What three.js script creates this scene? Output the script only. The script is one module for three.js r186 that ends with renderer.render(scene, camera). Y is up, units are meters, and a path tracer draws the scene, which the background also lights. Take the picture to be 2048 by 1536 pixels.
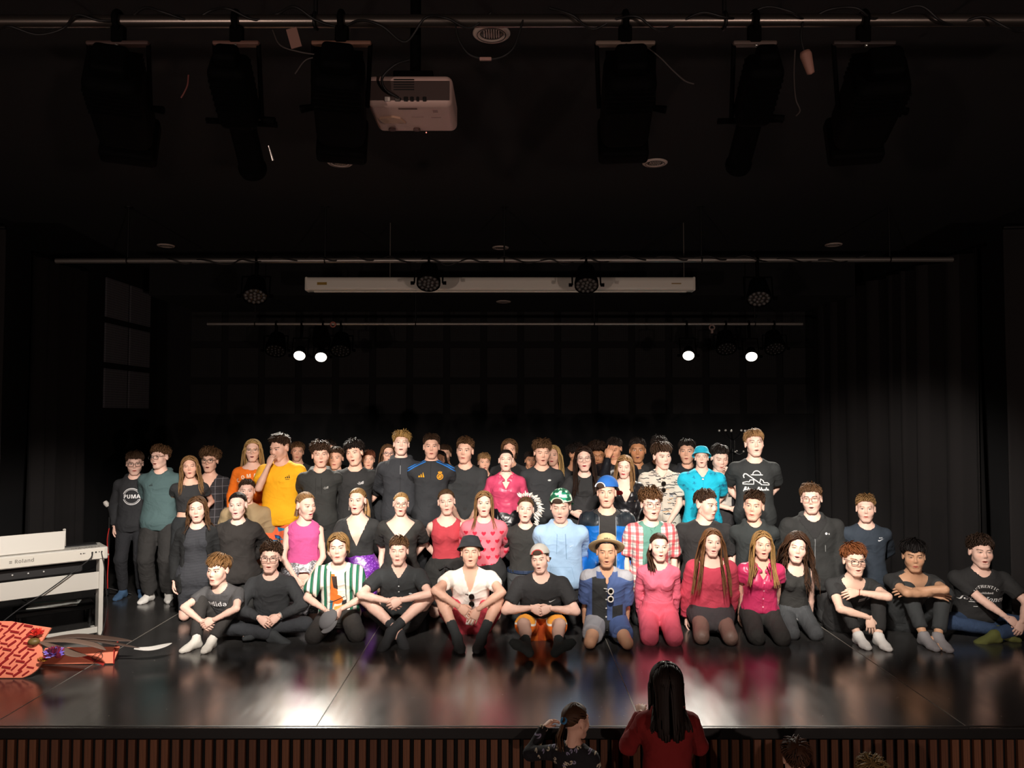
import * as THREE from 'three';
import { mergeGeometries } from 'three/addons/utils/BufferGeometryUtils.js';
import { RoundedBoxGeometry } from 'three/addons/geometries/RoundedBoxGeometry.js';
import { FontLoader } from 'three/addons/loaders/FontLoader.js';

// ---------- camera, lights, exposure ----------
const V = (x, y, z) => new THREE.Vector3(x, y, z);
const scene = new THREE.Scene();
scene.background = new THREE.Color(0x000000);
const FPX = 1539, CAMX = 0.125, CAMY = 1.9, PITCH = Math.atan(62 / FPX);
const camera = new THREE.PerspectiveCamera(2 * Math.atan(768 / FPX) * 180 / Math.PI, 2048 / 1536, 0.05, 60);
camera.position.set(CAMX, CAMY, 0);
camera.rotation.x = PITCH;
scene.add(camera);
const renderer = new THREE.WebGLRenderer({ antialias: true });
renderer.toneMapping = THREE.LinearToneMapping;
renderer.toneMappingExposure = 1.0;
renderer.shadowMap.enabled = true;
const KEY = 72, KEYCOL = 0xfff4ea, BACK = 24, UNSEEN_HALL = 3.2;      // spot intensities (candela); last one: unseen lamps behind the camera
function spotLight(from, to, intensity, color, angle, penumbra, size = 4) {
  const l = new THREE.SpotLight(color, intensity, 0, angle, penumbra, 2);
  l.position.copy(from); l.target.position.copy(to); l.castShadow = true; l.shadow.radius = size;
  scene.add(l, l.target); return l;
}

// ---------- helpers ----------
let seed0 = 7;
function rng(seed) { let a = seed >>> 0; return () => { a = (a + 0x6D2B79F5) | 0; let t = Math.imul(a ^ (a >>> 15), 1 | a); t = (t + Math.imul(t ^ (t >>> 7), 61 | t)) ^ t; return ((t ^ (t >>> 14)) >>> 0) / 4294967296; }; }
const rnd = rng(12345);
const D = Math.PI / 180, clamp = (x, a, b) => Math.max(a, Math.min(b, x)), lerp = (a, b, t) => a + (b - a) * t, sstep = (a, b, x) => { const t = clamp((x - a) / (b - a), 0, 1); return t * t * (3 - 2 * t); };
// pixel of the photo -> point at a distance in front of the camera / on a horizontal plane
function ray(px, py) { const x = (px - 1024) / FPX, y = -(py - 768) / FPX, c = Math.cos(PITCH), s = Math.sin(PITCH); return V(x, y * c + s, -c + y * s); }
function at(px, py, d) { const r = ray(px, py); return r.multiplyScalar(d / -r.z).add(V(CAMX, CAMY, 0)); }
function atY(px, py, Y) { const r = ray(px, py); return r.multiplyScalar((Y - CAMY) / r.y).add(V(CAMX, CAMY, 0)); }
// value noise in [-1, 1]
const PERM = new Uint8Array(512), NV = new Float32Array(256);
{ const r = rng(99); for (let i = 0; i < 256; i++) { PERM[i] = i; NV[i] = r() * 2 - 1; } for (let i = 255; i > 0; i--) { const j = Math.floor(r() * (i + 1)), t = PERM[i]; PERM[i] = PERM[j]; PERM[j] = t; } for (let i = 0; i < 256; i++) PERM[i + 256] = PERM[i]; }
function vn(x, y, z) {
  const xi = Math.floor(x), yi = Math.floor(y), zi = Math.floor(z); let u = x - xi, v = y - yi, w = z - zi;
  u = u * u * (3 - 2 * u); v = v * v * (3 - 2 * v); w = w * w * (3 - 2 * w);
  const X = xi & 255, X1 = (xi + 1) & 255, Y = yi & 255, Y1 = (yi + 1) & 255, Z = zi & 255, Z1 = (zi + 1) & 255;
  const a = PERM[PERM[X] + Y], b = PERM[PERM[X1] + Y], c = PERM[PERM[X] + Y1], d = PERM[PERM[X1] + Y1];
  const n00 = NV[PERM[a + Z]], n10 = NV[PERM[b + Z]], n01 = NV[PERM[c + Z]], n11 = NV[PERM[d + Z]];
  const m00 = NV[PERM[a + Z1]], m10 = NV[PERM[b + Z1]], m01 = NV[PERM[c + Z1]], m11 = NV[PERM[d + Z1]];
  const p = (n00 + (n10 - n00) * u), q = (n01 + (n11 - n01) * u), r = (m00 + (m10 - m00) * u), s = (m01 + (m11 - m01) * u);
  const e = p + (q - p) * v, f = r + (s - r) * v; return e + (f - e) * w;
}
const used = {};
function numbered(n) { const k = used[n] = (used[n] ?? -1) + 1; return k ? `${n}_${String(k).padStart(3, '0')}` : n; }
function shade(o) { o.castShadow = o.receiveShadow = true; return o; }
function mesh(name, geo, mat, parent) { const m = shade(new THREE.Mesh(geo, mat)); m.name = parent ? name : numbered(name); (parent || scene).add(m); return m; }
function tag(o, label, category, group) { o.userData.label = label; o.userData.category = category; if (group) o.userData.group = group; return o; }
function thing(name, label, category, pos, group) { const g = new THREE.Group(); g.name = numbered(name); if (pos) g.position.copy(pos); scene.add(g); return tag(g, label, category, group); }
function struct(name, geo, mat) { const m = mesh(name, geo, mat); m.userData.kind = 'structure'; return m; }
const mats = {};
function std(color, rough = 0.8, metal = 0, extra) { const k = color + '|' + rough + '|' + metal + JSON.stringify(extra ?? ''); return mats[k] ??= new THREE.MeshStandardMaterial({ color, roughness: rough, metalness: metal, ...extra }); }
function box(w, h, d, x = 0, y = 0, z = 0) { return new THREE.BoxGeometry(w, h, d).translate(x, y, z); }
function rbox(w, h, d, r, x = 0, y = 0, z = 0, seg = 2) { return new RoundedBoxGeometry(w, h, d, seg, Math.min(r, w * .49, h * .49, d * .49)).translate(x, y, z); }
function merge(list) { return mergeGeometries(list.map((g) => { const c = g.index ? g.toNonIndexed() : g.clone(); for (const k of Object.keys(c.attributes)) if (!['position', 'normal', 'uv'].includes(k)) c.deleteAttribute(k); return c; })); }
function tube(points, r, seg = 24, rad = 6) { return new THREE.TubeGeometry(new THREE.CatmullRomCurve3(points), seg, r, rad, false); }
function rod(a, b, r0, r1 = r0, rad = 12) { const d = b.clone().sub(a), g = new THREE.CylinderGeometry(r1, r0, d.length(), rad); g.translate(0, d.length() / 2, 0); g.applyQuaternion(new THREE.Quaternion().setFromUnitVectors(V(0, 1, 0), d.clone().normalize())); return g.translate(a.x, a.y, a.z); }
function lathe(profile, seg = 24) { return new THREE.LatheGeometry(profile.map(([x, y]) => new THREE.Vector2(x, y)), seg); }
function canvas(w, h) { const c = document.createElement('canvas'); c.width = w; c.height = h; return c; }
// ---------- the setting ----------
const HALLY = -0.95, CEIL = 3.92, EDGE = 4.80, BACKZ = -11.3, SIDE = 5.1;
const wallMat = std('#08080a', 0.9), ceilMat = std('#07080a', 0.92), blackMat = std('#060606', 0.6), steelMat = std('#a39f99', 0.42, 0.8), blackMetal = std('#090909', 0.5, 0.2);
function noiseTexture(size, fn, srgb) { const d = new Uint8Array(size * size * 4); for (let j = 0; j < size; j++) for (let i = 0; i < size; i++) { const v = fn(i / size, j / size), o = (j * size + i) * 4; for (let c = 0; c < 3; c++) d[o + c] = clamp((Array.isArray(v) ? v[c] : v) * 255, 0, 255); d[o + 3] = 255; } const t = new THREE.DataTexture(d, size, size); t.magFilter = THREE.LinearFilter; t.wrapS = t.wrapT = THREE.RepeatWrapping; if (srgb) t.colorSpace = THREE.SRGBColorSpace; t.needsUpdate = true; return t; }
// stage floor: black vinyl rolls laid front to back
{
  const r = rng(5), specks = []; for (let i = 0; i < 70; i++) specks.push([r(), r(), 0.0006 + r() * 0.0012]);
  const scr = []; for (let i = 0; i < 34; i++) { const x = r(), y = r(), a = r() * 6.28, l = 0.02 + r() * 0.09; scr.push([x, y, x + Math.cos(a) * l, y + Math.sin(a) * l]); }
  const S = 1024, cc = canvas(S, S), c = cc.getContext('2d');
  const im = c.createImageData(S, S);
  for (let j = 0; j < S; j++) for (let i = 0; i < S; i++) { const n = 54 + 3.5 * vn(i / 90, j / 90, 3) + 3 * vn(i / 21, j / 7, 8), o = (j * S + i) * 4; im.data[o] = n + 1; im.data[o + 1] = n; im.data[o + 2] = n - 1; im.data[o + 3] = 255; }
  c.putImageData(im, 0, 0);
  c.strokeStyle = 'rgba(120,116,108,0.28)'; c.lineWidth = 1.2; for (const s of scr) { c.beginPath(); c.moveTo(s[0] * S, s[1] * S); c.lineTo(s[2] * S, s[3] * S); c.stroke(); }
  c.fillStyle = 'rgba(190,186,178,0.7)'; for (const s of specks) { c.beginPath(); c.arc(s[0] * S, s[1] * S, s[2] * S * 1.3, 0, 7); c.fill(); }
  const map = new THREE.CanvasTexture(cc); map.colorSpace = THREE.SRGBColorSpace; map.wrapS = map.wrapT = THREE.RepeatWrapping; map.repeat.set(0.5, 0.5);
  const rough = noiseTexture(256, (u, v) => 0.21 + 0.02 * vn(u * 8, v * 8, 1) + 0.015 * vn(u * 64, v * 12, 4)); rough.repeat.set(0.5, 0.5);
  const vinyl = new THREE.MeshPhysicalMaterial({ color: 0xffffff, map, roughness: 1, roughnessMap: rough, specularIntensity: 1.0, ior: 1.95 });
  const floor = new THREE.Group(); floor.name = 'floor'; floor.userData.kind = 'structure'; scene.add(floor);
  mesh('subfloor', box(2 * SIDE + 0.4, 0.1, -BACKZ - EDGE - 0.08, 0, -0.056, (BACKZ - EDGE) / 2), blackMat, floor);
  const seams = [-5.07, -3.07, -1.07, 0.92, 2.9, 4.9, 5.25];
  const joint = std('#8f8a80', 0.6);
  for (let i = 0; i < seams.length - 1; i++) {
    const w = seams[i + 1] - seams[i] - 0.004, l = -BACKZ - EDGE + 0.05, g = box(w, 0.006, l, 0, 0, 0), p = g.attributes.position, uv = g.attributes.uv;
    for (let k = 0; k < p.count; k++) uv.setXY(k, p.getX(k) + seams[i] * 1.37, p.getZ(k));
    const m = mesh('vinyl_strip', g, vinyl, floor); m.position.set((seams[i] + seams[i + 1]) / 2, -0.003, (BACKZ - EDGE) / 2 + 0.02);
    if (i) mesh('seam_tape', box(0.007, 0.0012, l, seams[i], 0.0004, (BACKZ - EDGE) / 2), joint, floor);
  }
}
// stage front: nosing and upright timber slats
{
  const front = new THREE.Group(); front.name = 'wall_stage_front'; front.userData.kind = 'structure'; scene.add(front);
  mesh('nosing', rbox(2 * SIDE + 1.8, 0.068, 0.03, 0.005, 0, -0.040, -EDGE + 0.015), std('#0b0a0a', 0.45), front);
  mesh('edge_trim', rbox(2 * SIDE + 1.8, 0.008, 0.02, 0.003, 0, -0.002, -EDGE + 0.02), std('#241a15', 0.5), front);
  mesh('backing', box(2 * SIDE + 1.8, 0.9, 0.03, 0, -0.5, -EDGE - 0.035), std('#070605', 0.9), front);
  const wood = noiseTexture(256, (u, v) => { const n = 0.80 + 0.14 * vn(u * 40, v * 3, 2) + 0.10 * vn(u * 110, v * 8, 5); return [n, n * 0.80, n * 0.66]; }, true);
  const tones = ['#8f735f', '#7f6452', '#977a64', '#856c5b'].map((c) => new THREE.MeshStandardMaterial({ color: c, map: wood, roughness: 0.7 }));
  const g = rbox(0.042, 0.84, 0.026, 0.003);
  for (let i = -50; i <= 48; i++) { const m = mesh('slat', g, tones[(i * 7 + 400 + (i % 3)) % 4], front); m.position.set(i * 0.0672 + 0.016, -0.505, -EDGE - 0.004); }
}
struct('hall_floor', box(13, 0.1, 9.4, 0, HALLY - 0.05, 0), std('#14110f', 0.75)).userData.kind = 'structure';
struct('ceiling', box(13.2, 0.12, 16.4, 0, CEIL + 0.06, -3.4), ceilMat);
struct('wall_left', box(0.15, CEIL - HALLY, -BACKZ - EDGE, -SIDE - 0.075, (CEIL + HALLY) / 2, (BACKZ - EDGE) / 2), wallMat);
struct('wall_right', box(0.15, CEIL - HALLY, -BACKZ - EDGE, SIDE + 0.075, (CEIL + HALLY) / 2, (BACKZ - EDGE) / 2), wallMat);
struct('wall_hall_left', box(0.15, CEIL - HALLY, 9.4, -6.3, (CEIL + HALLY) / 2, 0), wallMat);
struct('wall_hall_right', box(0.15, CEIL - HALLY, 9.4, 6.3, (CEIL + HALLY) / 2, 0), wallMat);
struct('wall_return_left', box(1.3, CEIL - HALLY, 0.12, -SIDE - 0.6, (CEIL + HALLY) / 2, -EDGE - 0.06), wallMat);
struct('wall_return_right', box(1.3, CEIL - HALLY, 0.12, SIDE + 0.6, (CEIL + HALLY) / 2, -EDGE - 0.06), wallMat);
struct('wall_rear', box(13, CEIL - HALLY, 0.15, 0, (CEIL + HALLY) / 2, 4.7), wallMat);
struct('trim_1', box(9.0, 0.5, 1.55, 0, CEIL - 0.25, BACKZ + 0.775), ceilMat);
const wallBack = struct('wall_back', box(2 * SIDE, CEIL - HALLY, 0.15, 0, (CEIL + HALLY) / 2, BACKZ - 0.075), wallMat);
// perforated acoustic panels
{
  const perf = noiseTexture(128, (u, v) => { const a = (u * 16) % 1 - 0.5, b = (v * 16) % 1 - 0.5; return a * a + b * b < 0.06 ? 0.12 : 1; });
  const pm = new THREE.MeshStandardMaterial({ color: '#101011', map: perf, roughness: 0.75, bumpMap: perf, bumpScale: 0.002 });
  const pmSideLit = new THREE.MeshStandardMaterial({ color: '#7c7c82', map: perf, roughness: 0.7, bumpMap: perf, bumpScale: 0.002 });  // same panels in a paler tone: dim side light put into their colour
  const g = rbox(0.448, 0.438, 0.024, 0.004), gs = rbox(0.57, 0.505, 0.024, 0.004), left = scene.getObjectByName('wall_left'), right = scene.getObjectByName('wall_right');
  const yb = at(1000, 798, -BACKZ).y;
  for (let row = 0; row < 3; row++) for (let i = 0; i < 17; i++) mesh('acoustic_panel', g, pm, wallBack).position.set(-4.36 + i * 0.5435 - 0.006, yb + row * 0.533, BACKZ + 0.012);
  for (let row = 0; row < 3; row++) for (let i = 0; i < 2; i++) for (const s of [-1, 1]) { const m = mesh('acoustic_panel', gs, pmSideLit, s < 0 ? left : right); m.rotation.y = -s * Math.PI / 2; m.position.set(s * (SIDE - 0.012), at(200, 815, 9.83).y + 0.25 + row * 0.585, -10.11 - i * 0.63); }
}
// black stage curtains
function curtain(label, x0, z0, x1, z1, folds, amp, top, sd) {
  const n = folds * 10, dx = x1 - x0, dz = z1 - z0, L = Math.hypot(dx, dz), nx = -dz / L, nz = dx / L, r = rng(sd), ph = [], am = []; for (let i = 0; i <= folds + 1; i++) { ph.push(r() * 0.9); am.push(0.45 + r() * 0.8); }
  const rows = 14, pos = [], idx = [], th = 0.008, uv = [];
  for (let side = 0; side < 2; side++) for (let j = 0; j <= rows; j++) for (let i = 0; i <= n; i++) {
    const t = i / n, v = j / rows, f = t * folds, k = Math.floor(f), a = lerp(am[k], am[Math.min(k + 1, folds + 1)], f - k), o = amp * a * Math.sin((f + lerp(ph[k], ph[Math.min(k + 1, folds + 1)], f - k)) * 6.283) * (0.72 + 0.28 * v) + (side ? -th : th) + 0.008 * vn(f * 3, v * 4, sd);
    const y = lerp(top, 0.012, v);
    pos.push(x0 + dx * t + nx * o, y, z0 + dz * t + nz * o); uv.push(t * L, y);
  }
  const W = n + 1, N = W * (rows + 1);
  for (let side = 0; side < 2; side++) for (let j = 0; j < rows; j++) for (let i = 0; i < n; i++) { const a = side * N + j * W + i, b = a + 1, c = a + W, d = c + 1; side ? idx.push(a, b, c, b, d, c) : idx.push(a, c, b, b, c, d); }
  for (let j = 0; j < rows; j++) for (const i of [0, n]) { const a = j * W + i, c = a + W; idx.push(a, a + N, c, c, a + N, c + N); }
  for (let i = 0; i < n; i++) for (const j of [0, rows]) { const a = j * W + i; idx.push(a, a + 1, a + N, a + 1, a + N + 1, a + N); }
  const g = new THREE.BufferGeometry(); g.setAttribute('position', new THREE.Float32BufferAttribute(pos, 3)); g.setAttribute('uv', new THREE.Float32BufferAttribute(uv, 2)); g.setIndex(idx); g.computeVertexNormals();
  const t = thing('stage_curtain', label, 'curtain', V(0, 0, 0)); mesh('drape', g, std('#161313', 0.95, 0, { side: THREE.DoubleSide }), t);
  mesh('curtain_rail', rod(V(x0, top + 0.02, z0), V(x1, top + 0.02, z1), 0.02), blackMetal, t);
  return t;
}
curtain('wide black pleated curtain along the right side behind the boy in the navy sweatshirt', 4.42, -11.0, 4.78, -7.55, 9, 0.11, 3.55, 3);
curtain('narrow black pleated curtain hanging on the left beyond the white piano', -4.82, -7.9, -4.80, -8.85, 4, 0.06, 3.55, 11);
curtain('flat black masking drape at the far right edge of the stage', 4.63, -7.0, 5.05, -6.95, 2, 0.012, 3.6, 17);
curtain('flat black masking drape at the far left edge above the piano', -4.52, -7.0, -5.05, -6.95, 2, 0.012, 3.6, 23);
// ceiling downlights (unlit)
{
  const rim = std('#c9b8ad', 0.5), inner = std('#5d5651', 0.35, 0.6);
  const ring = lathe([[0.062, 0.004], [0.07, -0.012], [0.098, -0.014], [0.108, -0.006], [0.108, 0.004], [0.062, 0.004]], 36), groove = new THREE.TorusGeometry(0.082, 0.002, 6, 36).rotateX(Math.PI / 2).translate(0, -0.0142, 0), bowl = lathe([[0.066, -0.008], [0.06, 0.0], [0.03, 0.003], [0.0001, 0.0035]], 28);
  const fin = box(0.004, 0.008, 0.1), L = [[983, 66, 'white round ceiling downlight half hidden behind the front lighting pipe'], [680, 325, 'white round ceiling downlight half hidden under the third spotlight from the left'], [1310, 325, 'white round ceiling downlight just right of the fourth spotlight'], [332, 491, 'white round ceiling downlight above the left end of the middle pipe'], [1001, 495, 'white round ceiling downlight above the middle of the long projection screen case'], [1667, 489, 'white round ceiling downlight above the right end of the middle pipe'], [1007, 603, 'small white ceiling downlight just below the projection screen case']];
  for (const [px, py, label] of L) {
    const p = atY(px, py, (py > 600 ? CEIL - 0.5 : CEIL) - 0.006), t = thing('ceiling_downlight', label, 'downlight', p); t.scale.setScalar(0.92);
    mesh('rim', ring, rim, t); mesh('groove', groove, std('#2b2624', 0.7), t); mesh('reflector', bowl, inner, t);
    mesh('louvre', merge([-3, -2, -1, 0, 1, 2, 3].map((k) => fin.clone().scale(1, 1, Math.sqrt(1 - (k / 4) ** 2)).translate(k * 0.014, -0.006, 0))), rim, t);
  }
}
// lighting pipes
const PIPES = {};
function pipe(key, label, a, b, r, hangers) {
  const t = thing('lighting_pipe', label, 'pipe', a.clone());
  mesh('tube', rod(V(0, 0, 0), b.clone().sub(a), r, r, 20), key === 'front' ? std('#6f6862', 0.3, 0.9) : steelMat, t);  // front tube in darker steel, its shade put into the colour
  for (const h of hangers) { const x = lerp(0, b.x - a.x, h), m = mesh('hanger', merge([rod(V(0, r * 0.6, 0), V(0, CEIL - a.y, 0), 0.008, 0.008, 8), new THREE.TorusGeometry(r + 0.006, 0.006, 6, 18).rotateY(Math.PI / 2), new THREE.CylinderGeometry(0.04, 0.04, 0.012, 16).translate(0, CEIL - a.y - 0.006, 0)]), blackMetal, t); m.position.x = x; m.position.y = lerp(0, b.y - a.y, h); }
  PIPES[key] = [a, b];
}
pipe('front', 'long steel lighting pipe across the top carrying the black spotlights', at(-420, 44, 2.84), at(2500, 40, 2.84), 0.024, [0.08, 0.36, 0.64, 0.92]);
pipe('mid', 'steel lighting pipe in front of the long white projection screen case', at(112, 522, 7.4), at(1905, 519, 7.4), 0.024, [0.08, 0.3, 0.5, 0.72, 0.93]);
pipe('rear', 'dim steel lighting pipe at the back above the four lit lamps', at(415, 648, 9.4), at(1605, 648, 9.4), 0.021, [0.08, 0.35, 0.65, 0.92]);
// cables looped along the pipes
{
  const r = rng(44), cab = std('#0c0b0b', 0.55), grey = std('#3a3330', 0.5);
  function cable(label, pts, rad, m) { tag(mesh('cable', tube(pts, rad, pts.length * 6, 6), m), label, 'cable'); }
  const wob = (key, t0, t1, sag, n) => { const [a, b] = PIPES[key], o = []; for (let i = 0; i <= n; i++) { const t = lerp(t0, t1, i / n), p = a.clone().lerp(b, t); const ph = i * 1.9; o.push(p.add(V(0, 0.012 + 0.02 * Math.cos(ph) - sag * Math.max(0, Math.sin(i / n * Math.PI * 3.0)) * (0.5 + r()), 0.03 * Math.sin(ph) + 0.034))); } return o; };
  cable('black power cable looped around the left half of the front lighting pipe', wob('front', 0.10, 0.48, 0.06, 26), 0.005, cab);
  cable('black power cable looped around the right half of the front lighting pipe', wob('front', 0.52, 0.9, 0.05, 26), 0.005, cab);
  cable('black cable wound around the left half of the middle pipe', wob('mid', 0.12, 0.5, 0.04, 30), 0.007, cab);
  cable('black cable wound around the right half of the middle pipe', wob('mid', 0.5, 0.9, 0.035, 30), 0.007, cab);
  const P = (x, y, d = 2.82) => at(x, y, d);
  cable('grey cable with a pale plug hanging in a deep loop below the pipe centre', [P(910, 45), P(918, 80), P(938, 108), P(965, 117), P(1000, 115), P(1025, 98), P(1040, 60), P(1046, 40)], 0.004, cab);
  tag(mesh('cable_plug', rbox(0.045, 0.012, 0.012, 0.003).translate(...P(971, 118).toArray()), std('#b08a80', 0.5)), 'pale plug at the bottom of the cable loop under the pipe centre', 'plug');
  cable('thin pale cable end drooping right of the fourth spotlight', [P(1290, 92), P(1320, 115), P(1350, 145), P(1372, 163), P(1388, 168)], 0.003, grey);
  cable('short thin cable with a red end beside the first spotlight', [P(377, 150), P(375, 170), P(368, 186), P(362, 196)], 0.003, std('#6e3a34', 0.5));
  cable('thin cable dangling between the second and third spotlights', [P(545, 60), P(560, 90), P(600, 104), P(640, 112), P(612, 120), P(590, 148)], 0.003, grey);
  cable('short black cable holding the pinkish connector under the front pipe', [P(1606, 44), P(1602, 70), P(1606, 95), P(1612, 112)], 0.004, cab);
  cable('thin cable hanging right of the fifth spotlight', [P(1590, 100), P(1588, 150), P(1592, 200), P(1600, 222), P(1592, 232)], 0.003, grey);
  cable('black cable hooking from the rear pole to the projector back', [P(818, 120, 2.96), P(790, 130, 2.94), P(764, 158, 2.95), P(770, 178, 2.97), P(790, 192, 2.985), P(802, 199, 3.0)], 0.005, cab);
  tag(mesh('cloth_label', new THREE.BoxGeometry(0.04, 0.075, 0.004).rotateZ(0.28).translate(...P(588, 76, 2.80).toArray()), std('#8a675c', 0.8)), 'small brownish tag hanging between the second and third spotlights', 'tag');
  tag(mesh('cable_connector', merge([lathe([[0.0001, -0.045], [0.014, -0.04], [0.022, 0.03], [0.018, 0.045], [0.0001, 0.045]], 14).rotateZ(0.25).translate(...P(1616, 126).toArray())]), std('#9c7264', 0.6)), 'pinkish cable connector hanging right of the fifth spotlight', 'connector');
  tag(mesh('red_hook', merge([new THREE.TorusGeometry(0.03, 0.009, 8, 16).translate(...at(666, 649, 9.37).toArray())]), std('#b06a5c', 0.5)), 'small pinkish clamp on the rear pipe above the left lit lamps', 'clamp');
  tag(mesh('pipe_clamp', merge([new THREE.TorusGeometry(0.03, 0.01, 8, 16).translate(...at(1424, 655, 9.37).toArray()), rbox(0.03, 0.06, 0.03, 0.008).translate(...at(1424, 662, 9.36).toArray())]), std('#9a8078', 0.5)), 'small pale clamp on the rear pipe above the right lit lamps', 'clamp');
}
// six front spotlights hanging from the front pipe, seen from behind
const spotBlack = new THREE.MeshPhysicalMaterial({ color: '#020202', roughness: 0.8, specularIntensity: 0.15 });
function spotlight(label, px, top, bot, w, slim, yokeC) {
  const A = at(top[0], top[1], 2.78), B = at(bot[0], bot[1], 3.22), hang = at(px, 44, 2.84);
  const t = thing('stage_spotlight', label, 'spotlight', hang, 'front spotlights on the pipe');
  const rel = (p) => p.clone().sub(hang), a = rel(A), b = rel(B), L = b.clone().sub(a).length(), q = new THREE.Quaternion().setFromUnitVectors(V(0, 0, -1), b.clone().sub(a).normalize());
  const place = (g) => g.applyQuaternion(q).translate(a.x, a.y, a.z);
  const h = w * (slim ? 0.5 : 0.5);
  const body = slim
    ? [rbox(w, w * 0.95, L * 0.52, 0.03, 0, 0, -L * 0.26), lathe([[h * 0.72, 0], [h * 0.72, L * 0.45], [h * 0.8, L * 0.46], [h * 0.8, L * 0.5]], 20).rotateX(-Math.PI / 2).translate(0, 0, -L * 0.5), box(w * 1.9, 0.012, 0.02, 0, 0, -L * 0.53)]
    : [rbox(w, w * 0.98, L * 0.8, 0.045, 0, 0, -L * 0.42), rbox(w * 1.06, w * 1.04, L * 0.16, 0.02, 0, 0, -L * 0.92)];
  for (let k = 0; k < 6; k++) body.push(box(w * 0.9, w * 1.02, 0.008, 0, 0, -L * (0.08 + 0.05 * k)));
  mesh('housing', place(merge(body)), spotBlack, t);
  mesh('lens_barrel', place(new THREE.CylinderGeometry(w * 0.36, w * 0.36, 0.03, 24).rotateX(Math.PI / 2).translate(0, 0, -L * 1.0)), spotBlack, t);
  mesh('lens_glow', place(new THREE.CircleGeometry(w * 0.3, 24).rotateY(Math.PI).translate(0, 0, -L * 1.0 - 0.018)), std('#000000', 0.5, 0, { emissive: new THREE.Color(3, 2.7, 2.3) }), t);
  mesh('rear_cap', place(rbox(w * 0.6, w * 0.6, 0.06, 0.02, 0, 0, 0.02)), spotBlack, t);
  const piv = a.clone().lerp(b, 0.5), yw = w / 2 + 0.01, yt = rel(at(px, 88, 2.84)).y;
  mesh('yoke', merge([rod(V(-yw, yt, 0), V(yw, yt, 0), 0.007, 0.007, 8), rod(V(-yw, yt, 0), V(piv.x - yw, piv.y, piv.z), 0.009, 0.009, 8), rod(V(yw, yt, 0), V(piv.x + yw, piv.y, piv.z), 0.009, 0.009, 8)]), spotBlack, t);
  mesh('yoke_bar', rbox(2 * yw + 0.01, 0.016, 0.032, 0.006, 0, yt, 0), std(yokeC, 0.55, 0.2), t);
  mesh('clamp', merge([rbox(0.05, Math.abs(yt) - 0.01, 0.035, 0.01, 0, yt / 2 - 0.01, 0), new THREE.TorusGeometry(0.034, 0.012, 8, 20).rotateY(Math.PI / 2)]), spotBlack, t);
  mesh('bolt', new THREE.SphereGeometry(0.007, 10, 8).translate(0.002, yt - 0.014, 0.018), std('#d8d4cc', 0.25, 0.9), t);
  const ks = px === 684 ? -1 : 1; mesh('tilt_knob', merge([rod(V(piv.x + ks * yw, piv.y, piv.z), V(piv.x + ks * (yw + 0.05), piv.y - 0.008, piv.z), 0.012, 0.016, 10)]), spotBlack, t);
  return { A, B, dir: B.clone().sub(A).normalize() };
}
const SPOTS = [
  ['wide black spotlight, leftmost on the front pipe', 238, [222, 130], [264, 292], 0.205, false, '#4a3834'],
  ['slim black profile spotlight, second from left on the front pipe', 474, [455, 122], [506, 340], 0.145, true, '#6b4c42'],
  ['wide black spotlight beside the white projector, third from left', 684, [675, 125], [686, 292], 0.195, false, '#7d5a4a'],
  ['wide black spotlight, fourth from left, right of the projector', 1250, [1262, 128], [1244, 292], 0.195, false, '#75655a'],
  ['slim black profile spotlight, second from right on the front pipe', 1508, [1532, 122], [1476, 332], 0.135, true, '#5d4f49'],
  ['wide black spotlight, rightmost on the front pipe', 1726, [1768, 135], [1702, 292], 0.205, false, '#332b29'],
].map((a) => spotlight(...a));
{ // small shiny lever on the slim left spotlight
  tag(mesh('shutter_lever', rod(at(537, 291, 2.95), at(546, 321, 2.97), 0.0022, 0.005, 8), std('#e8e6e0', 0.25, 0.6)), 'shiny white lever at the side of the second spotlight from left', 'lever');
}
SPOTS.forEach((s, i) => { const from = s.B.clone().addScaledVector(s.dir, 0.05), tx = [-3.4, -2.05, -0.7, 0.75, 2.1, 3.6][i]; spotLight(from, i === 0 ? V(-3.5, 0.5, -6.8) : V(tx, 0.8, -7.65), KEY * [1.05, 1, 0.95, 0.95, 1, 1.05][i], KEYCOL, 20 * D, 0.42, 6); });
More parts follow.
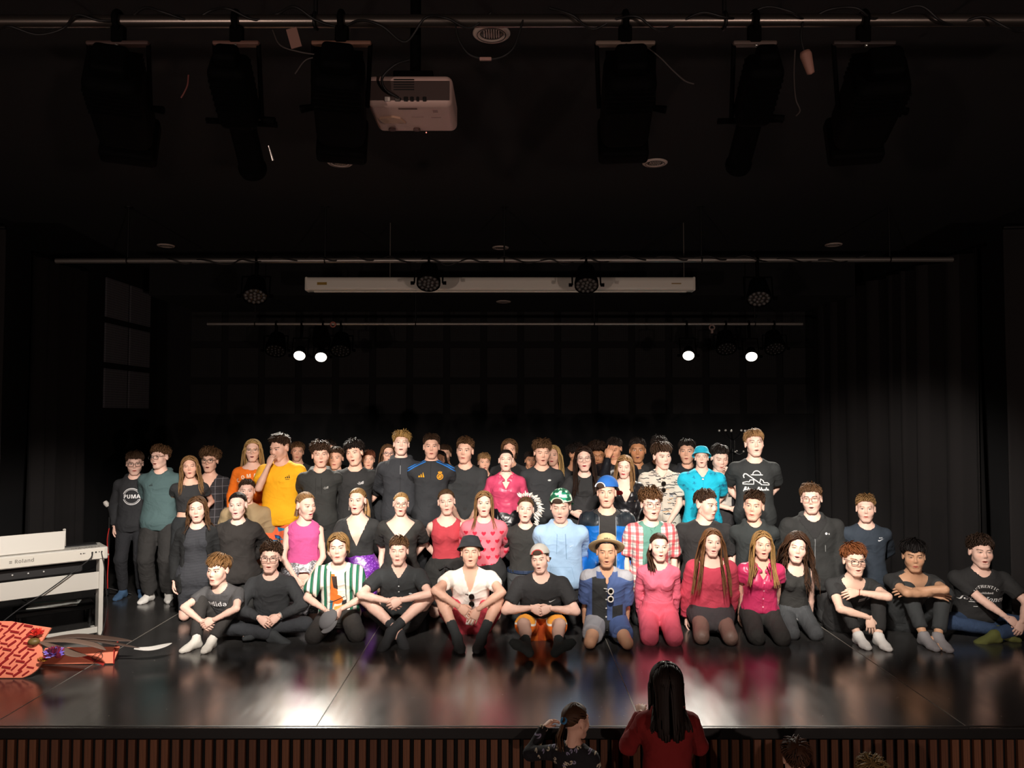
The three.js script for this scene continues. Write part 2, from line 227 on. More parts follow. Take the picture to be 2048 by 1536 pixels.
// projector on a ceiling pole
{
  const O = at(818, 210, 3.0), t = thing('ceiling_projector', 'white projector hanging from a black ceiling pole', 'projector', O);
  const w = 0.342, h = 0.125, d = 0.30, white = std('#d3b4aa', 0.5), dark = std('#120f0f', 0.6);  // white case, with the pink light off the stage put into its colour
  mesh('case', rbox(w, h, d, 0.028, 0, h / 2, -d / 2, 4), white, t);
  mesh('connector_panel', rbox(w * 0.94, h * 0.62, 0.006, 0.002, 0, h * 0.46, 0.001), std('#4a3b37', 0.6), t);
  for (const [x, c, ww] of [[-0.085, '#e8dcd2', 0.022], [-0.045, '#5c5450', 0.02], [-0.012, '#0a0a0a', 0.016], [0.012, '#0a0a0a', 0.013], [0.035, '#0a0a0a', 0.01], [0.062, '#0a0a0a', 0.014]]) mesh('socket', rbox(ww, 0.018, 0.01, 0.003, x, 0.022, 0.004), std(c, 0.5), t);
  mesh('vent', merge(Array.from({ length: 5 }, (_, i) => box(0.08, 0.004, 0.004, -0.02 + 0.0, 0.06 + i * 0.01, 0.005))), dark, t);
  mesh('bottom_slot', rbox(0.075, 0.004, 0.01, 0.001, -0.01, -0.0005, -0.035), std('#5d4640', 0.8), t);
  const tri = new THREE.Shape([[-0.055, 0], [0.035, 0], [0.02, 0.045], [-0.005, 0.06], [-0.06, 0.045]].map((p) => new THREE.Vector2(...p)));
  mesh('lens_recess', new THREE.ExtrudeGeometry(tri, { depth: 0.006, bevelEnabled: true, bevelSize: 0.003, bevelThickness: 0.002 }).rotateX(Math.PI / 2).translate(-0.075, -0.001, -0.17), std('#c8a48c', 0.5), t);
  for (const [x, z] of [[-0.105, -0.25], [0.0, -0.25]]) mesh('foot', new THREE.CylinderGeometry(0.014, 0.016, 0.01, 18).translate(x, -0.003, z), std('#5a413c', 0.6), t);
  mesh('indicator', new THREE.SphereGeometry(0.003, 8, 6).translate(0.035, 0.001, -d), std('#000', 0.4, 0, { emissive: new THREE.Color(1.2, 0.35, 0.25) }), t);
  mesh('warning_label', box(0.02, 0.001, 0.03, 0.098, -0.0008, -0.06), std('#b08e85', 0.6), t);
  mesh('info_label', merge([box(0.05, 0.001, 0.006, 0.02, -0.0006, -0.12), box(0.04, 0.001, 0.012, 0.095, -0.0006, -0.125)]), std('#b08e85', 0.6), t);
  mesh('pole', merge([rod(V(0.012, h, -0.1), V(0.012, CEIL - O.y, -0.1), 0.022, 0.022, 16), rbox(0.16, 0.02, 0.16, 0.006, 0.012, h + 0.015, -0.1), rod(V(0.012, h, -0.1), V(-0.05, h + 0.01, -0.03), 0.01), rod(V(0.012, h, -0.1), V(0.08, h + 0.01, -0.03), 0.01)]), spotBlack, t);
}
// retracted projection screen in its white case
{
  const a = at(613, 569.5, 8.0), b = at(1388, 569, 8.0), L = b.x - a.x, t = thing('projection_screen_case', 'long white tubular case of the rolled up projection screen', 'screen case', V(a.x, a.y, a.z));
  const white = std('#e6e3d6', 0.32);
  const prof = new THREE.Shape(); prof.moveTo(-0.06, 0.07); prof.lineTo(0.05, 0.07); prof.quadraticCurveTo(0.074, 0.068, 0.075, 0.03); prof.lineTo(0.07, -0.045); prof.quadraticCurveTo(0.066, -0.068, 0.04, -0.07); prof.lineTo(-0.05, -0.07); prof.lineTo(-0.06, 0.07);
  const cs = mesh('casing', new THREE.BufferGeometry(), white, t);
  { const pts = prof.getPoints(10), n = pts.length, pos = [], idx = []; for (const x of [0.025, L - 0.025]) for (const p of pts) pos.push(x, p.y, p.x); for (let i = 0; i < n; i++) { const j = (i + 1) % n; idx.push(i, j, n + i, j, n + j, n + i); } for (let i = 1; i < n - 1; i++) idx.push(0, i + 1, i, n, n + i, n + i + 1); const g = new THREE.BufferGeometry(); g.setAttribute('position', new THREE.Float32BufferAttribute(pos, 3)); g.setIndex(idx); const g2 = g.toNonIndexed(); g2.computeVertexNormals(); cs.geometry = g2; cs.material = std('#e6e3d6', 0.32, 0, { side: THREE.DoubleSide }); }
  for (const x of [0.014, L - 0.014]) mesh('end_cap', rbox(0.03, 0.147, 0.142, 0.016, x, 0, 0.006), white, t);
  mesh('bottom_bar', rbox(L - 0.16, 0.012, 0.03, 0.004, L / 2, -0.075, 0.0), white, t);
  mesh('gold_label', box(0.1, 0.028, 0.002, 0.18, 0.0, 0.0745), std('#9a7a2c', 0.45, 0.4), t);
  mesh('red_label', box(0.1, 0.012, 0.002, L - 0.2, 0.0, 0.0745), std('#a58a5a', 0.5), t);
  for (const x of [0.87, L - 0.1]) mesh('hanging_wire', rod(V(x, 0.07, -0.02), V(x, CEIL - a.y, -0.02), 0.006, 0.006, 6), std('#57534c', 0.5), t);
}
// LED par lights (unlit) and the lit rear lamps
function par(label, px, py, d, pipeKey, lookX, lit, sc = 1, lampCol) {
  const P = at(px, py, d), [a, b] = PIPES[pipeKey], k = (P.x - a.x) / (b.x - a.x), H = a.clone().lerp(b, clamp(k, 0.01, 0.99)); H.x = P.x;
  const t = thing(lit ? 'stage_lamp' : 'led_par_light', label, lit ? 'stage lamp' : 'par light', P);
  const dir = V(lookX, lit ? -0.78 : -1.55, 1).normalize(), q = new THREE.Quaternion().setFromUnitVectors(V(0, 0, 1), dir), R = 0.105 * sc;
  const turn = (g) => g.applyQuaternion(q);
  mesh('housing', turn(lathe([[0.0001, -0.2 * sc], [R * 0.7, -0.19 * sc], [R * 0.86, -0.1 * sc], [R, -0.03 * sc], [R, 0.012], [R * 0.94, 0.012], [R * 0.92, -0.004], [0.0001, -0.004]], 28).rotateX(Math.PI / 2)), spotBlack, t);
  if (lit) mesh('lamp_lens', turn(new THREE.CircleGeometry(R * 0.9, 28).translate(0, 0, 0.004)), std('#000000', 0.5, 0, { emissive: new THREE.Color(...lampCol) }), t);
  else {
    mesh('face', turn(new THREE.CircleGeometry(R * 0.93, 28).translate(0, 0, 0)), std('#262422', 0.4), t);
    const g = []; for (const [n, rr] of [[1, 0], [6, 0.36], [12, 0.74]]) for (let i = 0; i < n; i++) { const an = i / n * 6.283 + rr; g.push(new THREE.SphereGeometry(R * 0.15, 10, 6, 0, 6.3, 0, 1.57).rotateX(Math.PI / 2).translate(Math.cos(an) * R * rr, Math.sin(an) * R * rr, 0.003)); }
    mesh('led_lens', turn(merge(g)), std(pipeKey === 'rear' ? '#232221' : '#5b5956', 0.4), t);
  }
  const up = H.clone().sub(P), yw = R + 0.02;
  mesh('yoke', merge([rod(V(-yw, 0, 0), V(-yw, up.y * 0.55, up.z * 0.7), 0.008, 0.008, 8), rod(V(yw, 0, 0), V(yw, up.y * 0.55, up.z * 0.7), 0.008, 0.008, 8), rod(V(-yw, up.y * 0.55, up.z * 0.7), V(yw, up.y * 0.55, up.z * 0.7), 0.008, 0.008, 8)]), spotBlack, t);
  mesh('clamp', merge([rod(V(0, up.y * 0.55, up.z * 0.7), V(0, up.y, up.z), 0.016, 0.02, 10), new THREE.TorusGeometry(0.034, 0.011, 8, 18).rotateY(Math.PI / 2).translate(0, up.y, up.z)]), spotBlack, t);
  for (const s of [-1, 1]) mesh('knob', rod(V(s * yw, 0, 0), V(s * (yw + 0.035), 0, 0), 0.016, 0.018, 10), spotBlack, t);
  return { P, dir };
}
par('black LED par light hanging at the left end under the middle pipe', 510, 592, 7.35, 'mid', 0.25, false, 1.1);
par('black LED par light in front of the left part of the screen case', 857, 566, 7.35, 'mid', 0.05, false, 1.1);
par('black LED par light in front of the right part of the screen case', 1173, 570, 7.35, 'mid', -0.05, false, 1.1);
par('black LED par light hanging at the right end under the middle pipe', 1518, 597, 7.35, 'mid', -0.25, false, 1.1);
par('dark unlit par light left of the two left lit lamps', 551, 701, 9.37, 'rear', 0.1, false, 1.2);
par('dark unlit par light right of the two left lit lamps', 681, 701, 9.37, 'rear', 0.1, false, 1.2);
par('dark unlit par light between the two right lit lamps', 1453, 697, 9.37, 'rear', -0.1, false, 1.2);
par('dark unlit par light, rightmost on the rear pipe', 1550, 697, 9.37, 'rear', -0.1, false, 1.2);
for (const [px, py, tx, label] of [[599, 711, -1.6, 'glowing white stage lamp, leftmost of the four lit ones'], [642, 714, -0.9, 'glowing white stage lamp, second of the left lit pair'], [1377, 711, 0.9, 'glowing white stage lamp above the boy in the dark hoodie, left of the right pair'], [1503, 713, 1.6, 'glowing white stage lamp, rightmost of the four lit ones']]) {
  const { P, dir } = par(label, px, py, 9.3, 'rear', (tx - at(px, py, 9.3).x) / 6, true, 0.72, [7, 7, 6.3]);
  spotLight(P.clone().addScaledVector(dir, 0.03), V(tx, 0.3, -5.6), BACK, 0xfff8ea, 21 * D, 0.5, 5);
}
// unseen lamps behind the camera, placed to light the slats and projector
for (const x of [-3.4, 3.4]) {
  const t = thing('unseen_hall_lamp', x < 0 ? 'dim warm wall light on the rear hall wall at left' : 'dim warm wall light on the rear hall wall at right', 'unseen lamp', V(x, 0.55, 4.6));
  mesh('back_plate', rbox(0.16, 0.3, 0.03, 0.01), blackMetal, t);
  mesh('unseen_lamp_glass', new THREE.SphereGeometry(0.075, 20, 14).translate(0, 0, -0.08), std('#000', 0.5, 0, { emissive: new THREE.Color(1.6, 0.95, 0.7) }), t);
  const l = new THREE.PointLight(0xffe0d2, UNSEEN_HALL * 10, 0, 2); l.position.set(x, 0.55, 4.4); l.castShadow = true; l.shadow.radius = 5; scene.add(l);
}
// ---------- signed-distance modelling ----------
const smin = (a, b, k) => { const h = Math.max(k - Math.abs(a - b), 0) / k; return Math.min(a, b) - h * h * k * 0.25; };
function RC(a, b, r1, r2, cuts) { // tapered capsule; cuts: [[point, outward normal], ...] give flat ends
  const ax = a.x, ay = a.y, az = a.z, bx = b.x - ax, by = b.y - ay, bz = b.z - az, l2 = Math.max(bx * bx + by * by + bz * bz, 1e-9), rr = r1 - r2, a2 = Math.max(l2 - rr * rr, 1e-9), il2 = 1 / l2;
  const f = (x, y, z) => {
    const px = x - ax, py = y - ay, pz = z - az, yy = px * bx + py * by + pz * bz, zz = yy - l2;
    const qx = px * l2 - bx * yy, qy = py * l2 - by * yy, qz = pz * l2 - bz * yy, x2 = qx * qx + qy * qy + qz * qz, y2 = yy * yy * l2, z2 = zz * zz * l2, k = Math.sign(rr) * rr * rr * x2;
    if (Math.sign(zz) * a2 * z2 > k) return Math.sqrt(x2 + z2) * il2 - r2;
    if (Math.sign(yy) * a2 * y2 < k) return Math.sqrt(x2 + y2) * il2 - r1;
    return (Math.sqrt(x2 * a2 * il2) + yy * rr) * il2 - r1;
  };
  if (!cuts) return f;
  const C = cuts.map(([p, n]) => [n.x, n.y, n.z, n.dot(p)]);
  return (x, y, z) => { let d = f(x, y, z); for (const c of C) d = Math.max(d, c[0] * x + c[1] * y + c[2] * z - c[3]); return d; };
}
function EL(cx, cy, cz, rx, ry, rz) { return (x, y, z) => { x -= cx; y -= cy; z -= cz; const a = x / rx, b = y / ry, c = z / rz, k0 = Math.sqrt(a * a + b * b + c * c), e = a / rx, f = b / ry, g = c / rz, k1 = Math.sqrt(e * e + f * f + g * g); return k1 < 1e-9 ? -Math.min(rx, ry, rz) : k0 * (k0 - 1) / k1; }; }
const evalGroups = (gs, K, x, y, z) => { let D0 = 1e9; for (const g of gs) { let d = 1e9; for (const p of g.prims) d = d > 1e8 ? p(x, y, z) : smin(d, p(x, y, z), g.k); D0 = D0 > 1e8 ? d : smin(D0, d, K); } return D0; };
// groups of primitives -> smooth mesh (naive surface nets on a sparse grid)
function sdfMesh(groups, K, xs, ys, zs, mod, amp = 0) {
  const nx = xs.length, ny = ys.length, nz = zs.length, B = 4, F = new Float32Array(nx * ny * nz).fill(1), act = [];
  const bx = Math.ceil(nx / B), by = Math.ceil(ny / B), bz = Math.ceil(nz / B), on = new Uint8Array(bx * by * bz);
  for (let k = 0; k < bz; k++) for (let j = 0; j < by; j++) for (let i = 0; i < bx; i++) {
    const i0 = i * B, i1 = Math.min(i0 + B, nx - 1), j0 = j * B, j1 = Math.min(j0 + B, ny - 1), k0 = k * B, k1 = Math.min(k0 + B, nz - 1);
    const cx = (xs[i0] + xs[i1]) / 2, cy = (ys[j0] + ys[j1]) / 2, cz = (zs[k0] + zs[k1]) / 2, R = Math.hypot(xs[i1] - xs[i0], ys[j1] - ys[j0], zs[k1] - zs[k0]) / 2 + 0.002;
    let m = 1e9; const ds = groups.map((g) => g.prims.map((p) => { const d = p(cx, cy, cz); if (d < m) m = d; return d; }));
    if (m > R * 1.35 + amp + K + 0.02) continue;
    const sub = []; groups.forEach((g, gi) => { const pr = g.prims.filter((_, pi) => ds[gi][pi] < m + 2.6 * R + g.k + K); if (pr.length) sub.push({ k: g.k, prims: pr }); });
    let any = 0;
    for (let kk = k0; kk < Math.min(k0 + B, nz); kk++) for (let jj = j0; jj < Math.min(j0 + B, ny); jj++) for (let ii = i0; ii < Math.min(i0 + B, nx); ii++) {
      const x = xs[ii], y = ys[jj], z = zs[kk]; let d = evalGroups(sub, K, x, y, z); if (mod) d = mod(x, y, z, d);
      F[(kk * ny + jj) * nx + ii] = d;
    }
    on[(k * by + j) * bx + i] = 1;
  }
  const vid = new Int32Array(nx * ny * nz).fill(-1), pos = [], idx = [], sx = 1, sy = nx, sz = nx * ny, cor = [0, 1, sy, sy + 1, sz, sz + 1, sz + sy, sz + sy + 1];
  const E = [[0, 1], [2, 3], [4, 5], [6, 7], [0, 2], [1, 3], [4, 6], [5, 7], [0, 4], [1, 5], [2, 6], [3, 7]];
  const isOn = (i, j, k) => on[((k / B | 0) * by + (j / B | 0)) * bx + (i / B | 0)];
  for (let k = 0; k < nz - 1; k++) for (let j = 0; j < ny - 1; j++) for (let i = 0; i < nx - 1; i++) {
    if (i % B === 0 && !isOn(i, j, k) && !(i + B < nx && isOn(Math.min(i + B, nx - 1), j, k)) && j % B !== B - 1 && k % B !== B - 1) { i += B - 2; continue; }
    const o = (k * ny + j) * nx + i; let mask = 0; for (let c = 0; c < 8; c++) if (F[o + cor[c]] < 0) mask |= 1 << c;
    if (mask === 0 || mask === 255) continue;
    let x = 0, y = 0, z = 0, n = 0;
    for (const [a, b] of E) { if (((mask >> a) & 1) === ((mask >> b) & 1)) continue; const fa = F[o + cor[a]], fb = F[o + cor[b]], t = fa / (fa - fb); n++; x += (a & 1) + ((b & 1) - (a & 1)) * t; y += ((a >> 1) & 1) + (((b >> 1) & 1) - ((a >> 1) & 1)) * t; z += (a >> 2) + ((b >> 2) - (a >> 2)) * t; }
    x /= n; y /= n; z /= n; vid[o] = pos.length / 3;
    pos.push(xs[i] + (xs[i + 1] - xs[i]) * x, ys[j] + (ys[j + 1] - ys[j]) * y, zs[k] + (zs[k + 1] - zs[k]) * z); act.push(i, j, k);
  }
  const quad = (a, b, c, d, flip) => { if (a < 0 || b < 0 || c < 0 || d < 0) return; flip ? idx.push(a, c, b, c, a, d) : idx.push(a, b, c, c, d, a); };
  for (let q = 0; q < act.length; q += 3) {
    const i = act[q], j = act[q + 1], k = act[q + 2], o = (k * ny + j) * nx + i, s = F[o] < 0;
    if (j > 0 && k > 0 && (F[o + sx] < 0) !== s) quad(vid[o], vid[o - sy], vid[o - sy - sz], vid[o - sz], !s);
    if (i > 0 && k > 0 && (F[o + sy] < 0) !== s) quad(vid[o], vid[o - sz], vid[o - sz - sx], vid[o - sx], !s);
    if (i > 0 && j > 0 && (F[o + sz] < 0) !== s) quad(vid[o], vid[o - sx], vid[o - sx - sy], vid[o - sy], !s);
  }
  const g = new THREE.BufferGeometry(); g.setAttribute('position', new THREE.Float32BufferAttribute(pos, 3)); g.setIndex(idx); g.computeVertexNormals(); return g;
}
const axis = (a, b, s) => { const n = Math.max(2, Math.ceil((b - a) / s)), o = new Float32Array(n + 1); for (let i = 0; i <= n; i++) o[i] = a + (b - a) * i / n; return o; };
function axisVar(parts) { const o = []; for (const [a, b, s] of parts) { const n = Math.ceil((b - a) / s); for (let i = 0; i < n; i++) o.push(a + (b - a) * i / n); } o.push(parts.at(-1)[1]); return Float32Array.from(o); }

// ---------- texture atlases: faces (skin) and printed cloth ----------
const FA = 10, FS = 204, faceCanvas = canvas(2040, 2040), fctx = faceCanvas.getContext('2d');
let faceN = 0; const faceTiles = {};
function eyesAndMouth(f) {
  const key = JSON.stringify(f); if (faceTiles[key] !== undefined) return faceTiles[key];
  const n = faceTiles[key] = faceN++, ox = (n % FA) * FS, oy = Math.floor(n / FA) * FS, c = fctx; if (n >= FA * FA) throw new Error('face atlas full');
  c.save(); c.setTransform(1, 0, 0, 1, 0, 0); c.beginPath(); c.rect(ox, oy, FS, FS); c.clip(); c.fillStyle = f.skin; c.fillRect(ox, oy, FS, FS);
  const k = FS / 200; c.setTransform(k, 0, 0, k, ox + 100 * k, oy + 118 * k); // millimetres from the head's centre, y down
  const blob = (x, y, rx, ry, col, a) => { for (let i = 5; i > 0; i--) { c.globalAlpha = a / 5; c.fillStyle = col; c.beginPath(); c.ellipse(x, y, rx * i / 5, ry * i / 5, 0, 0, 7); c.fill(); } c.globalAlpha = 1; };
  blob(-38, 20, 24, 18, '#d8604a', f.blush ?? 0.2); blob(38, 20, 24, 18, '#d8604a', f.blush ?? 0.2); blob(0, 18, 13, 11, '#d0604a', 0.2);
  for (const s of [-1, 1]) {
    blob(s * 31, -9, 19, 11, '#7a4a38', 0.22);  // hollow of the eye socket darkened in the skin colour
    const op = (f.eye ?? 0.75) * 0.8, h = 1.2 + 4.6 * op;
    c.fillStyle = '#d9cfc8'; c.beginPath(); c.ellipse(s * 31, -9, 14.5, h, s * -0.05, 0, 7); c.fill();
    c.save(); c.beginPath(); c.ellipse(s * 31, -9, 14.5, h, s * -0.05, 0, 7); c.clip(); c.fillStyle = f.iris ?? '#33241b'; c.beginPath(); c.arc(s * 31 + (f.look ?? 0), -9, 6.6, 0, 7); c.fill(); c.fillStyle = '#0c0808'; c.beginPath(); c.arc(s * 31 + (f.look ?? 0), -9, 3, 0, 7); c.fill(); c.restore();
    c.strokeStyle = f.lash ?? '#2a1a14'; c.lineWidth = f.sex === 'f' ? 3.4 : 2.4; c.beginPath(); c.ellipse(s * 31, -8, 15.5, h + 1.5, s * -0.05, Math.PI * 1.04, Math.PI * 1.96); c.stroke();
    c.strokeStyle = f.brow ?? '#3a281e'; c.globalAlpha = 0.85; c.lineWidth = f.sex === 'f' ? 3.8 : 4.8; c.lineCap = 'round'; c.beginPath(); c.moveTo(s * 15, -25); c.quadraticCurveTo(s * 34, -33, s * 49, -25); c.stroke(); c.globalAlpha = 1;
  }
  c.fillStyle = '#6a3626'; c.globalAlpha = 0.6; for (const s of [-1, 1]) { c.beginPath(); c.ellipse(s * 7, 31.5, 4, 1.8, 0, 0, 7); c.fill(); } c.globalAlpha = 1;  // nostril shade painted as dark ellipses into the face colour
  const m = f.mouth ?? 0, lw = 24 - m * 3; c.fillStyle = f.lips ?? '#b8655a';
  c.beginPath(); c.moveTo(-lw, 62); c.quadraticCurveTo(-8, 52 - m * 2, 0, 56 - m * 2); c.quadraticCurveTo(8, 52 - m * 2, lw, 62); c.quadraticCurveTo(0, 78 + m * 9, -lw, 62); c.fill();
  c.fillStyle = m > 0.2 ? '#38120f' : '#6a2c26'; c.beginPath(); c.ellipse(0, 63.5 + m * 1.5, lw - 6, 1.2 + m * 7, 0, 0, 7); c.fill();
  if (m > 0.35) { c.fillStyle = '#e8e0d4'; c.beginPath(); c.ellipse(0, 61 - m * 2.6, lw - 10, 2.2, 0, 0, 7); c.fill(); }
  if (f.freckles) { const r = rng(n + 3); c.fillStyle = 'rgba(150,80,50,0.35)'; for (let i = 0; i < 40; i++) { c.beginPath(); c.arc((r() - 0.5) * 90, 10 + r() * 22, 1.3, 0, 7); c.fill(); } }
  c.restore(); return n;
}
const skinMap = new THREE.CanvasTexture(faceCanvas); skinMap.colorSpace = THREE.SRGBColorSpace;
const skinMat = new THREE.MeshPhysicalMaterial({ color: 0xffffff, map: skinMap, roughness: 0.52, specularIntensity: 0.6, sheen: 0.1, sheenRoughness: 0.5, sheenColor: new THREE.Color(1, 0.8, 0.7) });
function faceUV(n, x, y) { const u = clamp(x / 0.2 + 0.5, 0.03, 0.97), v = clamp((0.118 - y) / 0.2, 0.03, 0.97); return [((n % FA) + u) / FA, 1 - (Math.floor(n / FA) + v) / FA]; }
const CLOTH = []; let clothN = 0;
function clothTile(fn) { // 42 cm = half... tile covers 70 x 90 cm of the chest in front view; drawing units are centimetres
  const n = clothN++, ai = Math.floor(n / 16), t = n % 16;
  if (!CLOTH[ai]) { const cv = canvas(2048, 2048), tx = new THREE.CanvasTexture(cv); tx.colorSpace = THREE.SRGBColorSpace; CLOTH[ai] = { cv, ctx: cv.getContext('2d'), mat: [new THREE.MeshStandardMaterial({ map: tx, roughness: 0.88 }), new THREE.MeshPhysicalMaterial({ map: tx, roughness: 0.34, sheen: 0.6, sheenColor: new THREE.Color(1, 0.7, 0.8), sheenRoughness: 0.4 })] }; }
  const c = CLOTH[ai].ctx, ox = (t % 4) * 512, oy = Math.floor(t / 4) * 512; c.save(); c.setTransform(1, 0, 0, 1, 0, 0); c.beginPath(); c.rect(ox, oy, 512, 512); c.clip(); c.setTransform(512 / 70, 0, 0, 512 / 90, ox + 256, oy); fn(c); c.restore();
  return { ai, t };
}
function clothUV(tile, x, y) { const u = clamp(x / 0.7 + 0.5, 0.01, 0.99), v = clamp((0.65 - y) / 0.9, 0.01, 0.99); return [((tile.t % 4) + u) / 4, 1 - (Math.floor(tile.t / 4) + v) / 4]; }

// ---------- the head ----------
const headCache = {};
function headGeo(sex, mouth, c = 1) {
  const key = sex + mouth + c; if (headCache[key]) return headCache[key];
  const f = sex === 'f', jw = f ? 0.92 : 1;
  const groups = [{ k: 0.028, prims: [EL(0, 0.030, -0.014, 0.073, 0.084, 0.092), EL(0, -0.032, 0.028, 0.060 * jw, 0.078, 0.066), RC(V(-0.012 * jw, -0.097, 0.064), V(0.012 * jw, -0.097, 0.064), 0.017, 0.017), RC(V(-0.046 * jw, -0.058, 0.0), V(-0.02, -0.095, 0.05), 0.019, 0.014), RC(V(0.046 * jw, -0.058, 0.0), V(0.02, -0.095, 0.05), 0.019, 0.014), EL(-0.040, -0.022, 0.052, 0.025, 0.028, 0.025), EL(0.040, -0.022, 0.052, 0.025, 0.028, 0.025), RC(V(-0.028, 0.030, 0.075), V(0.028, 0.030, 0.075), f ? 0.009 : 0.011, f ? 0.009 : 0.011), RC(V(0, -0.06, -0.018), V(0, -0.19, -0.036), f ? 0.040 : 0.046, f ? 0.042 : 0.049)] },
    { k: 0.008, prims: [RC(V(0, 0.018, 0.083), V(0, -0.020, 0.1005), 0.007, 0.0095), RC(V(-0.0085, -0.025, 0.093), V(0.0085, -0.025, 0.093), 0.0078, 0.0078)] },
    { k: 0.006, prims: [RC(V(-0.017, -0.0585, 0.082), V(0, -0.0555, 0.0905), 0.005, 0.0065), RC(V(0.017, -0.0585, 0.082), V(0, -0.0555, 0.0905), 0.005, 0.0065)] }, { k: 0.006, prims: [RC(V(-0.013, -0.069 - mouth * 0.008, 0.083), V(0.013, -0.069 - mouth * 0.008, 0.083), 0.0075, 0.0075)] },
    { k: 0.01, prims: [-1, 1].map((s) => EL(s * 0.0785, -0.004, -0.012, 0.011, 0.031, 0.019)) }];
  const sock = [-1, 1].map((s) => EL(s * 0.031, 0.009, 0.100, 0.021, 0.0125, 0.021)), eye = [-1, 1].map((s) => EL(s * 0.031, 0.008, 0.0735, 0.0155, 0.0135, 0.0145)), mo = EL(0, -0.0635 - mouth * 0.002, 0.092, 0.017, 0.0012 + 0.0075 * mouth, 0.018), ear = [-1, 1].map((s) => EL(s * 0.0885, -0.002, -0.006, 0.006, 0.02, 0.010));
  const mod = (x, y, z, d) => {
    if (z > 0.05) { for (const s of sock) d = -smin(-d, s(x, y, z), 0.014); for (const e of eye) d = smin(d, e(x, y, z), 0.004); d = -smin(-d, mo(x, y, z), 0.003); }
    else if (Math.abs(x) > 0.07) for (const e of ear) d = -smin(-d, e(x, y, z), 0.005);
    return d;
  };
  return headCache[key] = sdfMesh(groups, 0.010, axis(-0.1, 0.1, 0.005 * c), axisVar([[-0.2, -0.118, 0.012 * c], [-0.118, 0.05, 0.0048 * c], [0.05, 0.125, 0.011 * c]]), axisVar([[-0.12, 0.03, 0.011 * c], [0.03, 0.125, 0.0046 * c]]), mod, 0.02);
}
// ---------- hands ----------
const handCache = {};
function ringTube(path, radii, flat, sides, up) { // swept closed tube through points with per-ring radius
  const pos = [], idx = [], n = path.length, q = V(), t = V(), u = V(), w = V();
  for (let i = 0; i < n; i++) { t.copy(path[Math.min(i + 1, n - 1)]).sub(path[Math.max(i - 1, 0)]).normalize(); w.crossVectors(t, up).normalize(); u.crossVectors(w, t).normalize(); for (let k = 0; k < sides; k++) { const a = k / sides * 6.28318; q.copy(path[i]).addScaledVector(w, Math.cos(a) * radii[i]).addScaledVector(u, Math.sin(a) * radii[i] * flat); pos.push(q.x, q.y, q.z); } }
  for (let i = 0; i < n - 1; i++) for (let k = 0; k < sides; k++) { const a = i * sides + k, b = i * sides + (k + 1) % sides, c = a + sides, d = b + sides; idx.push(a, b, c, b, d, c); }
  pos.push(path[0].x, path[0].y, path[0].z, path[n - 1].x, path[n - 1].y, path[n - 1].z); const P0 = n * sides, P1 = P0 + 1;
  for (let k = 0; k < sides; k++) { idx.push(P0, (k + 1) % sides, k); idx.push(P1, (n - 1) * sides + k, (n - 1) * sides + (k + 1) % sides); }
  const g = new THREE.BufferGeometry(); g.setAttribute('position', new THREE.Float32BufferAttribute(pos, 3)); g.setIndex(idx); g.computeVertexNormals(); return g;
}
function handGeo(curl) { // wrist at the origin, fingers +y, palm facing +z, thumb on the +x side
  const key = curl.toFixed(2); if (handCache[key]) return handCache[key];
  const parts = [], up = V(0, 0, 1);
  parts.push(ringTube([V(0, -0.015, 0), V(0, 0.0, 0), V(0.002, 0.022, 0.001), V(0.002, 0.05, 0.001), V(0, 0.078, 0), V(0, 0.088, 0)], [0.025, 0.027, 0.035, 0.041, 0.039, 0.028], 0.42, 12, up));
  for (const [x, y, L, r, sp] of [[0.028, 0.080, 0.070, 0.0088, 0.10], [0.009, 0.086, 0.078, 0.0090, 0.02], [-0.011, 0.083, 0.072, 0.0086, -0.06], [-0.029, 0.074, 0.056, 0.0076, -0.16]]) {
    const path = [], rad = []; let p = V(x * 0.96, y - 0.018, 0), a = 0.05; const seg = [0.018, L * 0.24, L * 0.24, L * 0.16, L * 0.16, L * 0.12, L * 0.10], bend = [0, 0.55, 0.55, 0.5, 0.5, 0.3, 0.2];
    path.push(p.clone()); rad.push(r);
    seg.forEach((s, i) => { a += bend[i] * curl; const d = V(Math.sin(sp) * Math.cos(a), Math.cos(sp) * Math.cos(a), Math.sin(a)); p = p.clone().addScaledVector(d, s); path.push(p); rad.push(r * [1, 0.98, 1.02, 0.9, 0.95, 0.84, 0.5][i]); });
    parts.push(ringTube(path, rad, 0.95, 7, V(0, 0.3, 1)));
  }
  { const path = [V(0.014, 0.012, 0.002), V(0.032, 0.030, 0.008), V(0.046, 0.05, 0.014), V(0.052 - 0.008 * curl, 0.068, 0.020 + 0.006 * curl), V(0.054 - 0.016 * curl, 0.085, 0.024 + 0.012 * curl), V(0.053 - 0.02 * curl, 0.092, 0.026 + 0.014 * curl)]; parts.push(ringTube(path, [0.012, 0.0135, 0.011, 0.0105, 0.009, 0.005], 0.92, 7, V(0, 0, 1))); }
  return handCache[key] = mergeGeometries(parts);
}
function placed(geo, m, mirror) { const g = geo.clone(); if (mirror) { g.scale(-1, 1, 1); const ix = g.index.array; for (let i = 0; i < ix.length; i += 3) { const t = ix[i]; ix[i] = ix[i + 1]; ix[i + 1] = t; } const n = g.attributes.normal; for (let i = 0; i < n.count; i++) n.setXYZ(i, n.getX(i), n.getY(i), n.getZ(i)); } g.applyMatrix4(m); return g; }

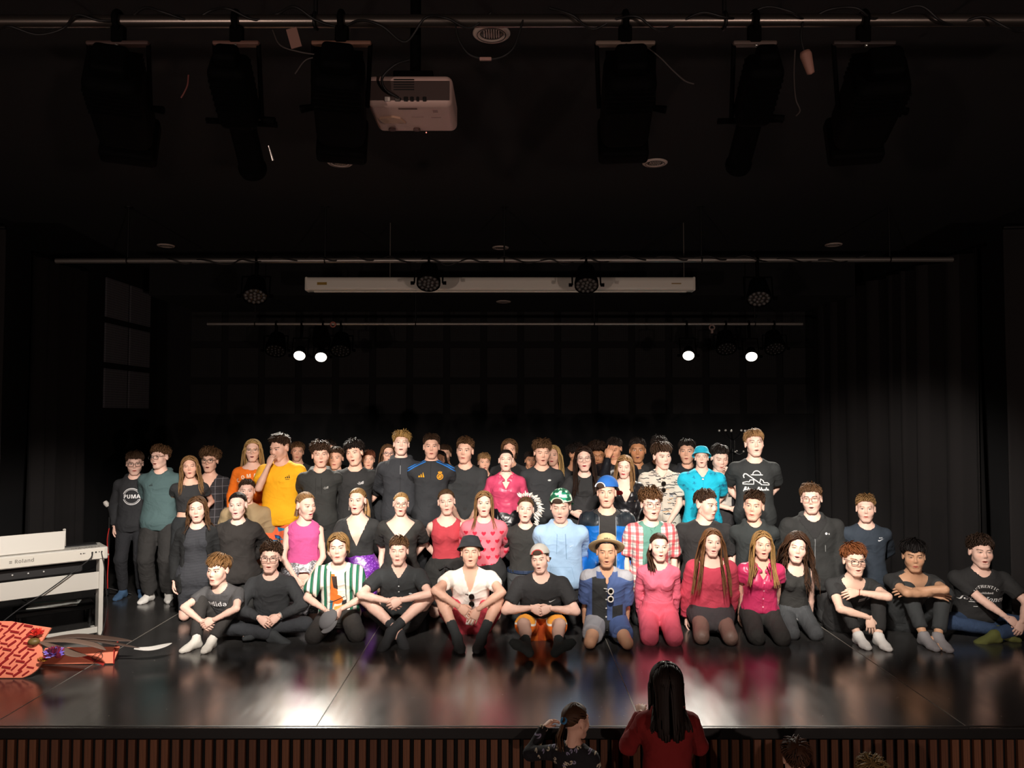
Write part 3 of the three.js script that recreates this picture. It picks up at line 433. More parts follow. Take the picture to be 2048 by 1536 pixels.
// ---------- hair: a cap on the scalp plus many tapered locks ----------
const SC = V(0, 0.028, -0.014), SR = V(0.076, 0.087, 0.095);
const HL = [[0, 36], [30, 35], [50, 27], [65, 12], [76, -2], [84, 0], [92, 14], [104, 12], [116, -6], [140, -24], [180, -34]];
function hairline(a, hi) { const d = Math.abs(a) / D; let i = 0; while (i < HL.length - 2 && d > HL[i + 1][0]) i++; const t = clamp((d - HL[i][0]) / (HL[i + 1][0] - HL[i][0]), 0, 1); return (lerp(HL[i][1], HL[i + 1][1], t) + (d < 60 ? hi : 0)) * D; }
const sdir = (a, e) => V(Math.sin(a) * Math.cos(e), Math.sin(e), Math.cos(a) * Math.cos(e));
const onScalp = (n, t) => V(SC.x + n.x * (SR.x + t), SC.y + n.y * (SR.y + t), SC.z + n.z * (SR.z + t));
function hairGeo(h, seed) {
  const r = rng(seed * 77 + 5), pos = [], idx = [], col = [], base = new THREE.Color(h.c), tip = new THREE.Color(h.tip ?? h.c);
  const style = h.s, vol = h.vol ?? 0.016, hi = h.hi ?? 0, put = (p, s) => { pos.push(p.x, p.y, p.z); col.push(s.r, s.g, s.b); return pos.length / 3 - 1; };
  const NA = 40, NE = 10, tint = base.clone().multiplyScalar(0.82), fade = h.fade ?? 0;
  const thick = (a, e, eh) => { const up = clamp((e - eh) / (50 * D), 0, 1) * (h.under ? 0.15 : 1), side = Math.abs(Math.sin(a)) * (1 - clamp(e / 1.2, 0, 1)); return 0.003 + vol * (0.72 * Math.sqrt(up)) * (1 - fade * side) + 0.003 * vn(a * 5, e * 6, seed); };
  const G = []; for (let j = 0; j <= NE; j++) { G[j] = []; for (let i = 0; i < NA; i++) { const a = (i / NA - 0.5) * 2 * Math.PI, eh = hairline(a, hi), e = lerp(eh, 89 * D, Math.pow(j / NE, 0.85)); G[j][i] = put(onScalp(sdir(a, e), j ? thick(a, e, eh) : -0.004), tint); } }
  for (let j = 0; j < NE; j++) for (let i = 0; i < NA; i++) { const a = G[j][i], b = G[j][(i + 1) % NA], c = G[j + 1][i], d = G[j + 1][(i + 1) % NA]; idx.push(a, b, c, b, d, c); }
  { const top = put(onScalp(V(0, 1, 0), thick(0, 1.57, 0)), tint); for (let i = 0; i < NA; i++) idx.push(G[NE][i], G[NE][(i + 1) % NA], top); }
  const lock = (path, nrm, w, shadeK) => {
    const n = path.length, c0 = base.clone().multiplyScalar(shadeK), c1 = tip.clone().multiplyScalar(shadeK * 1.06), t = V(), s = V(), rows = [];
    for (let i = 0; i < n; i++) { t.copy(path[Math.min(i + 1, n - 1)]).sub(path[Math.max(i - 1, 0)]).normalize(); s.crossVectors(t, nrm[i]).normalize(); const f = i / (n - 1), ww = w * (h.blunt ? (f > 0.9 ? 0.55 : 1) : (0.75 + 0.5 * Math.sin(Math.min(f, 0.6) * 2.2)) * (1 - Math.pow(f, 3) * 0.85)), cc = c0.clone().lerp(c1, f); rows.push([put(path[i].clone().addScaledVector(s, ww), cc), put(path[i].clone().addScaledVector(nrm[i], ww * 0.6), cc), put(path[i].clone().addScaledVector(s, -ww), cc)]); }
    for (let i = 0; i < n - 1; i++) for (let k = 0; k < 3; k++) { const a = rows[i][k], b = rows[i][(k + 1) % 3], c = rows[i + 1][k], d = rows[i + 1][(k + 1) % 3]; idx.push(a, c, b, b, c, d); }
    idx.push(rows[0][0], rows[0][1], rows[0][2], rows[n - 1][0], rows[n - 1][2], rows[n - 1][1]);
  };
  const long = style === 'long', tied = style === 'tied', N = Math.round((h.n ?? (long ? 150 : tied ? 130 : 190)) * (long ? 1.35 : 1.6));
  const crown = V(h.part ?? 0.15, 0.86, -0.5).normalize();
  const ell = (p, t) => { const q = p.clone().sub(SC), k = Math.sqrt((q.x / (SR.x + t)) ** 2 + (q.y / (SR.y + t)) ** 2 + (q.z / (SR.z + t)) ** 2); return k; };
  for (let i = 0; i < N; i++) {
    const a = (((i * 0.61803) % 1) * 2 - 1) * Math.PI, eh = hairline(a, hi), u = r(), e = Math.asin(lerp(Math.sin(Math.max(eh + 0.02, -0.5)), 0.995, long || tied ? Math.pow(u, 0.8) : u)), n = sdir(a, e), back = Math.abs(a) > 1.9;
    const sh = 0.84 + 0.32 * r(), path = [], nr = [], ph = r() * 6.28, curl = h.curl ?? 0;
    if (tied) {
      const B = V(0, 0.05, -0.112), p = onScalp(n, thick(a, e, eh) * 0.8 + 0.002), m = 5; for (let k = 0; k < m; k++) { const f = k / (m - 1) * 0.92, d = n.clone().lerp(V(0, 0.25, -1).normalize(), f).normalize(); path.push(onScalp(d, 0.004 + vol * 0.3)); nr.push(d); } lock(path, nr, 0.0062, sh); continue;
    }
    if (long) {
      const L = (h.len ?? 0.34) * (0.86 + 0.2 * r()), sx = (n.x - (h.part ?? 0) * 0.08) >= 0 ? 1 : -1, m = 9, ds = ((L < 0.05 ? 0.09 : 0.16) + L) / m; let p = onScalp(n, 0.006 + vol * 0.5); const fwd = (h.front ?? 0.5), isF = n.z > -0.35 && r() < fwd, spread = h.spread ?? 0.12; let d = V(sx * (n.z < -0.3 ? 0.15 : 0.9), -0.15 + n.y * 0.3, back ? -0.35 : 0.05);
      const rootZ = n.z;
      for (let k = 0; k <= m; k++) {
        path.push(p.clone()); const on = p.clone().sub(V(0, Math.min(p.y, 0.02), -0.02)); on.y *= 0.3; nr.push(on.normalize());
        const nn = p.clone().sub(SC).normalize(), below = clamp((0.05 - p.y) / 0.09, 0, 1);
        const tang = V(sx * (rootZ < -0.3 ? 0.1 : 0.8), -0.5, rootZ < -0.3 ? -0.3 : 0.1); tang.addScaledVector(nn, -tang.dot(nn)).normalize();
        d.lerp(tang.lerp(V(sx * spread, -1, isF ? 0.16 : -0.10).normalize(), below), 0.7).normalize();
        p = p.clone().addScaledVector(d, ds);
        if (curl) p.add(V(Math.sin(ph + k * 1.7) * curl, 0, Math.cos(ph + k * 1.9) * curl));
        const kk = ell(p, 0.007 + vol * 0.5); if ((kk < 1 && p.y > -0.07) || p.y > 0.0) { const q = p.clone().sub(SC).divideScalar(kk); p = q.add(SC); }
        if (p.y < 0.075 && p.y > -0.13 && p.z > 0.012 && Math.abs(p.x) < 0.066) p.x = sx * 0.068;
        if (p.y < -0.08) { if (Math.abs(p.x) < 0.062 && p.z > -0.05) p.x = sx * lerp(0.066, Math.abs(p.x) + 0.02, 0.3); const yS = -0.165 - 0.05 * clamp((Math.abs(p.x) - 0.05) / 0.15, 0, 1); if (p.y < yS) { const zc = 0.05 + 0.055 * clamp((yS - p.y) / 0.12, 0, 1); if (isF) p.z = Math.max(p.z, zc + 0.01 * r()); else if (rootZ >= 0 && !h.behind) p.z = Math.max(p.z, zc - 0.01); else p.z = Math.min(p.z, -0.11); } }
      }
      lock(path, nr, h.lw ?? 0.0082, sh); continue;
    }
    // short styles
    const afro = style === 'afro', curly = style === 'curly' || afro, upq = h.up ?? 0, front = clamp(1 - Math.abs(a) / 1.1, 0, 1), topness = clamp((e - 0.2) / 0.9, 0, 1);
    const L = (h.len ?? 0.05) * (0.7 + 0.6 * r()) * (0.45 + 0.55 * topness + 0.3 * front) * (1 - fade * 0.6 * (1 - topness)), m = 4; if (h.under && e > 0.5) continue;
    let t = n.clone().multiplyScalar(crown.dot(n)).sub(crown).normalize(); if (!isFinite(t.x) || t.lengthSq() < 0.1) t = V(0, 0, 1);
    t.x += (h.sweep ?? 0) * topness; t.add(V((r() - 0.5), (r() - 0.5) * 0.4, (r() - 0.5)).multiplyScalar(h.messy ?? 0.5)); t.addScaledVector(n, upq * (0.4 + front) * topness).normalize();
    let p = onScalp(n, thick(a, e, eh) * 0.75); const lift = vol * (0.45 + 0.7 * r()), elim = eh - ((h.fringe ?? 10) * front + 4 + 6 * (1 - front) * (back ? 1 : 0.6)) * D;
    for (let k = 0; k <= m; k++) {
      const nn = p.clone().sub(SC); nn.set(nn.x / SR.x, nn.y / SR.y, nn.z / SR.z).normalize(); path.push(p.clone()); nr.push(nn);
      if (k < m) {
        let d = t.clone().addScaledVector(nn, -t.dot(nn) * (upq && topness > 0.4 ? 0.3 : 1)).normalize(); p = p.clone().addScaledVector(d, L / m); p.y -= 0.0015 * k * (1 - upq);
        const q = p.clone().sub(SC), nd = V(q.x / SR.x, q.y / SR.y, q.z / SR.z), nl = nd.length(), ndn = nd.divideScalar(nl); let tt = afro ? vol * (0.8 + 0.3 * r()) : thick(a, Math.asin(clamp(ndn.y, -1, 1)), eh) + lift * (k / m) * topness + 0.003; if (Math.asin(clamp(ndn.y, -1, 1)) < elim) { p = path.at(-1).clone().addScaledVector(t, 0.002); continue; }
        if (!(upq && topness > 0.4)) p = onScalp(ndn, tt); else if (ell(p, tt) < 1) p = onScalp(ndn, tt);
        if (curly) p.add(V(Math.sin(ph + k * 2.1), Math.cos(ph * 1.3 + k * 2.3), Math.sin(ph * 2 + k * 1.9)).multiplyScalar(h.curl ?? 0.006));
      }
    }
    lock(path, nr, h.lw ?? (curly ? 0.0068 : 0.0058), sh);
  }
  if (long) for (const sx of [-1, 1]) for (let i = 0; i < 16; i++) { // locks that frame the face
    const L = (h.len ?? 0.34) * (0.8 + 0.25 * r()), j = () => (r() - 0.5) * 0.010, o = i / 16, fr = r() < (h.front ?? 0.5), px = (h.part ?? 0) * 0.03, K = [[sx * 0.012 + px, 0.114 - o * 0.006, 0.040 - o * 0.09], [sx * 0.046, 0.098, 0.058 - o * 0.08], [sx * (0.066 + o * 0.012), 0.058, 0.054 - o * 0.06], [sx * (0.0715 + o * 0.014), 0.005, 0.044 - o * 0.06], [sx * (0.0725 + o * 0.016), -0.055, 0.036 - o * 0.06], [sx * (0.074 + o * 0.016), -0.12, (fr ? 0.04 : 0.0) - o * 0.04], [sx * (0.082 + o * 0.03), -0.12 - L * 0.45, (fr ? 0.092 : -0.11)], [sx * (0.09 + o * 0.04 + (h.spread ?? 0.12) * 0.1), -0.12 - L * 0.9, (fr ? 0.112 : -0.13)]], ph = r() * 6, path = new THREE.CatmullRomCurve3(K.map((p) => V(p[0] + j(), p[1] + j() * 0.6, p[2] + j()))).getPoints(10), cu = h.curl ?? 0;
    if (L < 0.07) path.length = 6;
    path.forEach((p, k) => { if (cu && k > 4) p.add(V(Math.sin(ph + k * 1.7) * cu, 0, Math.cos(ph + k * 1.9) * cu)); const q = p.clone().sub(SC), e = Math.sqrt((q.x / SR.x) ** 2 + (q.y / SR.y) ** 2 + (q.z / SR.z) ** 2); if (e < 1.06 && p.y > 0.02) p.copy(q.multiplyScalar(1.06 / e).add(SC)); });
    lock(path, path.map((p) => V(p.x * 6, p.y > 0.06 ? 0.9 : 0.1, 0.6 - o).normalize()), (h.lw ?? 0.0090) * 0.95, 0.86 + 0.3 * r());
  }
  // ponytails, buns and feather wisps
  const tail = (root, pts, wdt, cnt, spreadR) => { for (let i = 0; i < cnt; i++) { const o = V((r() - 0.5), (r() - 0.5) * 0.4, (r() - 0.5)).multiplyScalar(spreadR), path = [root.clone()], nr = [V(0, 0.4, -1).normalize()]; for (const q of pts) { path.push(V(...q).addScaledVector(o, path.length * 0.5)); nr.push(V(o.x * 20, 0.2, q[2] > 0 ? 1 : -1).normalize()); } lock(path, nr, wdt, 0.8 + 0.5 * r()); } };
  if (h.tail) tail(V(0, 0.05, -0.105), h.tail, 0.011, 22, 0.035);
  if (h.bun) for (let i = 0; i < 26; i++) { const c = V(0, h.bun === 2 ? -0.05 : 0.07, -0.125), path = [], nr = [], ax = V(r() - 0.5, r() - 0.5, r() - 0.5).normalize(), b = V(0, 1, 0).cross(ax).normalize(), cc = ax.clone().cross(b); for (let k = 0; k < 6; k++) { const an = k * 0.9 + i, q = b.clone().multiplyScalar(Math.cos(an)).addScaledVector(cc, Math.sin(an)); path.push(c.clone().addScaledVector(q, 0.032)); nr.push(q.clone()); } lock(path, nr, 0.010, 0.75 + 0.5 * r()); }
  if (h.wisps) for (const s of [-1, 1]) for (let i = 0; i < 3; i++) { const path = [], nr = []; for (let k = 0; k < 6; k++) { path.push(V(s * (0.06 + 0.004 * k + 0.004 * i), 0.055 - k * (h.wisps / 6), 0.055 - 0.004 * k + 0.004 * i)); nr.push(V(s, 0, 0.6).normalize()); } lock(path, nr, 0.005, 0.9 + 0.2 * r()); }
  const g = new THREE.BufferGeometry(); g.setAttribute('position', new THREE.Float32BufferAttribute(pos, 3)); g.setAttribute('color', new THREE.Float32BufferAttribute(col, 3)); g.setIndex(idx); g.computeVertexNormals(); return g;
}
const hairMat = new THREE.MeshPhysicalMaterial({ color: 0xffffff, vertexColors: true, roughness: 0.58, specularIntensity: 0.4, side: THREE.DoubleSide });
// ---------- people ----------
const PROF = { m: [[-0.24, 0.07, 0.075], [-0.16, 0.135, 0.105], [-0.06, 0.162, 0.118], [0.06, 0.163, 0.112], [0.22, 0.146, 0.1], [0.38, 0.137, 0.096], [0.55, 0.148, 0.103], [0.7, 0.163, 0.108], [0.82, 0.165, 0.100], [0.91, 0.135, 0.084], [0.98, 0.085, 0.066], [1.06, 0.045, 0.05]],
  f: [[-0.24, 0.075, 0.08], [-0.16, 0.14, 0.11], [-0.06, 0.166, 0.120], [0.06, 0.158, 0.112], [0.22, 0.132, 0.094], [0.38, 0.117, 0.085], [0.55, 0.128, 0.094], [0.7, 0.142, 0.100], [0.82, 0.148, 0.090], [0.91, 0.122, 0.076], [0.98, 0.074, 0.06], [1.06, 0.04, 0.046]] };
function profLUT(sex, bw, bd) { const P = PROF[sex], o = []; for (let i = 0; i <= 70; i++) { const t = -0.24 + i * 0.02; let k = 0; while (k < P.length - 2 && t > P[k + 1][0]) k++; const u = sstep(0, 1, clamp((t - P[k][0]) / (P[k + 1][0] - P[k][0]), 0, 1)), f = lerp(u, clamp((t - P[k][0]) / (P[k + 1][0] - P[k][0]), 0, 1), 0.5); o.push([lerp(P[k][1], P[k + 1][1], f) * bw, lerp(P[k][2], P[k + 1][2], f) * bd]); } return o; }
const LT = 0.50;
function loft(J, infl, y0, y1, drape = 0, flare = 0) {
  const lut = J.lut, p = J.pel, X = J.X, Y = J.Y, Z = J.Z, b = J.bend, wc = lut[47][0];
  return (x, y, z) => {
    x -= p.x; y -= p.y; z -= p.z; const lx = X.x * x + X.y * y + X.z * z, ly = Y.x * x + Y.y * y + Y.z * z; let lz = Z.x * x + Z.y * y + Z.z * z; const t = ly / LT; lz -= b * t * t;
    const q = clamp((t + 0.24) / 0.02, 0, 69.99), i = q | 0, f = q - i; let w = lut[i][0] + (lut[i + 1][0] - lut[i][0]) * f, dd = lut[i][1] + (lut[i + 1][1] - lut[i][1]) * f;
    if (drape && t < 0.75) { w = lerp(w, Math.max(w, wc * 0.98), drape); dd = lerp(dd, Math.max(dd, 0.104), drape); } if (flare && t < 0.16) { w += flare * (0.16 - t); dd += flare * 0.6 * (0.16 - t); }
    w += infl; dd += infl; const a = Math.abs(lx / w), c = Math.abs(lz / dd), k = Math.pow(Math.pow(a, 2.35) + Math.pow(c, 2.35), 0.4255), len = Math.sqrt(lx * lx + lz * lz);
    let d = k > 1e-4 ? (k - 1) * len / k : -Math.min(w, dd); d = Math.max(d * 0.92, -Math.min(w, dd));
    return Math.max(d, ly - y1, y0 - ly);
  };
}
function ik(S, W, a, b, pole) {
  const d = W.clone().sub(S); let L = d.length(); const mx = (a + b) * 0.998; if (L > mx) { d.multiplyScalar(mx / L); L = mx; W.copy(S).add(d); } const dir = d.clone().divideScalar(L), x = (a * a - b * b + L * L) / (2 * L), h = Math.sqrt(Math.max(0, a * a - x * x)), pp = pole.clone().addScaledVector(dir, -pole.dot(dir)).normalize(); return S.clone().addScaledVector(dir, x).addScaledVector(pp, h);
}
function skeleton(P) {
  const J = { sex: P.sex }, bw = P.bw ?? 1, po = P.pose, f = P.sex === 'f'; J.lut = profLUT(P.sex, bw, P.bd ?? Math.sqrt(bw));
  const st = { stand: [0.90, 0, 0], kneel: [0.47, 2, 0.005], heels: [0.185, 8, 0.03], up: [0.095, 18, 0.07], cross: [0.10, 10, 0.05], out: [0.095, 14, 0.05] }[po];
  J.pel = V(0, st[0] + (P.py ?? 0), 0); const lean = ((P.lean ?? st[1]) + (po === 'heels' ? 7 : 0)) * D, side = (P.side ?? 0) * D; J.bend = P.bend ?? st[2];
  const q = new THREE.Quaternion().setFromEuler(new THREE.Euler(lean, (P.twist ?? 0) * D, -side, 'YXZ')); J.X = V(1, 0, 0).applyQuaternion(q); J.Y = V(0, 1, 0).applyQuaternion(q); J.Z = V(0, 0, 1).applyQuaternion(q);
  J.tf = (x, y, z) => { const t = y / LT; return J.pel.clone().addScaledVector(J.X, x).addScaledVector(J.Y, y).addScaledVector(J.Z, z + J.bend * t * t); };
  J.loc = (x, y, z) => { x -= J.pel.x; y -= J.pel.y; z -= J.pel.z; const ly = J.Y.x * x + J.Y.y * y + J.Y.z * z; return [J.X.x * x + J.X.y * y + J.X.z * z, ly, J.Z.x * x + J.Z.y * y + J.Z.z * z - J.bend * (ly / LT) ** 2]; };
  J.neck = J.tf(0, LT, -0.005); const sw = (f ? 0.152 : 0.172) * bw; J.sh = [-1, 1].map((s) => J.tf(s * sw, (0.84 + (P.shrug ?? 0)) * LT, -0.005));
  J.hip = [-1, 1].map((s) => J.pel.clone().addScaledVector(J.X, s * 0.088 * bw).add(V(0, -0.015, 0)));
  const L = { stand: (s) => ({ an: V(s * (P.stance ?? 0.10), 0.075, -0.02), pole: V(s * 0.1, 0, 1), toe: V(s * 0.3, 0, 1) }), kneel: (s) => ({ kn: V(s * 0.11, 0.062, 0.03), an: V(s * 0.10, 0.065, -0.37), toe: V(0, -0.25, -1) }), heels: (s) => ({ kn: V(s * (P.kw ?? 0.13), 0.068, 0.39), an: V(s * 0.11, 0.065, -0.01), toe: V(0, -0.1, -1) }),
    up: (s) => ({ an: V(s * 0.10, 0.075, 0.47), pole: V(s * 0.35, 1, 0.3), toe: V(s * 0.15, -0.05, 1) }), cross: (s) => ({ kn: V(s * 0.35, 0.13, 0.23), an: V(-s * 0.06, 0.07 + (s > 0 ? 0.05 : 0), 0.33 - (s > 0 ? 0.06 : 0)), toe: V(-s * 1, -0.15, 0.25) }), out: (s) => ({ an: V(s * 0.15, 0.075, 0.54), pole: V(s * 0.25, 1, 0.2), toe: V(s * 0.7, 0.8, 0.45) }) }[po];
  J.kn = []; J.an = []; J.toe = [];
  [-1, 1].forEach((s, i) => { const o = { ...L(s), ...((P.legs || [])[i] || {}) }; const v3 = (a) => (Array.isArray(a) ? V(...a) : a); J.an[i] = v3(o.an); J.kn[i] = o.kn ? v3(o.kn) : ik(J.hip[i], J.an[i], 0.43, 0.42, v3(o.pole)); J.toe[i] = v3(o.toe).normalize(); });
  const py = J.pel.y, A = { side: (s) => ({ w: [s * 0.215 * bw, py - 0.06, 0.03], pole: [s * 0.5, 0, -1], f: [0, -1, 0.1], p: [-s, 0, 0], curl: 0.45 }), back: (s) => ({ w: [s * 0.07, py + 0.05, -0.175], pole: [s * 0.75, -0.1, -0.7], f: [-s * 0.8, -0.6, 0], p: [0, 0, -1], curl: 0.5 }), front: (s) => ({ w: [s * 0.06, py - 0.03, 0.165], pole: [s * 1, -0.1, -0.3], f: [-s * 0.5, -0.85, 0.12], p: [-s * 0.3, 0, -1], curl: 0.5 }), pocket: (s) => ({ w: [s * 0.19, py - 0.04, 0.07], pole: [s * 0.8, 0, -1], f: [0, -1, 0.15], p: [-s, 0, 0], curl: 0.3 }),
    thigh: (s) => ({ w: [s * 0.205, py - 0.07, -0.10], pole: [s * 0.4, 0, -1], f: [0, -0.9, 0.1], p: [-s, 0, 0], curl: 0.4 }) };
  J.el = []; J.wr = []; J.hand = [];
  [-1, 1].forEach((s, i) => { const sp = Array.isArray(P.arms) ? P.arms[i] : P.arms, o = typeof sp === 'string' || sp === undefined ? A[sp ?? 'side'](s) : { ...A.side(s), ...sp }; J.wr[i] = V(...o.w); J.el[i] = ik(J.sh[i], J.wr[i], 0.272, 0.245, V(...o.pole)); J.hand[i] = o; });
  return J;
}
const limbCut = (a, b, t) => { const p = a.clone().lerp(b, t); return [p, b.clone().sub(a).normalize()]; };
function footPrims(J, i, g = 0) {
  const an = J.an[i], f = J.toe[i].clone(), up0 = J.kn[i].clone().sub(an).normalize(), dn = V(0, -1, 0); if (Math.abs(f.y) > 0.55 || f.z < -0.5) dn.copy(up0).negate(); if (f.z < -0.5) dn.set(0, 0.55, -0.5); dn.addScaledVector(f, -dn.dot(f)).normalize(); const sd = V().crossVectors(f, dn), pt = (a, b, c) => an.clone().addScaledVector(f, a).addScaledVector(dn, b).addScaledVector(sd, c), o = [];
  o.push(RC(an, pt(-0.03, 0.042, 0), 0.034 + g, 0.031 + g)); for (const c of [-0.016, 0.016]) o.push(RC(pt(0.01, 0.01, 0), pt(0.105, 0.048, c), 0.033 + g, 0.025 + g), RC(pt(0.105, 0.05, c), pt(0.165, 0.056, c * 0.9), 0.025 + g, 0.017 + g)); o.push(RC(pt(-0.03, 0.044, 0), pt(0.1, 0.05, 0), 0.028 + g, 0.024 + g)); return o;
}
function boundsOf(pts, m) { const b = new THREE.Box3(); for (const p of pts) b.expandByPoint(p); return b.expandByScalar(m); }
function gridMesh(groups, K, b, c, mod, amp) { return sdfMesh(groups, K, axis(b.min.x, b.max.x, c), axis(b.min.y, b.max.y, c), axis(b.min.z, b.max.z, c), mod, amp); }
function armPrims(J, i, g = 0, thin = 1) { return [RC(J.sh[i], J.el[i], 0.046 * thin + g, 0.0365 * thin + g), RC(J.el[i], J.el[i].clone().lerp(J.wr[i], 0.35), 0.0365 * thin + g, 0.036 * thin + g), RC(J.el[i].clone().lerp(J.wr[i], 0.35), J.wr[i], 0.036 * thin + g, 0.0245 + g)]; }
function legPrims(J, i, g = 0) { const c = J.kn[i].clone().lerp(J.an[i], 0.3).addScaledVector(J.toe[i], -0.012); return [RC(J.hip[i], J.kn[i], 0.084 + g, 0.053 + g), RC(J.kn[i], c, 0.051 + g, 0.053 + g), RC(c, J.an[i], 0.053 + g, 0.033 + g)]; }
function addHeadMatrix(P, J, h) {
  const q = new THREE.Quaternion().setFromEuler(new THREE.Euler((P.hp ?? 0) * D, (P.hy ?? 0) * D, (P.hr ?? 0) * D, 'YXZ'));
  const lean = (P.hlean ?? 0.25); const up = J.Y.clone().lerp(V(0, 1, 0), 1 - lean).normalize();
  const c = J.neck.clone().addScaledVector(up, 0.040 + 0.118 * h).add(V(0, 0, 0.022)).add(V(0, 0.02, 0.03).applyQuaternion(q).sub(V(0, 0.02, 0.03)));
  return { c, m: new THREE.Matrix4().compose(c, q, V(h * (P.fw ?? 1), h, h)), q };
}
const foldMap = noiseTexture(384, (u, v) => { const P = 6, w = (a, b, k) => { const x = a * P, y = b * P; return vn(((x % P) + P) % P, ((y % P) + P) % P, k); }; const tile = (f) => { const a = f(u, v), b = f(u - 1, v), c = f(u, v - 1), d = f(u - 1, v - 1); return lerp(lerp(a, b, u), lerp(c, d, u), v); }; return tile((x, y) => { const q = vn(x * 3 + 40, y * 3 + 40, 2) * 1.1, n = vn(x * 4 + q + 20, y * 7 + x * 3 + q + 20, 6), k = vn(x * 9 + q * 2 + 30, y * 6 - x * 4 + 30, 9), g = (v) => Math.exp(-v * v * 7); return clamp(0.3 + 0.38 * g(n) + 0.2 * g(k) + 0.03 * vn(x * 20 + 9, y * 24 + 9, 3), 0, 1); }); });
foldMap.channel = 1; foldMap.repeat.set(2.6, 2.6);
const colorMats = {};
function clothMat(g) { if (g.draw) { g.tile ??= clothTile(g.draw); for (const [m, b] of [[CLOTH[g.tile.ai].mat[0], 0.008], [CLOTH[g.tile.ai].mat[1], 0.009]]) { m.bumpMap = foldMap; m.bumpScale = b; } return CLOTH[g.tile.ai].mat[g.satin ? 1 : 0]; } const k = g.c + (g.satin ? 's' : '') + (g.rough ?? ''); return colorMats[k] ??= g.satin ? new THREE.MeshPhysicalMaterial({ color: g.c, roughness: g.rough ?? 0.34, bumpMap: foldMap, bumpScale: 0.009, sheen: 0.5, sheenColor: new THREE.Color(g.c), sheenRoughness: 0.4 }) : new THREE.MeshStandardMaterial({ color: g.c, roughness: g.rough ?? 0.9, bumpMap: foldMap, bumpScale: 0.009 }); }
function clothGeo(g, mat, J, uvf) { const p = g.attributes.position, uv = new Float32Array(p.count * 2), u1 = new Float32Array(p.count * 2), ox = personSeed * 0.37; for (let i = 0; i < p.count; i++) { const l = J.loc(p.getX(i), p.getY(i), p.getZ(i)), t = uvf ? uvf(l) : [l[0], l[1]]; uv[2 * i] = t[0]; uv[2 * i + 1] = t[1]; u1[2 * i] = l[0] + l[2] * 0.5 + ox; u1[2 * i + 1] = l[1] + l[2] * 0.35; } g.setAttribute('uv', new THREE.BufferAttribute(uv, 2)); g.setAttribute('uv1', new THREE.BufferAttribute(u1, 2)); return g; }
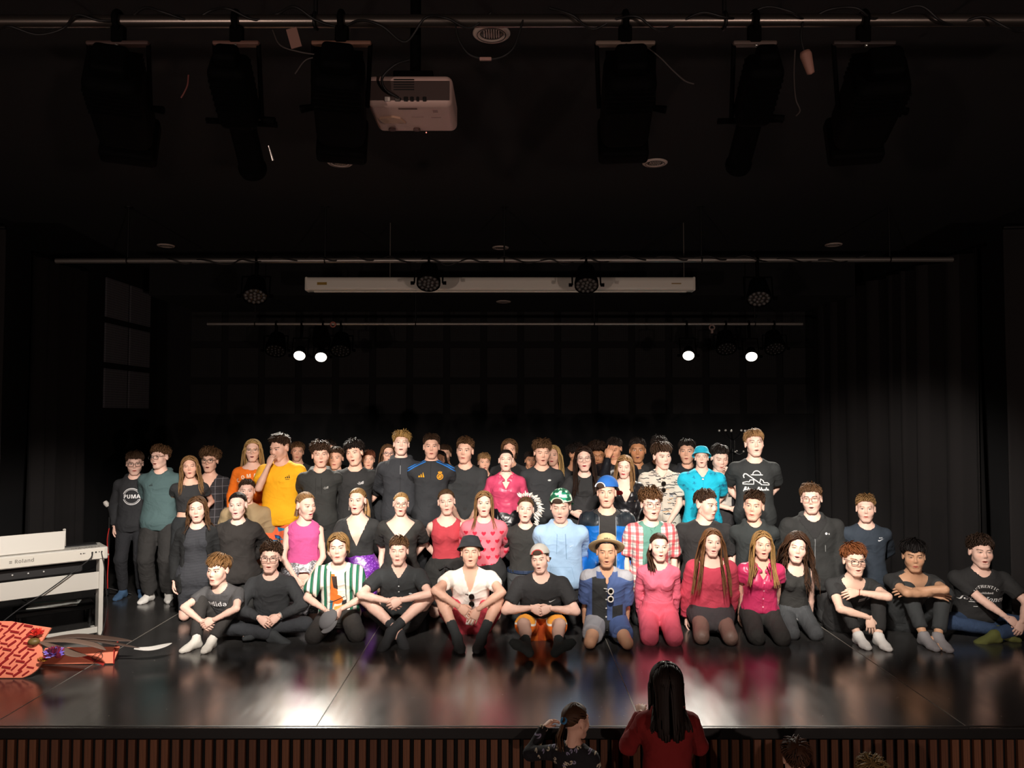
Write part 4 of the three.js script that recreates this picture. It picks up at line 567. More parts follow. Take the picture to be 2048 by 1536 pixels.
function topGarment(P, J, G, cell, sd) {
  const y0 = (G.hem ?? { stand: -0.12, kneel: -0.10, heels: -0.02, up: -0.02, cross: -0.02, out: -0.02 }[P.pose]), infl = G.fit ?? 0.014, sl = G.sl ?? 0.6, f = P.sex === 'f', thin = f ? 0.88 : 1;
  const groups = [{ k: 0.05, prims: [loft(J, infl, y0, 0.515, G.drape ?? 0.5, G.flare ?? (y0 < -0.03 ? 0.09 : 0))] }];
  for (const i of [0, 1]) groups[0].prims.push(RC(J.tf(0, LT * 0.97, -0.012), sl === 0 ? J.tf(0, LT * 0.97, -0.012).lerp(J.sh[i], 0.62) : J.sh[i], 0.040 + infl * 0.6, 0.046 + infl * 0.5));
  if (f && !G.flat) for (const s of [-1, 1]) groups[0].prims.push(RC(J.tf(s * 0.066, 0.335, 0.058), J.tf(s * 0.064, 0.33, 0.082), 0.05 + infl * 0.5, 0.042 + infl * 0.5));
  const ls = G.loose ?? 0.014;
  if (sl > 0) for (const i of [0, 1]) {
    const pr = [RC(J.sh[i], J.el[i], 0.048 * thin + ls, 0.040 * thin + ls * 1.1, sl < 1 ? [limbCut(J.sh[i], J.el[i], sl)] : null)];
    if (sl > 1) pr.push(RC(J.el[i], J.wr[i], 0.040 * thin + ls * 1.1, (G.cuff ?? 0.030) + ls * 0.5, [limbCut(J.el[i], J.wr[i], Math.min(sl - 1, 1) * 1.0)]));
    groups.push({ k: 0.02, prims: pr });
  }
  const add = [];
  if (G.hood) { const r = 0.027, y = LT; const ring = [[-0.03, y - 0.045, 0.088], [-0.085, y - 0.005, 0.035], [-0.088, y + 0.02, -0.045], [0, y + 0.03, -0.095], [0.088, y + 0.02, -0.045], [0.085, y - 0.005, 0.035], [0.03, y - 0.045, 0.088]].map((a) => J.tf(...a)); add.push(...ring.slice(1).map((b, i) => RC(ring[i], b, i === 0 ? 0.016 : r, i === 5 ? 0.016 : r))); }
  if (G.collar) { const y = LT, ring = [[-0.016, y - 0.055, 0.094], [-0.058, y - 0.005, 0.045], [-0.056, y + 0.022, -0.03], [0, y + 0.03, -0.065], [0.056, y + 0.022, -0.03], [0.058, y - 0.005, 0.045], [0.016, y - 0.055, 0.094]].map((a) => J.tf(...a)), fl = [-1, 1].map((s) => RC(J.tf(s * 0.022, y - 0.062, 0.094), J.tf(s * 0.062, y - 0.035, 0.075), 0.011, 0.014)); add.push(...ring.slice(1).map((b, i) => RC(ring[i], b, 0.013, 0.013)), ...fl); }
  const nk = G.neck ?? 'crew', nd = G.nd ?? 0, rx = { crew: 0.076, v: 0.06, wide: 0.125, off: 0.16, hood: 0.066, high: 0.058, scoop: 0.098, collar: 0.05 }[nk], ry = { crew: 0.072, v: 0.06, wide: 0.10, off: 0.09, hood: 0.06, high: 0.03, scoop: 0.135, collar: 0.055 }[nk] + (nk === 'v' ? 0 : nd);
  const carve = nk === 'high' ? null : EL(0, nk === 'off' ? 0.535 : 0.53, nk === 'off' ? 0.0 : 0.02, rx, ry, nk === 'off' ? 0.15 : 0.098), vd = nk === 'v' || nk === 'collar' ? (nk === 'v' ? 0.095 + nd : 0.085 + nd) : 0, vs = G.vs ?? 0.55;
  const armsC = sl === 0 ? [0, 1].map((i) => RC(J.sh[i].clone().addScaledVector(J.Y, -0.015), J.el[i], (G.strap ? 0.058 : 0.05), 0.045)) : null, op = G.open, wa = G.wr ?? 0.0055;
  const mod = (x, y, z, d) => {
    if (d > 0.06) return d; const [lx, ly, lz] = J.loc(x, y, z);
    const n1 = vn(lx * 10 + sd, ly * 15 + Math.abs(lx) * 9, lz * 10), n2 = vn(lx * 19 + 7, ly * 8 + sd - lx * 12, lz * 17), rdg = 0.5 - Math.abs(vn(x * 12 + sd * 3, y * 20, z * 12 + 4));
    d -= wa * (n1 * 0.9 + n2 * 0.5 + rdg * 1.1) * sstep(0.50, 0.32, ly);
    if (carve) { d = Math.max(d, -carve(lx, ly, lz)); if (vd) { const v = (Math.abs(lx) - (ly - (LT - 0.03 - vd)) * vs) * 0.87; d = Math.max(d, -Math.max(v, -lz)); } }
    if (armsC) for (const a of armsC) d = Math.max(d, -a(x, y, z));
    if (op) d = Math.max(d, -Math.max(Math.abs(lx - (op.x ?? 0)) - lerp(op.b, op.t, clamp(ly / LT, 0, 1)), 0.02 - lz));
    if (add.length && ly > 0.36) for (const a of add) d = smin(d, a(x, y, z), 0.006);
    return d;
  };
  const b = boundsOf([J.tf(0, y0, 0), J.tf(0, 0.56, 0), ...J.sh, ...J.el, ...(sl > 1 ? J.wr : [])], 0.09); b.expandByVector(V(0.11, 0, 0.10));
  return clothGeo(gridMesh(groups, 0.014, b, sl === 0 ? cell * 0.72 : cell, mod, 0.02 + (add.length ? 0.03 : 0)), null, J, G.draw ? (l) => clothUV(G.tile, l[0], l[1]) : null);
}
function bottomGarment(P, J, G, cell, sd) {
  const len = G.len ?? 2, infl = G.fit ?? 0.012, ls = G.loose ?? 0.012, groups = [{ k: 0.04, prims: [loft(J, infl, -0.14, G.rise ?? 0.10)] }];
  for (const i of [0, 1]) {
    const pr = [RC(J.hip[i], J.kn[i], 0.083 + ls, 0.056 + ls * (G.skirt ? 1.6 : 1), len < 1 ? [limbCut(J.hip[i], J.kn[i], len)] : null)];
    if (len > 1) { const bl = G.bell ?? 0; pr.push(RC(J.kn[i], J.an[i], 0.055 + ls, 0.040 + ls + bl, [limbCut(J.kn[i], J.an[i], len - 1)])); }
    groups.push({ k: 0.03, prims: pr });
  }
  const wa = G.wr ?? 0.005;
  const mod = (x, y, z, d) => { if (d > 0.05) return d; const n1 = vn(x * 13 + sd, y * 11, z * 13), rdg = 0.5 - Math.abs(vn(x * 15 + sd, y * 22 + x * 6, z * 20)); return d - wa * (n1 * 0.8 + rdg * 1.3); };
  const b = boundsOf([J.tf(0, 0.12, 0), J.pel, ...J.hip, ...J.kn, ...(len > 1 ? J.an : [])], 0.125);
  return clothGeo(gridMesh(groups, G.skirt ? 0.16 : 0.02, b, cell, mod, 0.02 + (G.skirt ? 0.05 : 0)), null, J, G.draw ? (l) => clothUV(G.tile, l[0] * (G.us ?? 1), l[1] * (G.us ?? 1) + (G.uy ?? 0.3)) : null);
}
function sockGeo(J, i, G) {
  const h = G.h ?? 0.12, sh = J.kn[i].clone().sub(J.an[i]), t = h / sh.length(), e = J.an[i].clone().addScaledVector(sh, t), pr = footPrims(J, i, 0.005); if (h > 0.02) pr.push(RC(J.an[i], J.an[i].clone().addScaledVector(sh, Math.min(1, t * 1.15)), 0.039, 0.046, [[e, sh.clone().normalize()]]));
  return gridMesh([{ k: 0.02, prims: pr }], 0.01, boundsOf([J.an[i], e, J.an[i].clone().addScaledVector(J.toe[i], 0.18)], 0.075), 0.015);
}
// hats and glasses in the head's own axes
const HATS = {
  bucket: (h) => [['hat_crown', lathe([[0.0001, 0.138], [0.045, 0.136], [0.07, 0.127], [0.086, 0.095], [0.096, 0.055]], 32), h.c], ['hat_brim', lathe([[0.094, 0.062], [0.108, 0.036], [0.120, 0.020], [0.119, 0.016], [0.105, 0.032], [0.092, 0.055]], 36), h.c]],
  fedora: (h) => [['hat_crown', lathe([[0.0001, 0.145], [0.03, 0.150], [0.062, 0.158], [0.078, 0.145], [0.088, 0.09], [0.094, 0.055]], 32), h.c], ['hat_band', lathe([[0.0915, 0.088], [0.0975, 0.056], [0.094, 0.054], [0.089, 0.088]], 32), h.band ?? '#8a7a58'], ['hat_brim', lathe([[0.09, 0.058], [0.12, 0.050], [0.148, 0.056], [0.150, 0.060], [0.146, 0.0605], [0.12, 0.055], [0.09, 0.062]], 40), h.c]],
  capback: (h) => { const dome = new THREE.SphereGeometry(0.1, 32, 14, 0, 6.2832, 0, 1.52).scale(0.93, 1.06, 1.08).translate(0, 0.045, 0), bill = new THREE.CylinderGeometry(0.1, 0.1, 0.006, 28, 1, false, 1.72, 2.85).scale(0.85, 1, 1.1).rotateX(-0.35).translate(0, 0.02, -0.075), strap = new THREE.TorusGeometry(0.05, 0.006, 6, 20, Math.PI).scale(1, 0.75, 1).translate(0, 0.047, 0.1055); return [['cap_crown', dome, h.c], ['cap_bill', bill, h.bill ?? h.c], ['cap_strap', strap, h.strap ?? h.c], ['hair_tuft', new THREE.SphereGeometry(0.046, 18, 10).scale(0.98, 0.62, 0.3).translate(0, 0.062, 0.098), h.tuft ?? '#3d2b1e']]; },
};
function makeGlasses(P, parent, m) {
  const g = P.glasses, sq = g.round ? 1 : 0.78, R = 0.0245, z = 0.112, rims = [], lens = [];
  for (const s of [-1, 1]) { const pts = []; for (let i = 0; i < 20; i++) { const a = i / 20 * 6.2832, e = g.round ? 1 : Math.pow(Math.abs(Math.cos(a)) ** 4 + Math.abs(Math.sin(a)) ** 4, -0.25); pts.push(V(s * 0.0335 + Math.cos(a) * R * e * (g.round ? 1 : 0.98), 0.006 + Math.sin(a) * R * e * sq, z - 0.006 * Math.cos(a) * s)); } rims.push(new THREE.TubeGeometry(new THREE.CatmullRomCurve3(pts, true), 24, g.t ?? 0.002, 5, true)); rims.push(tube([V(s * 0.058, 0.012, z - 0.006), V(s * 0.078, 0.014, 0.05), V(s * 0.081, 0.010, -0.01), V(s * 0.080, -0.006, -0.03)], (g.t ?? 0.002), 8, 5)); lens.push(new THREE.CircleGeometry(R * 0.96, 18).scale(1, sq, 1).rotateY(s * 0.24).translate(s * 0.0335, 0.006, z)); }
  rims.push(tube([V(-0.011, 0.010, z + 0.003), V(0, 0.014, z + 0.006), V(0.011, 0.010, z + 0.003)], g.t ?? 0.002, 6, 5));
  const o = mesh('glasses', merge(rims).applyMatrix4(m), std(g.c ?? '#1a1614', 0.4), parent);
  for (const l of lens) mesh('lens', l.applyMatrix4(m), lensMat, o);
}
const lensMat = new THREE.MeshPhysicalMaterial({ color: 0xffffff, transmission: 1, thickness: 0, roughness: 0.02, ior: 1.5 });
const CELL = { A: [0.021, 0.0172, 1.1], B: [0.0235, 0.0195, 1.25], C: [0.032, 0.028, 1.8] };
let personSeed = 0; const PEOPLE = [];
function person(P) {
  const sd = ++personSeed; P.sex ??= 'm'; P.q ??= 'B'; P.mouth = (P.mouth ?? 0) * 0.65; if (!P.ground) { const b = Math.atan2(at(P.px, P.top, P.d).x - CAMX, P.d) / D; P.yaw = (P.yaw ?? 0) - 0.55 * b; P.hy = (P.hy ?? 0) - 0.4 * b; } const J = skeleton(P), yaw = (P.yaw ?? 0) * D, cells = CELL[P.q];
  // scale so that the head's top lands where it stands; root under the pelvis
  let s = 1, h = 1, H, root = V(), ang = yaw; const hpx = P.chin - P.top;
  for (let it = 0; it < 6; it++) {
    H = addHeadMatrix(P, J, h); const topL = H.c.y + (P.hat ? 0.125 : 0.132) * h, hz = H.c.z * Math.cos(ang) - H.c.x * Math.sin(ang), hx = H.c.x * Math.cos(ang) + H.c.z * Math.sin(ang), d = P.d - s * hz, Tp = at(P.px, P.top, d); s = (Tp.y - (P.ground ?? 0)) / topL; h = clamp(hpx * d / FPX / (P.hat ? 0.262 : 0.25) / s, 0.84, 1.2); root = V(Tp.x - s * hx, P.ground ?? 0, -P.d);
  }
  H = addHeadMatrix(P, J, h);
  const t = thing('person', P.label, 'person', root); t.rotation.y = yaw; t.scale.setScalar(s); t.userData.group = P.group ?? 'young singers on the stage'; PEOPLE.push([P.label.slice(0, 30), +s.toFixed(2), +h.toFixed(2)]);
  // body: one surface (trunk, limbs and feet) with its head and hands
  const f = P.sex === 'f', thin = (f ? 0.86 : 1) * (P.limb ?? 1), groups = [{ k: 0.045, prims: [loft(J, 0, -0.13, 0.6), RC(J.tf(0, LT * 0.93, -0.01), H.c.clone().add(V(0, -0.06, -0.015)), f ? 0.042 : 0.050, f ? 0.038 : 0.044), RC(J.tf(0, LT, -0.012), J.sh[0], 0.038, 0.044 * thin), RC(J.tf(0, LT, -0.012), J.sh[1], 0.038, 0.044 * thin)] }];
  if (f) for (const k of [-1, 1]) groups[0].prims.push(RC(J.tf(k * 0.066, 0.335, 0.05), J.tf(k * 0.064, 0.33, 0.074), 0.048, 0.04));
  for (const i of [0, 1]) groups.push({ k: 0.012, prims: armPrims(J, i, 0, thin) }, { k: 0.022, prims: [...legPrims(J, i), ...footPrims(J, i)] });
  const bb = boundsOf([J.pel, J.neck, H.c, ...J.sh, ...J.el, ...J.wr, ...J.hip, ...J.kn, ...J.an, ...J.an.map((a, i) => a.clone().addScaledVector(J.toe[i], 0.17))], 0.10); bb.expandByVector(V(0.06, 0, 0.03)); bb.max.y = Math.min(bb.max.y, H.c.y - 0.02);
  const bg = gridMesh(groups, 0.016, bb, cells[0]), ft = eyesAndMouth({ skin: P.skin ?? '#e3b79d', sex: P.sex, brow: P.brow, lips: P.lips, mouth: P.mouth, eye: P.eye, look: P.look, blush: P.blush, freckles: P.freckles });
  const flat = faceUV(ft, 0.092, -0.07), setFlat = (g) => { const n = g.attributes.position.count, uv = new Float32Array(n * 2); for (let i = 0; i < n; i++) { uv[2 * i] = flat[0]; uv[2 * i + 1] = flat[1]; } g.setAttribute('uv', new THREE.BufferAttribute(uv, 2)); return g; };
  setFlat(bg);
  const hg = headGeo(P.sex, (P.mouth ?? 0) > 0.6 ? 0.9 : (P.mouth ?? 0) > 0.15 ? 0.4 : 0, cells[2]).clone(); { const p = hg.attributes.position, uv = new Float32Array(p.count * 2); for (let i = 0; i < p.count; i++) { const z = p.getZ(i), q = z > 0.015 ? faceUV(ft, p.getX(i), p.getY(i)) : flat; uv[2 * i] = q[0]; uv[2 * i + 1] = q[1]; } hg.setAttribute('uv', new THREE.BufferAttribute(uv, 2)); }
  hg.applyMatrix4(H.m); const parts = [bg, hg];
  for (const i of [0, 1]) {
    const o = J.hand[i], w = J.wr[i], fd = o.f ? V(...o.f).normalize() : w.clone().sub(J.el[i]).normalize(), pn = V(...o.p); pn.addScaledVector(fd, -pn.dot(fd)).normalize(); const th = V().crossVectors(fd, pn); // right hand: thumb = fingers x palm
    if (i === 1) th.negate(); const m = new THREE.Matrix4().makeBasis(i === 1 ? th.clone().negate() : th, fd, pn); const k = (P.hand ?? 1) * (f ? 0.92 : 1); m.scale(V(k, k, k)); m.setPosition(w);
    parts.push(setFlat(placed(handGeo(o.curl ?? 0.4), m, i === 1)));
  }
  mesh('body', mergeGeometries(parts.map((g) => { const c = new THREE.BufferGeometry(); for (const a of ['position', 'normal', 'uv']) c.setAttribute(a, g.attributes[a]); c.setIndex(g.index); return c; })), skinMat, t);
  // clothes
  for (const G of P.bottoms ?? []) { if (G.draw && !G.tile) G.tile = clothTile(G.draw); mesh(G.name, bottomGarment(P, J, G, cells[1], sd), clothMat(G), t); }
  for (const G of P.tops ?? []) { if (G.draw && !G.tile) G.tile = clothTile(G.draw); mesh(G.name, topGarment(P, J, G, cells[1], sd), clothMat(G), t); }
  if (P.socks) for (const i of [0, 1]) mesh('sock', sockGeo(J, i, P.socks), std(P.socks.c, 0.9), t);
  if (P.hair && P.hat) P.hair.under = 1; if (P.hair) mesh('hair', hairGeo(P.hair, sd).applyMatrix4(H.m), hairMat, t);
  if (P.hat) { const parts = HATS[P.hat.kind](P.hat), tilt = new THREE.Matrix4().makeRotationX(P.hat.tilt ?? -0.12), hm = H.m.clone().multiply(tilt); if (P.hat.ry) hm.multiply(new THREE.Matrix4().makeRotationY(P.hat.ry)); hm.multiply(new THREE.Matrix4().makeTranslation(0, P.hat.y ?? -0.01, -0.012)); const cap = new THREE.Group(); cap.name = P.hat.name; t.add(cap); for (const [n, g, c] of parts) mesh(n, g.applyMatrix4(hm), n === 'cap_crown' && P.hat.mat ? P.hat.mat : std(c, 0.85, 0, { side: THREE.DoubleSide }), cap); }
  if (P.glasses) makeGlasses(P, t, H.m);
  P.extra?.(t, J, H);
  return { t, J, H, s };
}
// ---------- prints on cloth (centimetres; the neck is near y 15, the pelvis near y 65) ----------
const fill = (c, col) => { c.fillStyle = col; c.fillRect(-36, -1, 72, 92); };
const text = (c, s, x, y, size, col, font = 'sans-serif', weight = 'bold', rot = 0) => { c.save(); c.translate(x, y); c.rotate(rot); c.scale(0.1, 0.1); c.fillStyle = col; c.font = `${weight} ${size * 10}px ${font}`; c.textAlign = 'center'; c.textBaseline = 'middle'; c.fillText(s, 0, 0); c.restore(); };
const poly = (c, pts, col) => { c.fillStyle = col; c.beginPath(); pts.forEach((p, i) => (i ? c.lineTo(...p) : c.moveTo(...p))); c.closePath(); c.fill(); };
const stroke = (c, pts, w, col) => { c.strokeStyle = col; c.lineWidth = w; c.lineCap = 'round'; c.lineJoin = 'round'; c.beginPath(); pts.forEach((p, i) => (i ? c.lineTo(...p) : c.moveTo(...p))); c.stroke(); };
const threeBars = (c, x, y, k, col) => { for (let i = 0; i < 3; i++) { const h = (1 + i * 0.8) * k; poly(c, [[x - 1.6 * k + i * 1.15 * k, y], [x - 0.7 * k + i * 1.15 * k, y], [x - 0.7 * k + i * 1.15 * k - h * 0.28, y - h], [x - 1.35 * k + i * 1.15 * k - h * 0.1, y - h * 0.72]], col); } };
const tick = (c, x, y, k, col) => { c.fillStyle = col; c.beginPath(); c.moveTo(x - 2 * k, y - 0.2 * k); c.quadraticCurveTo(x - 2.6 * k, y + 1.4 * k, x - 0.8 * k, y + 0.9 * k); c.lineTo(x + 2.6 * k, y - 0.9 * k); c.lineTo(x - 0.9 * k, y + 0.25 * k); c.quadraticCurveTo(x - 1.8 * k, y + 0.4 * k, x - 2 * k, y - 0.2 * k); c.fill(); };
const domeMark = (c, x, y, k, col) => { for (let i = 0; i < 3; i++) { c.strokeStyle = col; c.lineWidth = 0.5 * k; c.beginPath(); c.arc(x, y, (0.7 + i * 0.75) * k, Math.PI, 1.5 * Math.PI); c.stroke(); } text(c, 'THE', x - 3.4 * k, y - 1.5 * k, 0.95 * k, col); text(c, 'NORTH', x - 3.6 * k, y - 0.6 * k, 0.95 * k, col); text(c, 'FACE', x - 3.4 * k, y + 0.2 * k, 0.95 * k, col); };
const heart = (c, x, y, k, col) => { c.fillStyle = col; c.beginPath(); c.moveTo(x, y + 1.6 * k); c.bezierCurveTo(x - 2.8 * k, y - 0.2 * k, x - 1.4 * k, y - 2 * k, x, y - 0.7 * k); c.bezierCurveTo(x + 1.4 * k, y - 2 * k, x + 2.8 * k, y - 0.2 * k, x, y + 1.6 * k); c.fill(); };
const R2 = (sd) => rng(sd);
const D1 = { // each garment's print
  ringLogo: (c) => { fill(c, '#26272a'); c.strokeStyle = '#e6e6e6'; c.lineWidth = 0.9; c.beginPath(); c.arc(0, 36, 9.4, 0, 7); c.stroke(); c.lineWidth = 0.5; c.beginPath(); c.arc(0, 36, 8, 0, 7); c.stroke(); c.fillStyle = '#26272a'; c.fillRect(-12, 33, 24, 6); text(c, 'PUMA', 0, 36, 6.4, '#f2f2f2'); },
  teal: (c) => { fill(c, '#4a6263'); threeBars(c, -6.5, 29, 1.2, '#161b1c'); },
  orange: (c) => { fill(c, '#f07410'); c.save(); for (const [s, x, y, r] of [['C', -14, 31, -0.5], ['O', -8.6, 27.4, -0.3], ['M', -2.4, 25.8, -0.1], ['E', 4, 25.4, 0.08]]) text(c, s, x, y, 5.4, '#f3e6d6', 'sans-serif', 'bold', r); stroke(c, [[8.6, 27.4], [11, 24.6]], 1, '#f3e6d6'); text(c, 'Y', 6, 34.4, 4.6, '#f3e6d6'); c.restore(); },
  yellow: (c) => { fill(c, '#f2b012'); threeBars(c, 9, 29, 1.5, '#3a2a1a'); c.fillStyle = '#3a2a1a'; c.fillRect(7, 30, 4, 0.5); },
  jazzy: (c) => { fill(c, '#e2683c'); const r = R2(4); for (let i = 0; i < 46; i++) { const x = (r() - 0.5) * 70, y = r() * 90; poly(c, [[x, y], [x + 7 + r() * 6, y + 1 + r() * 2], [x + 1, y + 3 + r() * 2]], r() < 0.75 ? '#1f7fb4' : '#23407f'); } },
  northHoodie: (c) => { fill(c, '#2a2b29'); domeMark(c, 10, 33, 1, '#a9a9a4'); stroke(c, [[-3, 22], [-3.2, 40]], 0.5, '#151515'); stroke(c, [[3, 22], [3.3, 38]], 0.5, '#151515'); },
  northTee: (c) => { fill(c, '#242424'); domeMark(c, 10, 30, 1.25, '#d6d6d6'); },
  zipJacket: (c) => { fill(c, '#2b2d31'); stroke(c, [[0, 12], [0, 64]], 0.5, '#17181a'); stroke(c, [[0, 20], [0, 28]], 0.5, '#8f9295'); text(c, 'N', 9, 27, 2, '#cccccc'); stroke(c, [[7.5, 27], [10.5, 26]], 0.8, '#d2d2d2'); },
  track: (c) => { fill(c, '#2a2c2f'); for (const s of [-1, 1]) { for (let i = 0; i < 3; i++) stroke(c, [[s * 5.5, 10 + i * 1.9], [s * 17, 15.4 + i * 1.9], [s * 25, 19 + i * 2.6], [s * 36, 30 + i * 8]], 1.0, '#1e78d2'); } stroke(c, [[0, 12], [0, 30]], 0.5, '#15171a'); threeBars(c, -9.2, 28.6, 1.9, '#f0a412'); c.strokeStyle = '#ec9a1c'; c.lineWidth = 0.8; c.beginPath(); c.arc(9, 28, 2.7, 0, 7); c.stroke(); c.beginPath(); c.arc(9, 28, 1.2, 0, 7); c.stroke(); stroke(c, [[7, 29.6], [11, 26.2]], 0.8, '#ec9a1c'); poly(c, [[7, 24.8], [7.3, 22.8], [8.3, 24], [9, 22.3], [9.7, 24], [10.7, 22.8], [11, 24.8]], '#ec9a1c'); },
  smallMark: (c) => { fill(c, '#2c2e30'); c.fillStyle = '#c9cdc9'; c.beginPath(); c.ellipse(8, 27, 1.8, 0.9, 0, 0, 7); c.fill(); },
  hearts: (c) => { fill(c, '#e57885'); for (let j = 0; j < 6; j++) for (let i = -4; i < 5; i++) heart(c, i * 8.6 + (j % 2) * 4.3, 26 + j * 7.6, 1.35, '#cf1f3c'); },
  skyHoodie: (c) => { fill(c, '#a6c8e8'); stroke(c, [[-4, 22], [-4.6, 41]], 0.55, '#7fa3c6'); stroke(c, [[4, 22], [5, 46]], 0.55, '#6b8db0'); tick(c, 10, 33, 0.9, '#d6e6f5'); stroke(c, [[-13, 66], [-10, 54], [10, 54], [13, 66]], 0.4, '#8fb2d4'); },
  blueJacket: (c) => { fill(c, '#1466b8'); poly(c, [[-36, 0], [36, 0], [36, 30], [8, 26], [0, 22], [-8, 26], [-36, 30]], '#232a30'); const r = R2(8); for (let i = 0; i < 20; i++) { const x = (r() - 0.5) * 56; stroke(c, [[x, 6 + r() * 8], [x * 1.05, 20 + r() * 6]], 0.3, '#11161a'); } for (const s of [-1, 1]) stroke(c, [[s * 7, 16], [s * 7.6, 90]], 1.0, '#c9d3da'); },
  plaid: (c) => { fill(c, '#e9ddd2'); for (let i = -6; i < 7; i++) { c.globalAlpha = 0.62; c.fillStyle = '#c8303a'; c.fillRect(i * 7 - 1.4, 0, 2.8, 90); c.globalAlpha = 0.45; c.fillRect(-36, (i + 6) * 7.5, 72, 2.6); c.globalAlpha = 0.5; c.fillStyle = '#51606e'; c.fillRect(i * 7 + 2.8, 0, 0.5, 90); c.fillRect(-36, (i + 6) * 7.5 + 4.5, 72, 0.5); } c.globalAlpha = 1; },
  leafTee: (c) => { fill(c, '#5f9284'); const r = R2(3); for (let i = 0; i < 60; i++) { const x = (r() - 0.5) * 40, y = 15 + r() * 60; stroke(c, [[x, y], [x + 1.6, y + 2], [x + 0.6, y + 4]], 0.45, '#3d6d63'); } },
  tiger: (c) => { fill(c, '#c4bcae'); const r = R2(6); for (let i = 0; i < 230; i++) { const x = (r() - 0.5) * 72, y = r() * 92, w = 1.4 + r() * 3; stroke(c, [[x - w, y], [x - w * 0.3, y + 0.9 * (r() - 0.2)], [x + w * 0.4, y - 0.3], [x + w, y + 0.8 * (r() - 0.3)]], 0.45 + r() * 0.5, r() < 0.8 ? '#2c2c30' : r() < 0.6 ? '#b58d63' : '#58708a'); } stroke(c, [[0, 18], [0, 80]], 0.4, '#8d867a'); },
  tropic: (c) => { fill(c, '#0fb4d2'); const r = R2(12); for (let i = 0; i < 70; i++) { const x = (r() - 0.5) * 68, y = 10 + r() * 76; for (let k = 0; k < 5; k++) { const a = k * 1.26 + r(); stroke(c, [[x, y], [x + Math.cos(a) * 1.7, y + Math.sin(a) * 1.7]], 0.35, '#0a5f8c'); } } stroke(c, [[0, 20], [0, 80]], 0.3, '#0a86a8'); },
  bandTee: (c) => { fill(c, '#262527'); c.fillStyle = '#b9b5ac'; c.fillRect(-11, 25, 22, 26); const r = R2(14); for (let i = 0; i < 26; i++) { c.fillStyle = r() < 0.6 ? '#3a3a3a' : '#7c7a74'; c.fillRect(-11 + r() * 18, 25 + r() * 23, 2 + r() * 4, 1 + r() * 3); } },
  caneTee: (c) => { fill(c, '#2a2d2d'); const w = '#e9e9e5'; c.strokeStyle = w; c.lineWidth = 0.8; c.beginPath(); c.arc(0.6, 27.5, 3.7, Math.PI, 0); c.stroke(); stroke(c, [[-4.6, 27.6], [5.8, 27.6]], 0.9, w); stroke(c, [[-11, 30.4], [-11.6, 28.6], [-10.6, 26.8], [-9, 26.8], [-3, 31], [2, 34.6], [4.4, 36.2]], 1.0, w);
    stroke(c, [[-2.4, 32.4], [-2.4, 36.4], [-12, 36.6], [-12, 35.2], [-8.6, 34.2], [-6.6, 34.4], [-5.6, 32.4], [-2.4, 32.4]], 0.8, w); stroke(c, [[3.2, 34.6], [4, 31.4], [6.4, 33], [7, 35], [10, 34.8], [12, 36], [12, 37.2], [4.4, 36.8]], 0.8, w);
